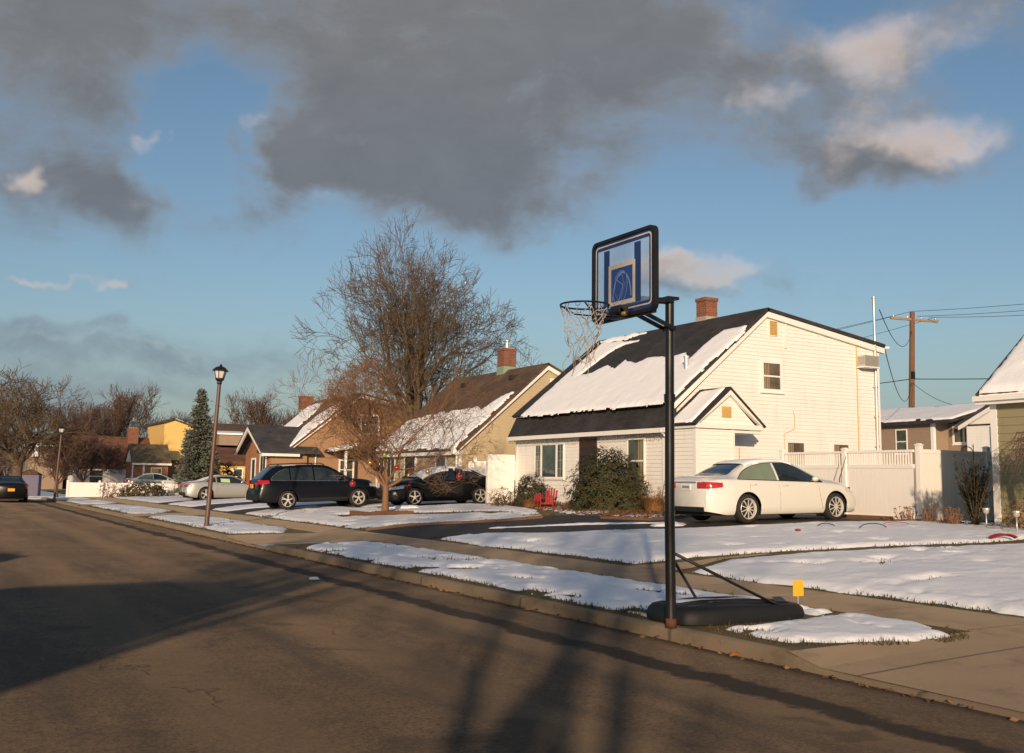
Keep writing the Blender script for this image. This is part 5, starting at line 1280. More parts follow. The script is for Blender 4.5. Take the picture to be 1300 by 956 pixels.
def bare_tree2(name, label, base, H, trunk_h, r0, dirs, bark, seed, levels=6, ratio=(.60, .80), kids=(2, 3), minr=.007, curve=.10, up=.10, lean=(0, 0), spread=(.30, .75), group=None, xy=1.0, first=None, sidef=.30):
    """limbs given as (azimuth, tilt, length share); fine twigs by repeated forking"""
    rr = random.Random(seed); t = thing(name, label, 'tree', base, group); tr, cr = MB(), MB(); B0 = Vector(base)
    top = B0 + Vector((lean[0], lean[1], trunk_h))
    tr.tube([B0 + Vector((0, 0, -.1)), B0 + Vector((0, 0, .15)), B0 + Vector((lean[0] * .3, lean[1] * .3, trunk_h * .5)), top], [r0 * 1.5, r0 * 1.1, r0 * .98, r0 * .95], 10, cap=False)
    def rv(s_): return Vector((rr.gauss(0, s_), rr.gauss(0, s_), rr.gauss(0, s_)))
    def br(p, d, L, r, lev):
        n = 6 if lev == 0 else (4 if lev < 3 else (3 if lev < levels else 2)); pts = [p]; rad = [r]; ds = [d]; dd = d
        r1 = max(minr, r * (.52 if lev < levels else .4))
        for i in range(n):
            dd = (dd + rv(curve * (1 if lev < 3 else 1.5)) + Vector((0, 0, up))).normalized(); pts.append(pts[-1] + dd * (L / n)); rad.append(lerp(r, r1, (i + 1) / n)); ds.append(dd)
        (tr if lev == 0 else cr).tube(pts, rad, (8, 6, 5, 4, 3, 3, 3, 3)[lev], cap=False)
        if lev >= levels: return
        nk = rr.randint(*kids) if isinstance(kids, tuple) else int(kids) + (rr.random() < kids % 1)
        for j in range(nk):                                    # forks at the end
            side = ds[-1].cross(rv(1)).normalized(); ang = rr.uniform(*spread) * (.55 if j == 0 else 1)
            nd = (ds[-1] * math.cos(ang) + side * math.sin(ang)).normalized(); br(pts[-1], nd, L * rr.uniform(*ratio), r1 * (.95 if j == 0 else rr.uniform(.6, .85)), lev + 1)
        ns = 2 if lev < 2 else (1 if rr.random() < sidef * 2 else 0)
        if lev == levels - 1: ns += 1
        for j in range(ns + (1 if lev == 0 else 0)):           # side shoots along the limb
            i = rr.randint(max(1, n // 3), n - 1); side = ds[i].cross(rv(1)).normalized(); ang = rr.uniform(.5, 1.0); nd = (ds[i] * math.cos(ang) + side * math.sin(ang)).normalized()
            br(pts[i], nd, L * rr.uniform(.5, .72), max(minr, rad[i] * .42), min(levels, lev + 1 + (1 if lev > 0 else 0)))
    for az_, tilt, ls in dirs:
        d = Vector((math.cos(az_) * math.sin(tilt), math.sin(az_) * math.sin(tilt), math.cos(tilt)))
        br(top - Vector((0, 0, trunk_h * rr.uniform(0, .12))), d, (H - trunk_h) * .36 * ls, r0 * rr.uniform(.42, .60), 0)
    zmax = max(v[2] for v in cr.v); s_ = H / (zmax - B0.z)
    for mb_ in (tr, cr): mb_.v = [(B0.x + (x - B0.x) * s_ * xy, B0.y + (y - B0.y) * s_ * xy, B0.z + (z - B0.z) * s_) if z > B0.z + .16 else (x, y, z) for x, y, z in mb_.v]
    tr.build('trunk', bark, t, smooth=True, fix=False); cr.build('crown', bark, t, smooth=True, fix=False); return t
def fan(n, tilts, seed):
    rr = random.Random(seed); return [(2 * math.pi * (k + rr.uniform(-.2, .2)) / n, tilts[k % len(tilts)] * rr.uniform(.9, 1.1), rr.uniform(.9, 1.1)) for k in range(n)]
bare_tree2('bare_tree', 'tallest bare tree with a wide fan of branches, behind the tan house', (17.3, 48.0, .7), 16.8, 5.0, .72, fan(10, [.12, .55, 1.0, .35, .8], 3), 'bark_brown', 11, 6, (.66, .86), 2.5, .0155, .11, .02, xy=.74, sidef=.2, spread=(.3, .8), lean=(1.0, -.6))
bare_tree2('ornamental_tree', 'small bare tree hung with red and gold baubles, its trunk before the black cars', (6.75, 24.3, .42), 5.9, 1.15, .115, fan(8, [.95, .4, .8, .25], 5), 'bark_warm', 23, 6, (.62, .84), 2.3, .0058, .16, .05, xy=1.05, spread=(.3, .9))
bare_tree2('bare_tree', 'broad bare tree with heavy crooked limbs at the far left', (-1.1, 72.0, .05), 9.6, 2.7, .34, fan(7, [.95, .5, .8, .2], 8), 'bark_brown', 37, 5, (.68, .88), (2, 3), .016, .17, .03, xy=1.2, spread=(.35, .9), sidef=.2)
A_ = bare_tree2('bare_tree', 'upright bare tree behind the rust-roofed house', (13.0, 120, .3), 12.2, 2.6, .28, fan(7, [.25, .5, .65], 4), 'bark_red', 41, 5, (.64, .84), (2, 3), .02, .09, .10, group='bare trees beyond the houses')
far = [((19.5, 123, .3), .78, 1.0, 'lower bare tree right of the upright one, above the yellow house'), ((-2.5, 104, .3), .85, 2.2, 'bare tree half hidden behind the broad far-left tree'), ((5.8, 108, .3), .72, 4.0, 'bare tree just left of the rust-coloured roof'), ((27.5, 117, .3), .98, 3.1, 'reddish bare tree between the spruce and the snow-patched roof'),
       ((33.0, 107, .3), .92, 5.0, 'spreading bare tree behind the brown house chimney'), ((30.5, 113, .3), .80, .4, 'thin bare tree beside the brick chimney of the brown house'), ((23.5, 122, .3), .70, 2.7, 'small bare tree rising behind the top of the spruce'),
       ((44, 108, .3), .7, 1.4, 'bare tree behind the big fan-shaped tree, left side'), ((30.0, 58, .6), .62, 4.4, 'bare tree behind the tan house chimney'), ((9.5, 116, .3), .80, 5.3, 'bare tree behind the left end of the rust-coloured roof')]
for loc, s_, rz, lb in far: copy_tree(A_, loc, rz, lb, scale=s_)
for k, (loc, s_) in enumerate((((92, 92, .8), .62), ((99, 88, .8), .7), ((106, 84, .8), .55), ((88, 98, .8), .5))):
    copy_tree(A_, loc, k * 1.3, ['reddish bare treetop left of the utility pole', 'reddish bare treetop behind the utility pole', 'reddish bare treetop right of the utility pole', 'reddish bare treetop against the white house wall'][k], scale=s_)
S_ = bare_tree2('bare_tree', 'small red-twigged tree between the broad tree and the white fence', (1.3, 70.0, .1), 4.6, .9, .11, fan(7, [.7, .35, .5], 9), 'bark_red', 57, 5, (.64, .84), (2, 3), .011, .14, .08)
copy_tree(S_, (4.6, 84, .2), 2.0, 'dense red-twigged tree in front of the rust-coloured roof', scale=(1.5, 1.5, 1.05))
copy_tree(S_, (-2.6, 81, .1), 4.0, 'red-twigged tree beyond the parked dark car', scale=1.25)
copy_tree(S_, (7.0, 92, .2), 1.0, 'red-twigged tree at the foot of the rust-coloured roof', scale=1.0)
# trees across the street whose shadows cross the road
X1 = bare_tree2('bare_tree', 'bare tree with low forking limbs on the verge across the street', (-9.9, -12.2, .13), 8.5, 1.9, .19, [(0.4, .12, 1.2), (2.2, .45, 1.0), (5.3, .35, 1.1), (3.9, .6, .9)], 'bark_brown', 61, 4, (.6, .8), (2, 2), .012, .10, .08)
copy_tree(X1, (-10.4, -13.9, .13), 2.2, 'second low-forking bare tree on the verge across the street', scale=(.9, .9, 1.0))
copy_tree(X1, (-12.5, -9.6, .2), 4.1, 'third low-forking bare tree added across the street for broken road shade', scale=1.1)  # this copy and the next are added to break up shade on the road
copy_tree(X1, (-16.0, -12.6, .3), 1.0, 'tallest low-forking bare tree added across the street for broken road shade', scale=1.35)

# baubles on the ornamental tree
def bauble(p, r, mat, lb):
    b = MB(); x, y, z = p
    t = thing('bauble', lb, 'bauble', p, 'baubles hung in the ornamental tree'); b.sphere(p, r, 18, 12); b.build('ball', mat, t, smooth=True)
    b = MB(); b.lathe([(r * .22, z + r * .95), (r * .22, z + r * 1.15)], (x, y, 0), 'Z', 10); b.tube([(x, y, z + r * 1.1), (x + .01, y, z + r * 1.6), (x, y, z + r * 2.6)], r * .05, 4); b.build('cap', 'gold_ball', t)
bauble((5.55, 24.2, 1.42), .10, 'red_ball', 'red bauble hanging lowest, over the roof of the black estate car')
bauble((6.62, 23.1, 1.95), .10, 'red_ball', 'red bauble above the fork of the ornamental tree trunk')
bauble((8.6, 22.6, 1.70), .10, 'red_ball', 'red bauble on the right, over the black sedan')
bauble((6.35, 23.5, 2.35), .07, 'green_ball', 'green bauble near the middle of the ornamental tree')
bauble((7.75, 23.2, 1.85), .08, 'gold_ball', 'larger gold bauble right of the trunk')
bauble((5.9, 23.6, 2.1), .08, 'gold_ball', 'gold bauble left of the trunk')
bauble((7.2, 23.5, 1.72), .055, 'gold_ball', 'small gold bauble close to the trunk')

# blue spruce
def spruce(base, H, Rb, seed, label):
    rr = random.Random(seed); t = thing('blue_spruce', label, 'tree', base)
    bx_, by_, bz_ = base; tr, fo = MB(), MB()
    tr.tube([(bx_, by_, bz_ - .1), (bx_, by_, bz_ + H * .5), (bx_ + .05, by_, bz_ + H * .98)], [.20, .12, .02], 8); tr.build('trunk', 'bark_brown', t, smooth=True)
    z = .55
    while z < H * .99:
        f = 1 - z / H; rad = Rb * (f ** .72) * (1 if z > 1.0 else .9); n = max(5, int(19 * f + 7))
        for k in range(n):
            a = rr.uniform(0, 6.283); Lb = max(.12, rad * rr.uniform(.72, 1.12)); z0 = z + rr.uniform(-.1, .1); dz = -.18 * Lb + .15
            dx, dy = math.cos(a), math.sin(a); st_ = max(4, int(Lb / .11))
            for i in range(st_):
                u = (i + .6) / st_; 
                if u < .2 and f > .2: continue
                px_, py_, pz = dx * Lb * u, dy * Lb * u, z0 + dz * u * u - .10 * u * (1 - u)
                for q in range(5):
                    w = .17 * (1 - .45 * u) + .03; ox, oy, oz = rr.gauss(0, w * .65), rr.gauss(0, w * .65), rr.gauss(0, .05)
                    c = Vector((bx_ + px_ + ox, by_ + py_ + oy, bz_ + pz + oz)); d1 = Vector((dx + rr.gauss(0, .5), dy + rr.gauss(0, .5), rr.gauss(-.05, .35))).normalized(); d2 = d1.cross(Vector((rr.gauss(0, 1), rr.gauss(0, 1), rr.gauss(0, 1)))).normalized()
                    l = rr.uniform(.07, .12); h = rr.uniform(.025, .045); fo.add([c - d1 * l - d2 * h * .4, c - d1 * l + d2 * h * .4, c + d1 * l * .4 + d2 * h, c + d1 * l, c + d1 * l * .4 - d2 * h], [(0, 1, 2, 3, 4)])
        z += .16 + .06 * rr.random() - .05 * (1 - f)
    fo.build('crown', 'needle_blue', t, fix=False); return t
spruce((7.55, 56.0, .2), 6.5, 1.55, 5, 'tall blue spruce left of the street lamp, behind the silver coupe')

def leafy(name, label, cat, base, rx, ry, H, n, leaf, mats, seed, stems=12, lw=.035, ll=.12, z0=.1, group=None, power=1.0, hollow=.35, droop=.35):
    rr = random.Random(seed); t = thing(name, label, cat, base, group); B0 = Vector(base)
    st_, lf = MB(), MB(); tips = []
    for k in range(stems):
        a = rr.uniform(0, 6.283); u = rr.uniform(.2, 1) ** .6
        e = Vector((math.cos(a) * rx * u, math.sin(a) * ry * u, H * rr.uniform(.45, 1.0) * math.sqrt(max(.05, 1 - u * u * .8))))
        mid = e * .5 + Vector((0, 0, H * .06)); p0 = Vector((rr.gauss(0, .06), rr.gauss(0, .06), -.03))
        st_.tube([B0 + p0, B0 + mid, B0 + e], [.016, .011, .005], 5, cap=False)
    st_.build('stems', 'bark_brown', t, fix=False)
    cl = []
    for k in range(max(8, n // 9)):
        while True:
            x, y, z = rr.uniform(-1, 1), rr.uniform(-1, 1), rr.uniform(-.15, 1); q = x * x + y * y + z * z
            if hollow < q < 1.05: break
        k2 = 1 + .18 * math.sin(5 * math.atan2(y, x) + seed) * .6; cl.append((Vector((x * rx * k2, y * ry * k2, max(.03, z0 + z * (H - z0)))), Vector((x / rx, y / ry, z / H + .25)).normalized()))
    for c, nrm in cl:
        for j in range(9):
            a = j * .7 + rr.uniform(0, .5); s1 = nrm.orthogonal().normalized(); s2 = nrm.cross(s1); d = (s1 * math.cos(a) + s2 * math.sin(a) + nrm * rr.uniform(-.1, .5) - Vector((0, 0, droop * rr.random()))).normalized()
            w = d.cross(nrm).normalized(); l = ll * rr.uniform(.7, 1.2); ww = lw * rr.uniform(.8, 1.2); p = B0 + c + Vector((rr.gauss(0, .03), rr.gauss(0, .03), rr.gauss(0, .03)))
            m_ = p + d * l * .5 - nrm * .01; e = p + d * l - Vector((0, 0, l * .25))
            mi = 1 if rr.random() < .35 and len(mats) > 1 else 0
            lf.add([p, m_ + w * ww * .5, e, m_ - w * ww * .5], [(0, 1, 2, 3)], mi)
    lf.build('foliage', mats, t, fix=False); return t
leafy('rhododendron', 'big dark evergreen bush beside the front door of the white house', 'bush', (11.75, 18.7, .70), 1.22, 1.45, 1.98, 12000, 0, ['leaf_dark', 'leaf_bronze'], 3, 22, .042, .125)
leafy('rhododendron', 'medium evergreen bush below the picture window, left of the red chairs', 'bush', (11.55, 23.0, .70), .62, .95, 1.15, 3200, 0, ['leaf_dark', 'leaf_bronze'], 8, 14, .04, .12)
leafy('shrub', 'sparse twiggy evergreen at the white gate panel', 'bush', (10.9, 23.9, .68), .45, .65, .75, 800, 0, ['leaf_bronze', 'leaf_dead'], 9, 16, .03, .09, hollow=.1)
leafy('shrub', 'small thin shrub left of the ornamental grass', 'bush', (12.2, 17.35, .73), .28, .3, 1.15, 330, 0, ['leaf_bronze', 'leaf_dark'], 12, 10, .03, .08, hollow=.05)
leafy('shrub', 'leafless-looking sprig beside the black hoop pole at the white wall', 'bush', (12.35, 16.75, .73), .22, .22, 1.2, 140, 0, ['leaf_dead', 'leaf_bronze'], 13, 9, .02, .05, hollow=.05)
leafy('shrub', 'round dark green bush behind the silver coupe', 'bush', (9.9, 58.6, .3), 1.25, 1.3, 2.25, 5200, 0, ['leaf_dark', 'leaf_bronze'], 14, 10, .07, .12)
leafy('shrub', 'low clipped bush, half brown half green, in front of the far fence', 'bush', (5.9, 63.2, .25), 1.75, .9, 1.05, 3600, 0, ['leaf_bronze', 'leaf_dark'], 15, 8, .06, .12)
leafy('shrub', 'snow-dusted twiggy bush at the left end of the clipped bush', 'bush', (3.9, 63.8, .2), 1.0, .7, 1.2, 700, 0, ['leaf_dead', 'plate_white'], 16, 22, .05, .1, hollow=.1)
leafy('shrub', 'reddish round-topped shrub left of the silver coupe', 'bush', (8.0, 61.5, .28), .75, .7, 1.35, 1100, 0, ['leaf_dead', 'leaf_bronze'], 17, 14, .05, .09, z0=.5, hollow=.3)
leafy('shrub', 'low reddish shrub beside the tail of the silver coupe', 'bush', (8.9, 60.9, .28), .5, .5, .65, 500, 0, ['leaf_dead', 'leaf_bronze'], 18, 10, .05, .09)
leafy('shrub', 'yellowed low shrub at the corner of the green house', 'bush', (12.3, 4.8, .74), .55, .5, .75, 900, 0, ['leaf_dead', 'leaf_dark'], 20, 12, .025, .09)
leafy('hedge', 'dark clipped hedge behind the ornamental tree and the black cars', 'hedge', (12.2, 44.0, .62), .5, 5.5, .95, 3500, 0, ['leaf_dark', 'leaf_bronze'], 22, 20, .05, .1)
leafy('shrub', 'dark conical bush against the white wall of the rust-roofed house', 'bush', (8.4, 92.5, .2), .7, .7, 2.4, 700, 0, ['leaf_dark'], 26, 8, .10, .18)

def grass_clump(name, label, base, r, H, n, mats, seed, spread=.5, w=.006, cat='ornamental grass', curve=.5):
    rr = random.Random(seed); t = MB(); B0 = Vector(base)
    for k in range(n):
        a = rr.uniform(0, 6.283); q = rr.random() ** .7 * r * .45; h = H * rr.uniform(.5, 1); sp = rr.uniform(.1, 1) * spread
        p = Vector((math.cos(a) * q, math.sin(a) * q, 0)); m_ = p + Vector((math.cos(a) * sp * r * .6, math.sin(a) * sp * r * .6, h * .65)); e = p + Vector((math.cos(a) * r * sp * 1.6, math.sin(a) * r * sp * 1.6, h * (1 - curve * sp * .6)))
        s_ = Vector((-math.sin(a), math.cos(a), 0)) * w
        t.add([B0 + p - s_, B0 + p + s_, B0 + m_ + s_, B0 + m_ - s_, B0 + e], [(0, 1, 2, 3), (3, 2, 4)], rr.randrange(len(mats)))
    o = t.build(name, mats, None, fix=False)
    me = o.data; me.transform(Matrix.Translation(-B0)); o.location = B0
    return tag(o, label, cat)
grass_clump('ornamental_grass', 'dead orange clump of ornamental grass at the corner of the white house', (11.95, 16.55, .71), .55, .62, 900, ['leaf_dead'], 3)
grass_clump('ornamental_grass', 'low orange grass mound in front of the evergreen bush under the picture window', (11.0, 22.1, .68), .45, .38, 500, ['leaf_dead'], 4)
grass_clump('ornamental_grass', 'low dead grass tuft beside the dark pot at the front wall', (11.9, 21.1, .72), .3, .3, 250, ['leaf_dead', 'leaf_bronze'], 5)
# tall dark evergreen at the corner of the green house
def upright_evergreen(base, label):
    rr = random.Random(6); t = thing('evergreen_shrub', label, 'bush', base); B0 = Vector(base); s_, f = MB(), MB()
    for k in range(64):
        a = rr.uniform(0, 6.283); u = rr.random() ** .6; H = rr.uniform(.7, 1.55); e = Vector((math.cos(a) * .42 * u, math.sin(a) * .42 * u, H))
        m_ = Vector((e.x * .45, e.y * .45, H * .5)); s_.tube([B0, B0 + m_, B0 + e], [.012, .009, .004], 4, cap=False)
        for j in range(110):
            v = rr.random(); c = (m_ * (2 * v) if v < .5 else m_.lerp(e, 2 * v - 1)); d = Vector((rr.gauss(0, .6), rr.gauss(0, .6), .9)).normalized(); w = d.orthogonal().normalized() * .016; l = rr.uniform(.06, .12)
            c = B0 + c + Vector((rr.gauss(0, .015), rr.gauss(0, .015), 0)); f.add([c - w, c + w, c + d * l], [(0, 1, 2)])
    s_.build('stems', 'bark_brown', t, fix=False); f.build('foliage', 'needle_dark', t, fix=False)
upright_evergreen((13.0, 6.55, .74), 'tall dark upright evergreen at the corner of the green house')
# weeping bush in front of the green house
def weeping(base, label):
    rr = random.Random(16); t = thing('weeping_tree', label, 'tree', base); B0 = Vector(base); tr, cr = MB(), MB()
    tr.tube([B0 + Vector((0, 0, -.05)), B0 + Vector((.03, 0, .7)), B0 + Vector((0, .05, 1.45))], [.06, .05, .045], 8)
    for k in range(120):
        a = rr.uniform(0, 6.283); R_ = rr.uniform(.35, 1.35); h = rr.uniform(1.5, 2.15); pts = []
        for i in range(8):
            u = i / 7; pts.append(B0 + Vector((math.cos(a) * R_ * u + rr.gauss(0, .02), math.sin(a) * R_ * u + rr.gauss(0, .02), 1.4 + (h - 1.4) * math.sin(min(1, u * 1.6) * 1.57) - max(0, u - .45) ** 1.6 * rr.uniform(.8, 2.2))))
        cr.tube(pts, [.013, .011, .009, .008, .006, .005, .004, .003], 4, cap=False)
        for j in range(7):
            i = rr.randrange(2, 7); d = Vector((rr.gauss(0, 1), rr.gauss(0, 1), -rr.random())).normalized(); cr.tube([pts[i], pts[i] + d * .1, pts[i] + d * .16 + Vector((0, 0, -.12))], [.004, .003, .002], 3, cap=False)
    tr.build('trunk', 'bark_brown', t, smooth=True); cr.build('crown', 'bark_red', t, fix=False)
weeping((12.15, 4.05, .73), 'small weeping tree with arching bare twigs in front of the green house')
# dead flower stalks along the far white fence
def stalks():
    rr = random.Random(31)
    for k, (x, y) in enumerate([(13.2, 7.9), (13.4, 8.6), (13.0, 7.3), (13.6, 9.0), (12.8, 6.9)]):
        b = MB(); B0 = Vector((x, y, .74))
        for j in range(26):
            a = rr.uniform(0, 6.283); r = rr.uniform(.02, .22); e = B0 + Vector((math.cos(a) * r, math.sin(a) * r, rr.uniform(.12, .42)))
            b.tube([B0 + Vector((math.cos(a) * r * .3, math.sin(a) * r * .3, -.02)), e], [.006, .004], 4, cap=False)
            for q in range(3):
                d = Vector((rr.gauss(0, 1), rr.gauss(0, 1), rr.gauss(-.3, .6))).normalized() * .05; w = d.orthogonal().normalized() * .02; b.add([e - w, e + d, e + w], [(0, 1, 2)])
        o = b.build('dead_plant', 'leaf_dead', None, fix=False); o.data.transform(Matrix.Translation(-B0)); o.location = B0
        tag(o, ['dead flower clump near the fence corner', 'dead flower clump left of the fence corner, second row', 'dead flower clump left of the tall dark evergreen', 'dead flower clump furthest left along the fence', 'dead flower clump touching the tall dark evergreen'][k], 'dead plant', 'dead plants along the fence')
stalks()
# mulch and leaf litter in the beds (uncountable)
def litter_bed(poly, n, seed, mats=('leaf_mulch', 'leaf_dead')):
    rr = random.Random(seed); b = MB(); xs = [p[0] for p in poly]; ys = [p[1] for p in poly]; k = 0
    while k < n:
        x, y = rr.uniform(min(xs), max(xs)), rr.uniform(min(ys), max(ys))
        if not bool(inpoly(np.array([x]), np.array([y]), poly)[0]): continue
        k += 1; z = (G(x, y) + .02 + rr.random() * .05) if x > .1 else .012; a = rr.uniform(0, 6.28); l = rr.uniform(.02, .05); w = l * .4; t = rr.uniform(-.02, .03)
        dx, dy = math.cos(a), math.sin(a); b.add([(x - dx * l, y - dy * l, z), (x - dy * w, y + dx * w, z + t), (x + dx * l, y + dy * l, z), (x + dy * w, y - dx * w, z + .015)], [(0, 1, 2, 3)], rr.randrange(len(mats)))
    tag(b.build('leaf_litter', list(mats), None, fix=False), kind='stuff')
litter_bed([(9.7, 13.5), (10.6, 13.5), (12.5, 14.6), (12.7, 16.7), (12.7, 25.9), (11.2, 25.9), (10.2, 18.0), (9.5, 17.4), (10.0, 16.3), (9.5, 15.2)], 5200, 2)
litter_bed([(5.9, 24.0), (6.5, 23.5), (7.5, 23.7), (7.5, 24.8), (6.5, 25.2)], 500, 3)
litter_bed([(-.14, -12), (-.01, -12), (-.01, 30), (-.14, 30)], 420, 6, ('leaf_mulch', 'leaf_mulch', 'leaf_dead'))
litter_bed([(12.4, 3.2), (13.4, 3.2), (14.6, 9.2), (13.2, 9.2)], 1400, 4)
# ------------------------------------------------------------------ basketball hoop
hp = thing('basketball_hoop', 'portable basketball hoop with blue backboard and torn net, standing on the kerb', 'basketball hoop', (0, 0, .12))
b = MB(); b.tube([(.02, .0, .13), (0, -.01, 1.2)], .052, 18); b.build('pole', 'black_metal', hp, smooth=True, angle=40)
b = MB(); b.tube([(0, -.01, 1.18), (-.01, -.03, 2.45)], .049, 18); b.lathe([(.058, 2.38), (.058, 2.46)], (-.01, -.03, 0), 'Z', 18); b.build('pole_section', 'black_metal', hp, smooth=True, angle=40)
b = MB(); b.tube([(-.01, -.03, 2.44), (-.02, -.05, 3.44)], .046, 18); b.box(-.09, .05, -.12, .02, 3.43, 3.46); b.lathe([(.06, 3.12), (.06, 3.16)], (-.02, -.045, 0), 'Z', 18); b.build('pole_section', 'black_metal', hp, smooth=True, angle=40)
b = MB(); b.lathe([(.056, .13), (.056, .22)], (.02, 0, 0), 'Z', 18); b.build('pole_sleeve', 'rust_metal', hp, smooth=True)
b = MB()
for z0, z1 in ((3.42, 3.40), (3.13, 3.30)):
    for dy in (-.075, .06): b.beam((-.02, dy - .04, z0), (-.56, dy - .04, z1 if z0 > 3.3 else z1 + .02), .022, .04)
b.beam((-.02, -.12, 3.13), (-.02, .03, 3.13), .05, .05); b.build_split('support_arm', 'black_metal', hp)
# base tank
b = MB(); n = 30; prof = []
bx0, bx1, by0, by1 = .16, 1.86, -.10, .78
rows = [(0.0, 1.0), (.05, 1.01), (.115, .985), (.155, .93), (.168, .87), (.172, .5)]
cx_, cy_ = (bx0 + bx1) / 2, (by0 + by1) / 2
vs = []; N_ = 48
for h, k in rows:
    for i in range(N_):
        a = 2 * math.pi * i / N_; ca, sa = math.cos(a), math.sin(a); e = .45
        x = math.copysign(abs(ca) ** e, ca) * (bx1 - bx0) / 2; y = math.copysign(abs(sa) ** e, sa) * (by1 - by0) / 2
        rib = 1 + (.012 * math.sin(i * 2.3) if .02 < h < .2 else 0)
        vs.append((cx_ + x * k * rib, cy_ + y * k * rib, .14 + h * (1.02 if x < 0 else .95)))
fs = [(j * N_ + i, j * N_ + (i + 1) % N_, (j + 1) * N_ + (i + 1) % N_, (j + 1) * N_ + i) for j in range(len(rows) - 1) for i in range(N_)] + [tuple(range((len(rows) - 1) * N_, len(rows) * N_))]
b.add(vs, fs); base_ = b.build('base', 'plastic_black', hp, smooth=True, angle=45)
b = MB()
for yy in (.12, .33, .55): b.tube([(.32, yy, .310), (.7, yy + .03, .318), (1.2, yy + .02, .315), (1.65, yy - .03, .303)], [.010, .022, .022, .010], 8)
b.build_split('base_rib', 'plastic_black', base_, smooth=True)
b = MB(); b.lathe([(.035, .14), (.035, .27), (.02, .28)], (.42, -.20, 0), 'Z', 12); b.build('base_wheel', 'galvanised', hp) if False else None
b = MB()
b.tube([(.05, .0, .86), (1.42, .0, .29)], .016, 8); b.build('strut', 'black_metal', hp, smooth=True)
b = MB(); b.tube([(.04, .03, .84), (.78, .56, .33)], .016, 8); b.build('strut', 'black_metal', hp, smooth=True)
snow([(.35, .34), (.9, .26), (1.6, .38), (1.75, .62), (1.6, .85), (.4, .86)], .04, .05, 33, .05, w=.12, fringe=False, zf=lambda X, Y: X * 0 + .285)
# backboard in the plane x = -.6 .. -.66, facing the street
BX, BY0, BY1, BZ0, BZ1 = -.60, -.60, .50, 3.20, 4.05
def rrect(y0, y1, z0, z1, r, n=6):
    o = []
    for cy, cz, a0 in ((y1 - r, z1 - r, 0), (y0 + r, z1 - r, 90), (y0 + r, z0 + r, 180), (y1 - r, z0 + r, 270)):
        for k in range(n + 1): a = R(a0 + 90 * k / n); o.append((cy + r * math.cos(a), cz + r * math.sin(a)))
    return o
def ring(b, outer, inner, x0, x1, m=0):
    n = len(outer); vs = [(x0, y, z) for y, z in outer] + [(x0, y, z) for y, z in inner] + [(x1, y, z) for y, z in outer] + [(x1, y, z) for y, z in inner]
    fs = []
    for i in range(n):
        j = (i + 1) % n; fs += [(i, j, n + j, n + i), (2 * n + i, 3 * n + i, 3 * n + j, 2 * n + j), (i, 2 * n + i, 2 * n + j, j), (n + i, n + j, 3 * n + j, 3 * n + i)]
    b.add(vs, fs, m)
mt, nt, p = newmat('backboard_clear'); v = wpos(nt)
p.inputs['Base Color'].default_value = (.36, .50, .72, 1); p.inputs['Roughness'].default_value = .22; p.inputs['Transmission Weight'].default_value = .0
p.inputs['Alpha'].default_value = .32
M('board_blue', (.016, .06, .26), .3, .35, 5); M('board_navy', (.014, .036, .14), .3, .3, 6); M('board_tan', (.60, .52, .43), .5, .05); M('board_line', (.22, .30, .50), .4, .1)
b = MB(); ring(b, rrect(BY0, BY1, BZ0, BZ1, .075), rrect(BY0 + .034, BY1 - .034, BZ0 + .034, BZ1 - .034, .055), BX - .022, BX + .035)
b.box(BX + .0, BX + .045, BY0 + .05, BY1 - .05, BZ0 - .012, BZ0 + .10); bd = b.build('backboard', 'plastic_black', hp)
b = MB(); b.prism(rrect(BY0 + .03, BY1 - .03, BZ0 + .03, BZ1 - .03, .05), 'X', BX - .004, BX + .004); b.build('clear_panel', 'backboard_clear', bd)
xf = BX - .0065
def face(b, poly, x=None, m=0):
    x = xf if x is None else x; b.add([(x, y, z) for y, z in poly], [tuple(range(len(poly)))], m)
b = MB(); ring(b, rrect(BY0 + .035, BY1 - .035, BZ0 + .035, BZ1 - .035, .05), rrect(BY0 + .098, BY1 - .098, BZ0 + .12, BZ1 - .105, .01), BX - .0062, BX - .0045)
b.box(BX - .0063, BX - .0046, -.36 + .0, -.25, BZ0 + .13, BZ1 - .12); b.box(BX - .0063, BX - .0046, .19, .29, BZ0 + .13, BZ1 - .12); b.box(BX - .0064, BX - .0047, -.26, .2, BZ0 + .13, BZ0 + .20); b.build('border_print', 'board_navy', bd)
b = MB(); ring(b, rrect(BY0 + .058, BY1 - .058, BZ0 + .075, BZ1 - .058, .045), rrect(BY0 + .072, BY1 - .072, BZ0 + .089, BZ1 - .072, .038), BX - .0082, BX - .0066); b.build('border_line', 'board_tan', bd)
b = MB(); ring(b, rrect(-.27, .20, BZ0 + .13, BZ0 + .56, .004), rrect(-.225, .155, BZ0 + .175, BZ0 + .515, .004), BX - .0096, BX - .0084); b.build('target_square', 'board_tan', bd)
b = MB(); b.box(BX - .0078, BX - .0065, -.226, .156, BZ0 + .174, BZ0 + .516); b.build('target_panel', 'board_blue', bd)
b = MB()
def arc(cy, cz, ry, rz_, a0, a1, w, rot=0, x=None, b=b):
    x = BX - .0105; n = 26; P1 = []; P2 = []
    for k in range(n + 1):
        a = R(lerp(a0, a1, k / n))
        for P_, q in ((P1, 0), (P2, w)):
            u, v2 = (ry - q) * math.cos(a), (rz_ - q) * math.sin(a); P_.append((cy + u * math.cos(rot) - v2 * math.sin(rot), cz + u * math.sin(rot) + v2 * math.cos(rot)))
    for k in range(n): b.add([(x, *P1[k]), (x, *P1[k + 1]), (x, *P2[k + 1]), (x, *P2[k])], [(0, 1, 2, 3)])
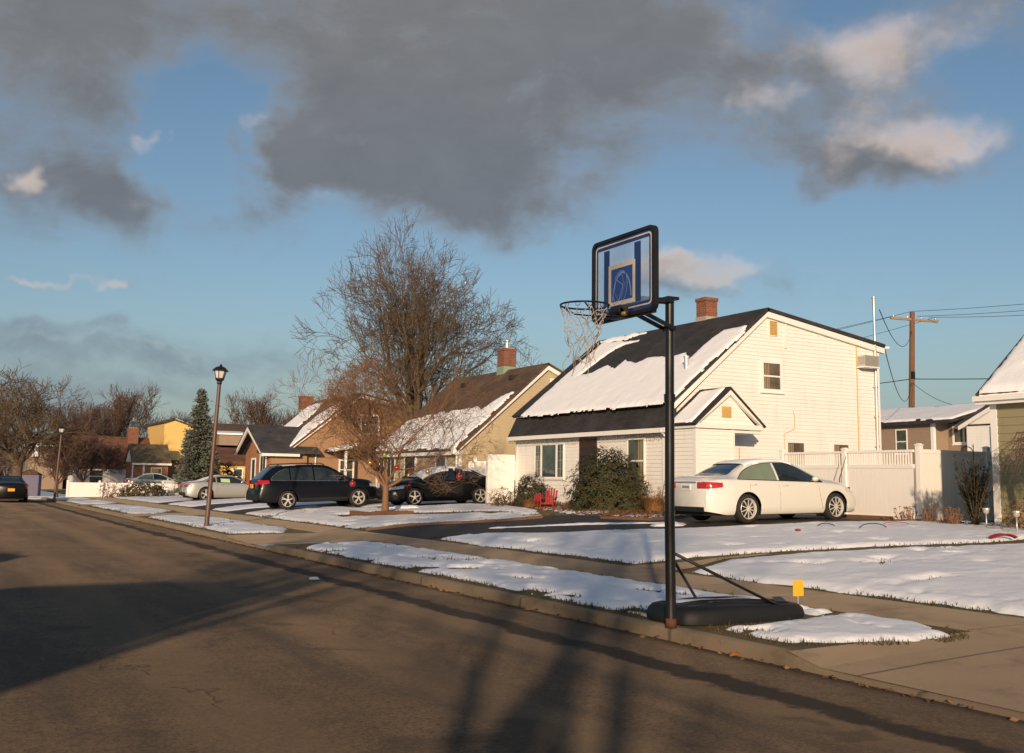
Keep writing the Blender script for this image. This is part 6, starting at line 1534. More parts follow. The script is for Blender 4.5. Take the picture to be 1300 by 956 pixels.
arc(-.045, BZ0 + .20, .165, .27, 0, 180, .018); arc(-.0, BZ0 + .30, .13, .19, 20, 330, .008, .35); arc(.02, BZ0 + .30, .075, .15, 0, 360, .007, .35)
def seg(y0, z0, y1, z1, w, b=b):
    d = Vector((y1 - y0, z1 - z0)).normalized(); n = Vector((-d.y, d.x)) * w / 2; x = BX - .0108
    b.add([(x, y0 + n.x, z0 + n.y), (x, y1 + n.x, z1 + n.y), (x, y1 - n.x, z1 - n.y), (x, y0 - n.x, z0 - n.y)], [(0, 1, 2, 3)])
seg(.06, BZ0 + .40, -.06, BZ0 + .33, .008); seg(-.06, BZ0 + .33, .02, BZ0 + .18, .007); seg(.06, BZ0 + .40, .10, BZ0 + .28, .007); seg(.02, BZ0 + .18, .10, BZ0 + .28, .005); seg(-.03, BZ0 + .18, -.10, BZ0 + .36, .005)
b.build('target_drawing', 'board_line', bd)
# bracket, rim and net
RZ, RXc, RYc, RR = 3.27, -1.09, -.10, .238
b = MB(); b.box(BX - .13, BX - .036, -.19, -.01, RZ - .10, RZ + .03); b.box(BX + .0, BX + .12, -.16, .06, 3.22, 3.52); b.tube([(BX - .12, -.19, RZ - .03), (BX - .12, -.01, RZ - .03)], .03, 10); b.build('rim_bracket', 'black_metal', hp)
b = MB(); b.tube([(BX - .10, -.23, RZ - .06), (BX - .10, .02, RZ - .06)], .022, 10); b.build('spring', 'gold_ball', hp, smooth=True)
b = MB(); pts = [(RXc + RR * math.cos(a), RYc + RR * math.sin(a), RZ) for a in np.linspace(0, 2 * math.pi, 49)]; b.tube(pts, .0095, 8, cap=False)
b.tube([(RXc + RR * math.cos(a), RYc + RR * math.sin(a), RZ - .09 * math.sin((a - 2.1) / 2.1 * 3.14) ** .5 if 2.1 < a < 4.2 else RZ) for a in np.linspace(2.1, 4.19, 12)], .006, 6) if False else None
b.tube([(BX - .10, -.17, RZ - .07), (RXc + .10, RYc - .12, RZ - .075), (RXc - .02, RYc - .15, RZ - .07), (RXc - .12, RYc - .195, RZ - .01)], .008, 6)
b.tube([(BX - .10, -.03, RZ - .07), (RXc + .10, RYc + .12, RZ - .075), (RXc - .02, RYc + .15, RZ - .07), (RXc - .12, RYc + .195, RZ - .01)], .008, 6)
for k in range(12):
    a = k * math.pi / 6 + .2; x, y = RXc + RR * math.cos(a), RYc + RR * math.sin(a)
    b.tube([(x - .02 * math.sin(a), y + .02 * math.cos(a), RZ), (x - .02 * math.sin(a), y + .02 * math.cos(a), RZ - .035), (x + .02 * math.sin(a), y - .02 * math.cos(a), RZ - .035), (x + .02 * math.sin(a), y - .02 * math.cos(a), RZ)], .003, 4)
rim = b.build('rim', 'black_metal', hp, smooth=True)
def net():
    rr = random.Random(8); b = MB(); n = 12; rows = 7; P_ = {}
    for j in range(rows + 1):
        t = j / rows; r = lerp(RR - .008, .118, t ** .75); z = RZ - .03 - .52 * t
        for k in range(n):
            a = 2 * math.pi * (k + (j % 2) * .5) / n + .2
            jx = .022 * t + .004; sh = .05 * t
            P_[j, k] = Vector((RXc + r * math.cos(a) - sh * .3 + rr.gauss(0, jx), RYc + r * math.sin(a) + sh + rr.gauss(0, jx), z + rr.gauss(0, .012) * (j > 0)))
    for j in range(rows):
        for k in range(n):
            for dk in (0, 1):
                kk = (k + dk) % n if j % 2 else (k - 1 + dk) % n
                if rr.random() < (.10 + .12 * (j > 4) + .35 * (2 < k < 6 and j > 0)): continue
                a, c = P_[j, k], P_[j + 1, kk]; m_ = (a + c) / 2 + Vector((rr.gauss(0, .008), rr.gauss(0, .008), -.006)); b.tube([a, m_, c], .0038, 4, cap=False)
    for k in range(5):
        a = P_[rows, (k * 2) % n]; b.tube([a, a + Vector((rr.gauss(0, .015), rr.gauss(0, .015), -.05)), a + Vector((rr.gauss(0, .03), rr.gauss(0, .03), -.09 - .05 * rr.random()))], .003, 4)
    a = P_[0, 8]; b.tube([a, a + Vector((-.03, .01, -.2)), a + Vector((-.01, .02, -.42)), a + Vector((.02, .03, -.6))], .003, 4)
    b.build('net', 'nylon', hp, smooth=True, fix=False)
net()
# yellow marker flag
f = thing('marker_flag', 'small yellow square marker on a thin wire, in the verge snow beside the hoop base', 'marker flag', (1.83, .12, .16))
b = MB(); b.tube([(1.83, .12, .14), (1.825, .115, .52)], .004, 6); b.build('wire', 'galvanised', f)
b = MB(); b.box(1.755, 1.905, .112, .116, .36, .53); o = b.build('flag', 'yellow_plastic', f)

# ------------------------------------------------------------------ street lamps
def street_lamp(loc, label, tilt, H=4.9):
    t = thing('street_lamp', label, 'street lamp', (0, 0, 0), 'lantern street lamps along the kerb'); h = H - .56
    b = MB(); b.lathe([(.085, -.1), (.085, .05), (.07, .08), (.066, 1.2), (.055, h - .05), (.048, h)], (0, 0, 0), 'Z', 16); b.build('post', 'brown_metal', t, smooth=True, angle=40)
    b = MB(); b.lathe([(.05, h - .02), (.075, h + .01), (.07, h + .07), (.13, h + .13), (.135, h + .17)], (0, 0, 0), 'Z', 16)
    for k in range(6):
        a = k * math.pi / 3; b.beam((.12 * math.cos(a), .12 * math.sin(a), h + .16), (.175 * math.cos(a), .175 * math.sin(a), h + .38), .018, .018)
    b.lathe([(.185, h + .375), (.25, h + .385), (.235, h + .41), (.14, h + .50), (.05, h + .53), (.035, h + .55), (.045, h + .57), (.001, h + .60)], (0, 0, 0), 'Z', 6); b.build('lantern_frame', 'black_metal', t)
    b = MB(); b.lathe([(.115, h + .17), (.165, h + .375)], (0, 0, 0), 'Z', 6); b.build('lantern_glass', 'lantern_glass', t)
    t.location = loc; t.rotation_euler = tilt; return t
street_lamp((.72, 23.2, .135), 'brown lantern street lamp on the snowy verge in front of the silver coupe', (R(-.2), R(2.2), 0), 4.75)
street_lamp((.30, 61.0, .12), 'distant lantern street lamp at the left end of the low white fence', (R(0), R(2.0), 0), 4.4)
b = MB()
# ------------------------------------------------------------------ fences
def privacy_fence(name, label, p0, p1, z0, H, posts, lattice=True, cap=True):
    """tongue-and-groove vinyl fence; posts: list of fractions"""
    p0, p1 = Vector((p0[0], p0[1], 0)), Vector((p1[0], p1[1], 0)); d = (p1 - p0); L = d.length; d.normalize(); nrm = Vector((-d.y, d.x, 0))
    t = thing(name, label, 'fence', (p0.x, p0.y, z0))
    def bx(b, a0, a1, w0, w1, za, zb):
        vs = [p0 + d * a + nrm * w + Vector((0, 0, z)) for z in (za, zb) for a, w in ((a0, w0), (a1, w0), (a1, w1), (a0, w1))]
        b.add(vs, [(0, 3, 2, 1), (4, 5, 6, 7), (0, 1, 5, 4), (1, 2, 6, 5), (2, 3, 7, 6), (3, 0, 4, 7)])
    b = MB(); zt = z0 + H; zl = zt - .36 if lattice else zt - .05
    a = 0
    while a < L - .02:
        e = min(a + .145, L); bx(b, a, e - .008, -.018, .018, z0 + .03, zl - .09); a += .145
    bx(b, 0, L, -.011, .011, z0 + .03, zl - .09)
    b.build('panel', 'white_vinyl', t)
    b = MB(); bx(b, 0, L, -.035, .035, zl - .10, zl); bx(b, 0, L, -.032, .032, z0 + .02, z0 + .16)
    if lattice: bx(b, 0, L, -.036, .036, zt - .06, zt)
    b.build_split('rail', 'white_vinyl', t)
    if lattice:
        b = MB(); a = .05
        while a < L: bx(b, a, a + .038, -.014, .014, zl, zt - .06); a += .085
        b.build('picket', 'white_vinyl', t)
    for f_ in posts:
        a = L * f_; b = MB(); bx(b, a - .065, a + .065, -.065, .065, z0 - .1, zt + .04)
        if cap: bx(b, a - .08, a + .08, -.08, .08, zt + .042, zt + .065); bx(b, a - .05, a + .05, -.05, .05, zt + .067, zt + .09)
        b.build('post', 'white_vinyl', t)
    return t
privacy_fence('fence', 'tall white vinyl fence with picket top, behind the nose of the white sedan', (14.75, 9.62), (14.75, 14.3), .70, 1.80, (.985, .48))
privacy_fence('fence', 'tall plain white vinyl fence running back from the corner post, half in shadow', (14.75, 9.5), (22.5, 9.5), .72, 1.84, (.008, .33, .66), lattice=False)
b = MB(); b.box(14.2, 14.30, 9.9, 12.4, .74, .86); tag(b.build('landscape_timber', 'wood_pole', None), 'weathered landscape timber at the foot of the tall white fence', 'timber')
privacy_fence('fence', 'tall white gate panel with snow on top, at the far corner of the white house', (11.62, 26.4), (12.72, 26.36), .60, 1.92, (), lattice=False)
b = MB(); b.box(11.58, 11.72, 26.33, 26.46, .55, 2.56); b.box(11.6, 12.72, 26.34, 26.42, 2.42, 2.56); o = b.build('gate_post', 'white_vinyl', None); tag(o, 'square white gate post and top beam at the edge of the black sedan', 'gate post')
privacy_fence('fence', 'white vinyl fence with posts between the tan house and the tall gate panel', (13.2, 31.2), (15.6, 29.6), .7, 1.75, (.1, .5, .9), lattice=False)
privacy_fence('fence', 'low white vinyl fence far down the street, behind the clipped bush', (1.55, 66.2), (9.4, 65.4), .13, 1.02, (.0, .245, .5, .745, 1.0), lattice=False)
# shepherd's hook, path lights
b = MB(); b.tube([(14.95, 8.05, .7), (14.95, 8.05, 2.55)], .010, 6); b.tube([(14.95, 8.05, 2.3)] + [(14.95 - .22 + .22 * math.cos(a), 8.05, 2.38 + .16 * math.sin(a)) for a in np.linspace(0, 2.8, 8)], .010, 6); b.lathe([(.018, 2.54), (.001, 2.62)], (14.95, 8.05, 0), 'Z', 8)
tag(b.build('garden_hook', 'wire_black', None, fix=False), 'black garden hook rising above the shaded white fence', 'garden hook')
for (x, y), lb in (((12.05, 5.55), 'garden stake light standing before the tall dark evergreen'), ((11.2, 4.25), 'garden stake light at the right edge, before the weeping tree')):
    t = thing('garden_light', lb, 'garden light', (x, y, G(x, y)), 'garden stake lights'); z = G(x, y)
    b = MB(); b.tube([(x, y, z - .02), (x, y, z + .34)], .014, 8); b.build('stake', 'galvanised', t, smooth=True); b = MB(); b.lathe([(.03, z + .33), (.055, z + .36), (.06, z + .42)], (x, y, 0), 'Z', 10); b.build('lens', 'cement', t)
    b = MB(); b.lathe([(.075, z + .42), (.07, z + .445), (.001, z + .46)], (x, y, 0), 'Z', 10); b.build('cap', 'galvanised', t)
# red plastic sled half under the snow
b = MB(); n = 14; vs = []
for i in range(n + 1):
    u = i / n
    for k in range(7):
        w = (k / 6 - .5) * .36 * math.sin(min(1, u * 3 + .12) * 1.57) ** .5 * (1 - .3 * u); vs.append((9.85 + .28 * u, 3.80 - .28 * u + w * .5, G(9.7, 3.8) + .05 + .085 * math.sin(u * 2.9) * (1 - .5 * (1 - u)) + .03 * abs(k / 3 - 1)))
b.add(vs, [(i * 7 + k, i * 7 + k + 1, (i + 1) * 7 + k + 1, (i + 1) * 7 + k) for i in range(n) for k in range(6)])
o = b.build('sled', 'red_plastic', None, smooth=True, fix=False); so = o.modifiers.new('thickness', 'SOLIDIFY'); so.thickness = .012; tag(o, 'red plastic sled poking out of the snow at the right', 'sled')
# garden hose loops in the snow
def hose(pts, mat, lb):
    b = MB(); b.tube(pts, .010, 6); tag(b.build('garden_hose', mat, None, smooth=True), lb, 'garden hose', 'hose ends sticking out of the snow')
def harc(x, y, w, h, mat, lb):
    z = G(x, y) + .03; hose([(x + w * (math.cos(a) * .5), y - .3 * w * math.cos(a), z + h * math.sin(a)) for a in np.linspace(3.0, .1, 9)], mat, lb)
harc(10.15, 8.0, .34, .10, 'wire_black', 'short black hose loop poking through the snow, left one')
harc(10.35, 6.9, .5, .13, 'wire_black', 'longer black hose loop poking through the snow, nearer the fence corner')
harc(11.8, 7.6, .5, .07, 'dull_red', 'thin red hose loop in the snow near the fence corner')
b = MB(); b.box(9.0, 9.1, 7.65, 7.72, G(9, 7.7) + .06, G(9, 7.7) + .10); tag(b.build('toy', 'red_plastic', None), 'tiny red scrap on the snow in front of the white sedan', 'litter')
# litter on the road
b = MB(); b.add([(-1.46, 6.86, .055), (-1.34, 6.80, .06), (-1.30, 6.98, .065), (-1.44, 7.02, .058), (-1.42, 6.88, .085), (-1.35, 6.86, .09), (-1.33, 6.96, .088), (-1.42, 6.98, .082)], [(0, 1, 5, 4), (1, 2, 6, 5), (2, 3, 7, 6), (3, 0, 4, 7), (4, 5, 6, 7)]); tag(b.build('litter', 'plate_white', None), 'crumpled white paper on the road', 'litter')
b = MB(); b.add([(-.12, -1.05, .01), (-.04, -1.10, .03), (.0, -1.02, .035), (-.05, -.95, .02), (-.06, -1.02, .045)], [(0, 1, 4), (1, 2, 4), (2, 3, 4), (3, 0, 4)]); tag(b.build('leaf', 'orange_leaf', None, fix=False), 'single orange leaf in the gutter by the kerb', 'leaf')
b = MB(); b.add([(2.9, -3.1, .19), (3.1, -3.16, .19), (3.14, -3.08, .21), (2.95, -3.02, .2)], [(0, 1, 2, 3)]); tag(b.build('leaf', 'bark_brown', None, fix=False), 'dark leaf lying on the concrete at the bottom right', 'leaf')
# two small red chairs
def adirondack(loc, rz, label):
    t = thing('garden_chair', label, 'garden chair', (0, 0, 0), 'red garden chairs by the white house')
    b = MB()
    for k in range(5): b.box(-.22 + k * .09, -.22 + k * .09 + .075, -.24, .24, .20 - k * .012, .215 - k * .012)
    b.build('seat', 'red_plastic', t)
    b = MB()
    for k in range(5):
        y = (k - 2) * .095; h = .72 - .03 * abs(k - 2) ** 1.6; b.beam((-.24, y, .14), (-.42, y * 1.15, h), .078, .016, up=(1, 0, 0))
    b.beam((-.30, -.22, .33), (-.30, .22, .33), .03, .05); b.build('backrest', 'red_plastic', t)
    for sg in (-1, 1):
        b = MB(); b.box(-.36, .26, sg * .29 - .05, sg * .29 + .05, .385, .405); b.build('armrest', 'red_plastic', t)
        b = MB(); b.box(.17, .24, sg * .26 - .015, sg * .26 + .015, 0, .385); b.build('leg', 'red_plastic', t)
        b = MB(); b.beam((.20, sg * .235, .20), (-.40, sg * .235, .02), .025, .08); b.build('leg', 'red_plastic', t)
    t.location = loc; t.rotation_euler = (0, 0, rz); return t
adirondack((11.25, 21.35, .71), R(222), 'taller red slatted garden chair with rounded back, right of the pair').scale = (.85, .8, .95)
adirondack((11.1, 21.95, .70), R(215), 'smaller red garden chair, left of the pair').scale = (.62, .62, .7)
b = MB(); b.lathe([(.10, .72), (.14, .95), (.15, .99), (.13, .99), (.12, .92)], (12.0, 21.0, 0), 'Z', 14); tag(b.build('plant_pot', 'plastic_black', None, smooth=True, angle=40), 'dark plant pot by the front wall, right of the red chairs', 'plant pot')
# planter ring of timber around the ornamental tree, brick edging of the drive
b = MB(); z = G(6.2, 24) - .02; b.box(5.85, 6.0, 23.2, 25.2, z, z + .14); b.box(6.003, 7.3, 23.2, 23.34, z, z + .19); tag(b.build('planter_edge', 'wood_pole', None), 'low timber edging at the foot of the ornamental tree', 'edging')
def edging(pts, name, label, mat, w=.10, h=.10):
    b = MB(); n = 0
    for (x0, y0), (x1, y1) in zip(pts, pts[1:]):
        L = math.hypot(x1 - x0, y1 - y0); k = max(1, int(L / .42))
        for i in range(k):
            a, c = i / k, (i + 1) / k - .012 / L; p = Vector((lerp(x0, x1, a), lerp(y0, y1, a), 0)); q = Vector((lerp(x0, x1, c), lerp(y0, y1, c), 0)); p.z = G(p.x, p.y) + h * .3 + .008 * ((i * 7) % 3); q.z = G(q.x, q.y) + h * .3 + .008 * ((i * 7) % 3); b.beam(p, q, w, h)
    tag(b.build(name, mat, None), label, 'edging')
edging([(3.8, 18.3), (5.0, 17.95), (6.1, 17.35), (7.0, 16.95), (8.4, 16.93), (9.3, 17.75)], 'brick_edging', 'red brick edging curving along the neighbour lawn beside the drive', 'edge_brick')
edging([(9.25, 15.2), (9.55, 13.35), (10.6, 13.45), (12.3, 14.45)], 'brick_edging', 'brick edging around the bed by the big evergreen bush', 'edge_brick')
# branch stuck behind the sedan's bonnet
b = MB(); b.tube([(14.1, 11.4, 1.3), (14.15, 11.5, 1.75), (14.2, 11.3, 2.35)], [.02, .016, .008], 5); b.tube([(14.12, 11.45, 1.6), (13.9, 11.9, 1.35)], [.012, .02], 5); tag(b.build('dead_branch', 'bark_brown', None), 'bare forked stick standing between the white sedan and the fence', 'branch')

# ------------------------------------------------------------------ utility pole and wires
up = thing('utility_pole', 'wooden utility pole with one crossarm, behind the tall white fence', 'utility pole', (54, 43.6, .8))
b = MB(); b.tube([(54.05, 43.8, .5), (53.6, 42.75, 13.9)], [.24, .17], 14); b.build('pole', 'wood_pole', up, smooth=True, angle=50)
b = MB(); b.beam((52.2, 43.45, 13.45), (55.2, 41.9, 13.25), .14, .16); ca_ = b.build('crossarm', 'bark_pale', up)
b = MB()
for f_ in (.06, .36, .64, .94): p_ = Vector((52.2, 43.45, 13.45)).lerp(Vector((55.2, 41.9, 13.25)), f_); b.lathe([(.03, p_.z + .08), (.06, p_.z + .12), (.05, p_.z + .22), (.02, p_.z + .26)], (p_.x, p_.y, 0), 'Z', 10)
b.build_split('insulator', 'galvanised', ca_)
b = MB(); b.box(53.55, 53.8, 42.85, 43.0, 9.2, 9.7); b.box(53.6, 53.85, 43.0, 43.15, 6.9, 7.2); b.build_split('bracket', 'black_metal', up)
def wire(a, c, sag, lb, r=.016, n=18):
    a, c = Vector(a), Vector(c); b = MB(); b.tube([a.lerp(c, i / n) - Vector((0, 0, sag * 4 * (i / n) * (1 - i / n))) for i in range(n + 1)], r, 5)
    tag(b.build('overhead_wire', 'wire_black', None, smooth=True), lb, 'overhead wire', 'overhead wires at the utility pole')
wire((53.6, 42.8, 13.95), (57.4, 25, 13.5), .2, 'uppermost overhead wire right of the pole')
wire((53.9, 42.6, 13.6), (57.2, 25, 13.1), .25, 'second overhead wire right of the pole, at crossarm height')
wire((54.6, 42.2, 13.55), (58.4, 25, 12.9), .35, 'third overhead wire right of the pole, sagging most')
wire((53.6, 42.8, 13.95), (66, 80, 15.6), .2, 'uppermost overhead wire left of the pole')
wire((52.5, 43.3, 13.6), (64, 80, 15.2), .3, 'second overhead wire left of the pole, from the arm end')
wire((54.9, 42.1, 13.5), (66.5, 80, 14.0), .4, 'third overhead wire left of the pole, from the far arm end')
wire((53.8, 43.2, 9.2), (57.9, 25, 8.5), .15, 'mid-height cable right of the pole', .03)
wire((53.8, 43.2, 9.2), (68, 82, 11.2), .3, 'mid-height cable left of the pole', .03)
wire((53.9, 43.4, 7.3), (47.2, 31.5, 6.2), .35, 'low cable from the pole to the white house behind')
wire((53.9, 43.4, 7.2), (68, 82, 9.0), .3, 'low cable left of the pole', .03)
wire((53.8, 43.2, 9.0), (44.5, 30.2, 6.1), .6, 'sagging service wire right of the pole')
wire((53.7, 43.1, 8.9), (21.7, 16.7, 6.4), 1.6, 'service wire drooping from the pole to the white clapboard house')
wire((53.7, 42.9, 12.6), (21.6, 16.75, 7.6), 1.2, 'upper service wire from the pole to the flue of the white house')
# ------------------------------------------------------------------ houses behind the tall fence
h = thing('house', 'taupe house with a snow-edged low roof and white window, behind the tall fence', 'house', (40, 30, .8))
b = MB(); b.prism([(40, .7), (48, .7), (48, 5.2), (44, 6.1), (40, 5.0)], 'Y', 30.05, 38.5); b.build('wall', 'taupe_siding', h)
b = MB(); clap_x(b, 40, 30.05, 38.5, 1.6, 4.95, .14, .02); clap_x(b, 41.2, 28.55, 30.0, 1.6, 4.95, .14, .02); b.build('siding', 'taupe_siding', h)
b = MB(); b.box(41.2, 48, 28.55, 30.04, .7, 5.0); b.build('rear_wall', 'taupe_siding', h)
b = MB(); b.box(39.95, 40.12, 29.95, 30.15, .7, 4.98); b.box(41.16, 41.3, 28.5, 28.62, .7, 4.98); b.build_split('corner_board', 'white_trim', h)
b = MB(); roof_slab(b, 39.5, 5.08, 44, 6.25, 28.5, 38.8, .14); ro_ = b.build('roof', 'black_shingle', h)
snow_patch(ro_, (39.5, 0, 5.08), (0, 1, 0), (4.5, 0, 1.17), [(28.6, .25), (38.7, .25), (38.7, 4.55), (33.5, 4.5), (32.5, 4.2), (31.8, 4.5), (28.6, 4.5)], .09, .16, 71, .15)
window(h, 'x', 39.98, 31.7, 32.5, 3.4, 4.75, glass='window_glass'); window(h, 'x', 41.18, 28.75, 29.75, 3.9, 4.85, fw=.12, sash=False)
h = thing('house', 'white house with a green shutter, between the taupe house and the green one', 'house', (40, 22, .8))
b = MB(); b.prism([(22.0, .7), (28.4, .7), (28.4, 4.95), (22.0, 8.0)], 'X', 40.6, 49); b.build('wall', 'white_siding', h)
b = MB(); clap_x(b, 40.6, 22.0, 28.4, 1.6, 4.85, .14, .02); b.build('siding', 'white_siding', h)
b = MB(); b.prism([(21.8, 8.28), (28.7, 4.98), (28.7, 4.82), (21.8, 8.10)], 'X', 40.3, 49); b.build('roof', 'grey_shingle', h)
b = MB(); b.prism([(21.8, 8.08), (28.7, 4.80), (28.7, 4.60), (21.8, 7.88)], 'X', 40.3, 40.4); b.build('rake_board', 'white_trim', h)
b = MB(); b.box(40.55, 40.6, 22, 28.4, 4.80, 4.88); b.build('belt_trim', 'dark_trim', h)
b = MB(); b.box(40.52, 40.575, 26.6, 26.95, 3.0, 4.75); b.build('shutter', 'green_shutter', h)
window(h, 'x', 40.57, 25.5, 26.5, 3.0, 4.75)
b = MB(); b.beam((40.5, 26.2, 5.1), (40.5, 25.6, 5.3), .08, .08)
# ------------------------------------------------------------------ houses at the far end
h = thing('house', 'house with a broad rust-coloured roof and white wall, at the far left', 'house', (4.9, 91.5, .2))
b = MB(); b.prism([(91.5, .1), (99, .1), (99, 2.5), (95.2, 4.9), (91.5, 2.5)], 'X', 5.1, 10.0); b.build('wall', 'white_siding', h)
b = MB(); b.prism([(91.1, 2.38), (95.2, 5.15), (95.2, 4.98), (91.1, 2.22)], 'X', 4.8, 13.5); b.prism([(99.4, 2.38), (95.2, 5.15), (95.2, 4.98), (99.4, 2.22)], 'X', 4.8, 13.5); r_ = b.build('roof', 'rust_shingle', h)
chimney(r_, 9.9, 94.4, .9, .8, 4.4, 5.95, 'red_brick', 'cement')
b = MB(); b.box(10.0, 13.4, 91.6, 98, .1, 2.4); b.build('side_wall', 'white_siding', h)
window(h, 'y', 91.48, 6.0, 7.2, .9, 2.1); 
h = thing('cottage', 'brick cottage wing with white gable and olive roof, beside the yellow house', 'house', (8.45, 84.3, .2))
b = MB(); b.box(8.5, 11.3, 84.3, 88, .1, 2.75); b.build('wall', 'orange_brick', h)
b = MB(); b.prism([(84.1, 2.76), (88.2, 2.76), (86.1, 4.1)], 'X', 8.45, 8.6); b.build('gable', 'white_siding', h)
b = MB(); b.prism([(83.9, 2.72), (86.1, 4.3), (86.1, 4.15), (83.9, 2.57)], 'X', 8.3, 11.5); b.prism([(88.3, 2.72), (86.1, 4.3), (86.1, 4.15), (88.3, 2.57)], 'X', 8.3, 11.5); b.build('roof', 'olive_shingle', h)
b = MB(); b.box(8.3, 11.5, 83.86, 83.94, 2.5, 2.66); b.box(8.4, 8.5, 84.2, 84.34, .1, 2.6); b.box(9.25, 9.4, 84.2, 84.29, .1, 2.6); b.build('trim', 'white_trim', h)
window(h, 'y', 84.28, 9.9, 10.8, 1.0, 2.3, glass='warm_glass')
h = thing('house', 'yellow two-storey house with brick lower wall, left of the blue spruce', 'house', (11.5, 88.0, .2))
b = MB(); b.prism([(11.5, 2.95), (14.6, 2.95), (14.6, 5.75), (12.2, 6.55), (11.5, 6.3)], 'Y', 88.0, 96); b.build('upper_wall', 'yellow_siding', h)
b = MB(); b.box(11.6, 14.5, 88.15, 96, .1, 2.95); b.build('wall', 'orange_brick', h)
b = MB(); b.box(11.4, 14.7, 87.9, 88.0, 2.88, 3.0); b.build('belt_trim', 'dark_trim', h)
b = MB(); roof_slab(b, 14.9, 5.77, 12.2, 6.68, 87.7, 96.2, .12); roof_slab(b, 11.3, 6.34, 12.2, 6.68, 87.7, 96.2, .12); r_ = b.build('roof', 'brown_shingle', h)
snow_patch(r_, (14.9, 0, 5.77), (0, 1, 0), (-2.7, 0, .91), [(87.8, .1), (90.5, .1), (90.5, 2.7), (87.8, 2.7)], .09, .15, 81, .15)
b = MB(); b.box(14.5, 14.62, 87.9, 87.99, 3, 5.6); b.build('trim', 'white_trim', h)
window(h, 'y', 88.13, 13.0, 14.0, 1.1, 2.4)
h = thing('house', 'big brown-roofed house with a snowy dormer, rising behind the blue spruce', 'house', (15.5, 91, .2))
b = MB(); b.prism([(91, .1), (99, .1), (99, 4.9), (95, 6.5), (91, 4.9)], 'X', 17.0, 27); b.build('wall', 'brown_siding', h)
b = MB(); b.prism([(90.5, 4.85), (95, 6.75), (95, 6.55), (90.5, 4.65)], 'X', 16.6, 27.4); b.prism([(99.5, 4.85), (95, 6.75), (95, 6.55), (99.5, 4.65)], 'X', 16.6, 27.4); b.build('roof', 'brown_shingle', h)
b = MB(); b.box(16.6, 19.2, 89.2, 92.5, 4.5, 5.45); dm = b.build('dormer', 'taupe_siding', h); b = MB(); b.prism([(89.0, 5.46), (92.8, 5.8), (92.8, 5.95), (89.0, 5.60)], 'X', 16.4, 19.4); b.build('dormer_snow', 'snow', dm)
b = MB(); b.prism([(86.5, 3.2), (91, 4.65), (91, 4.5), (86.5, 3.05)], 'X', 16.2, 24); b.build('lower_roof', 'grey_shingle', h)
b = MB(); b.box(16.5, 23.8, 87, 90.9, .1, 3.1); b.build('lower_wall', 'white_siding', h)
h = thing('house', 'small cream house with dark red roof, behind the round green bush', 'house', (11.7, 71.5, .3))
b = MB(); b.box(12.1, 16, 71.8, 76, .2, 2.75); b.build('wall', 'yellow_siding', h)
b = MB(); b.prism([(71.5, 2.7), (76.2, 2.7), (73.8, 3.55)], 'X', 11.9, 12.05); b.build('gable', 'white_siding', h)
b = MB(); b.prism([(71.2, 2.72), (73.8, 3.85), (73.8, 3.7), (71.2, 2.57)], 'X', 11.7, 16.2); b.prism([(76.4, 2.72), (73.8, 3.85), (73.8, 3.7), (76.4, 2.57)], 'X', 11.7, 16.2); b.build('roof', 'rust_shingle', h)
window(h, 'y', 71.78, 13.6, 14.4, 1.0, 2.3, fw=.1)
h = thing('house', 'low pale building with snow on its flat roof, between the bare trees far left', 'house', (3, 104, .2))
b = MB(); b.box(2.0, 5.2, 104, 110, .1, 4.2); b.build('wall', 'taupe_siding', h); b = MB(); b.box(1.8, 5.4, 103.8, 110.2, 4.2, 4.3); r_ = b.build('roof', 'brown_shingle', h); b = MB(); b.box(1.9, 5.3, 103.9, 110, 4.303, 4.45); b.build('snow', 'snow', r_); b = MB(); b.box(2.1, 2.8, 103.7, 103.9, 3.3, 4.6); b.build('chimney_breast', 'white_siding', h)
h = thing('house', 'grey-roofed house at the far left edge, behind the dark parked car', 'house', (-6.5, 80, .1))
b = MB(); b.box(-9, -2.7, 80, 86, 0, 1.9); b.build('wall', 'green_shutter', h); b = MB(); b.prism([(79.6, 1.85), (83, 3.0), (83, 2.85), (79.6, 1.7)], 'X', -9.4, -2.3); b.prism([(86.4, 1.85), (83, 3.0), (83, 2.85), (86.4, 1.7)], 'X', -9.4, -2.3); b.build('roof', 'grey_shingle', h)
b = MB(); b.box(-4.2, -3.8, 79.93, 79.99, 0, 1.8); b.build('trim', 'white_trim', h)
M('shed_blue', (.16, .15, .24), .7)
h = thing('shed', 'blue-grey garden shed left of the low white fence', 'shed', (-.6, 75, .1))
b = MB(); b.box(-.6, .75, 75, 77, 0, 1.55); b.build('wall', 'shed_blue', h); b = MB(); b.prism([(-.7, 1.552), (.85, 1.552), (.07, 1.95)], 'Y', 74.9, 77.1); b.build('roof', 'brown_shingle', h)
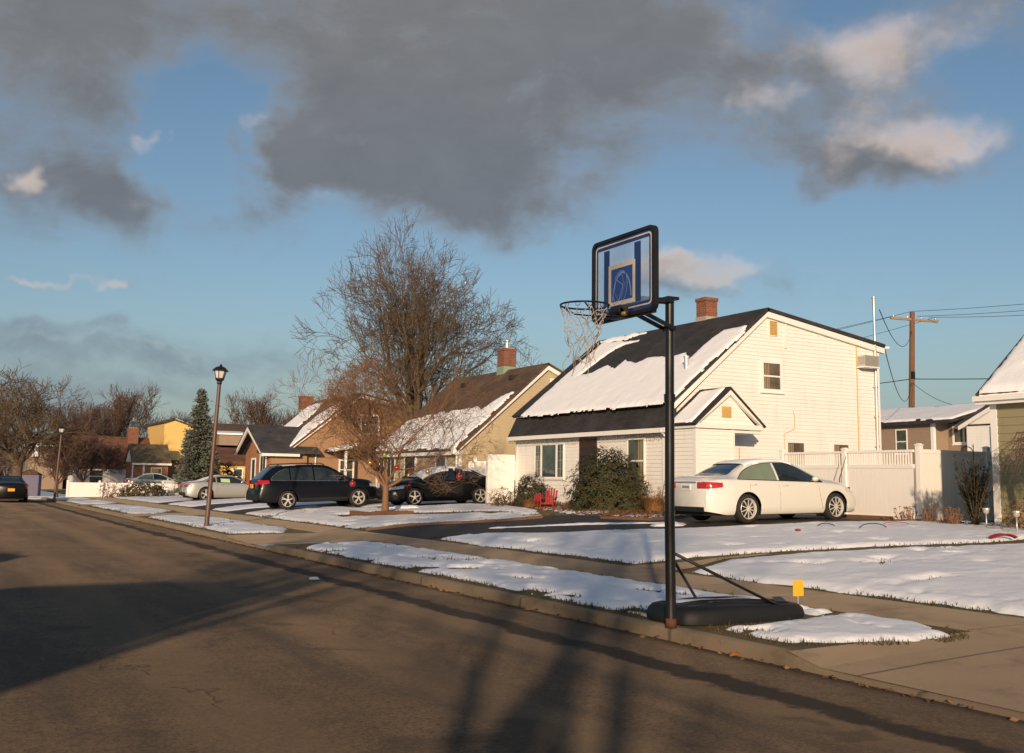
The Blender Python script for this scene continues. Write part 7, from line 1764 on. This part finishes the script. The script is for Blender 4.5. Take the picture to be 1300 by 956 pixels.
# a wooded skyline that reads as one mass
def skyline():
    rr = random.Random(77); b = MB()
    for k in range(1500):
        a = R(rr.uniform(-12, 75)); d = rr.uniform(190, 260); x, y = CAM.x + math.sin(a) * d, CAM.y + math.cos(a) * d; H = rr.uniform(4.5, 8.5) + 2.5 * float(vnoise(a * 9, 2.0))
        for j in range(5):
            e = Vector((rr.gauss(0, 1.6), rr.gauss(0, 1.6), H * rr.uniform(.6, 1))); b.tube([(x, y, 0), (x + e.x * .3, y + e.y * .3, e.z * .5), (x + e.x, y + e.y, e.z)], [.12, .09, .05], 3, cap=False)
    tag(b.build('distant_woods', 'bark_grey', None, fix=False), kind='stuff')
skyline()
# ------------------------------------------------------------------ unseen vehicles added across the street to cast shadows into the road
def van():
    t = thing('van', 'white panel van added out of view across the street to shade the road', 'van', (0, 0, 0))
    c = CarShape(5.0, 2.0, [(0, 2.2), (.10, 2.50), (.6, 2.60), (2.5, 2.62), (3.3, 2.56), (3.8, 2.2), (4.3, 1.5), (4.8, 1.15), (5.0, .8)], [(0, 1.2), (2, 1.2), (3.5, 1.15), (4.3, 1.05), (5.0, .7)], 3.2, .85, .36, .80, .3, .95, .8, .85, .4, .35)
    c.body(t, 'paint_white'); underbody(c, t)
    for x in (c.xf, c.xr):
        for sg in (-1, 1): wheel(t, x, sg * (c.W / 2 - .13), c.Rw, .22, 5, sg)
    for sg in (-1, 1): c.patch(lambda x: 1.25, [(3.0 - 2.5, 2.1), (3.5 - 2.5, 2.05), (4.1 - 2.5, 1.5)], 3.0 - 2.5, 4.1 - 2.5, sg, .004, 8, 3).build('side_window', 'car_glass', t, smooth=True)
    c.toppatch(3.45 - 2.5, 4.3 - 2.5, .008, 9, 8, .05).build('windscreen', 'car_glass', t, smooth=True)
    return t
vn = van(); vn.location = (-12.1, -4.35, .13); vn.rotation_euler = (0, 0, R(180))
c = copy_tree(sv, (-11.3, 6.6, .15), R(180), 'black estate car added out of view across the street to shade the road'); c.rotation_euler = (0, 0, R(180)); c['group'] = 'unseen shadow casters across the street'
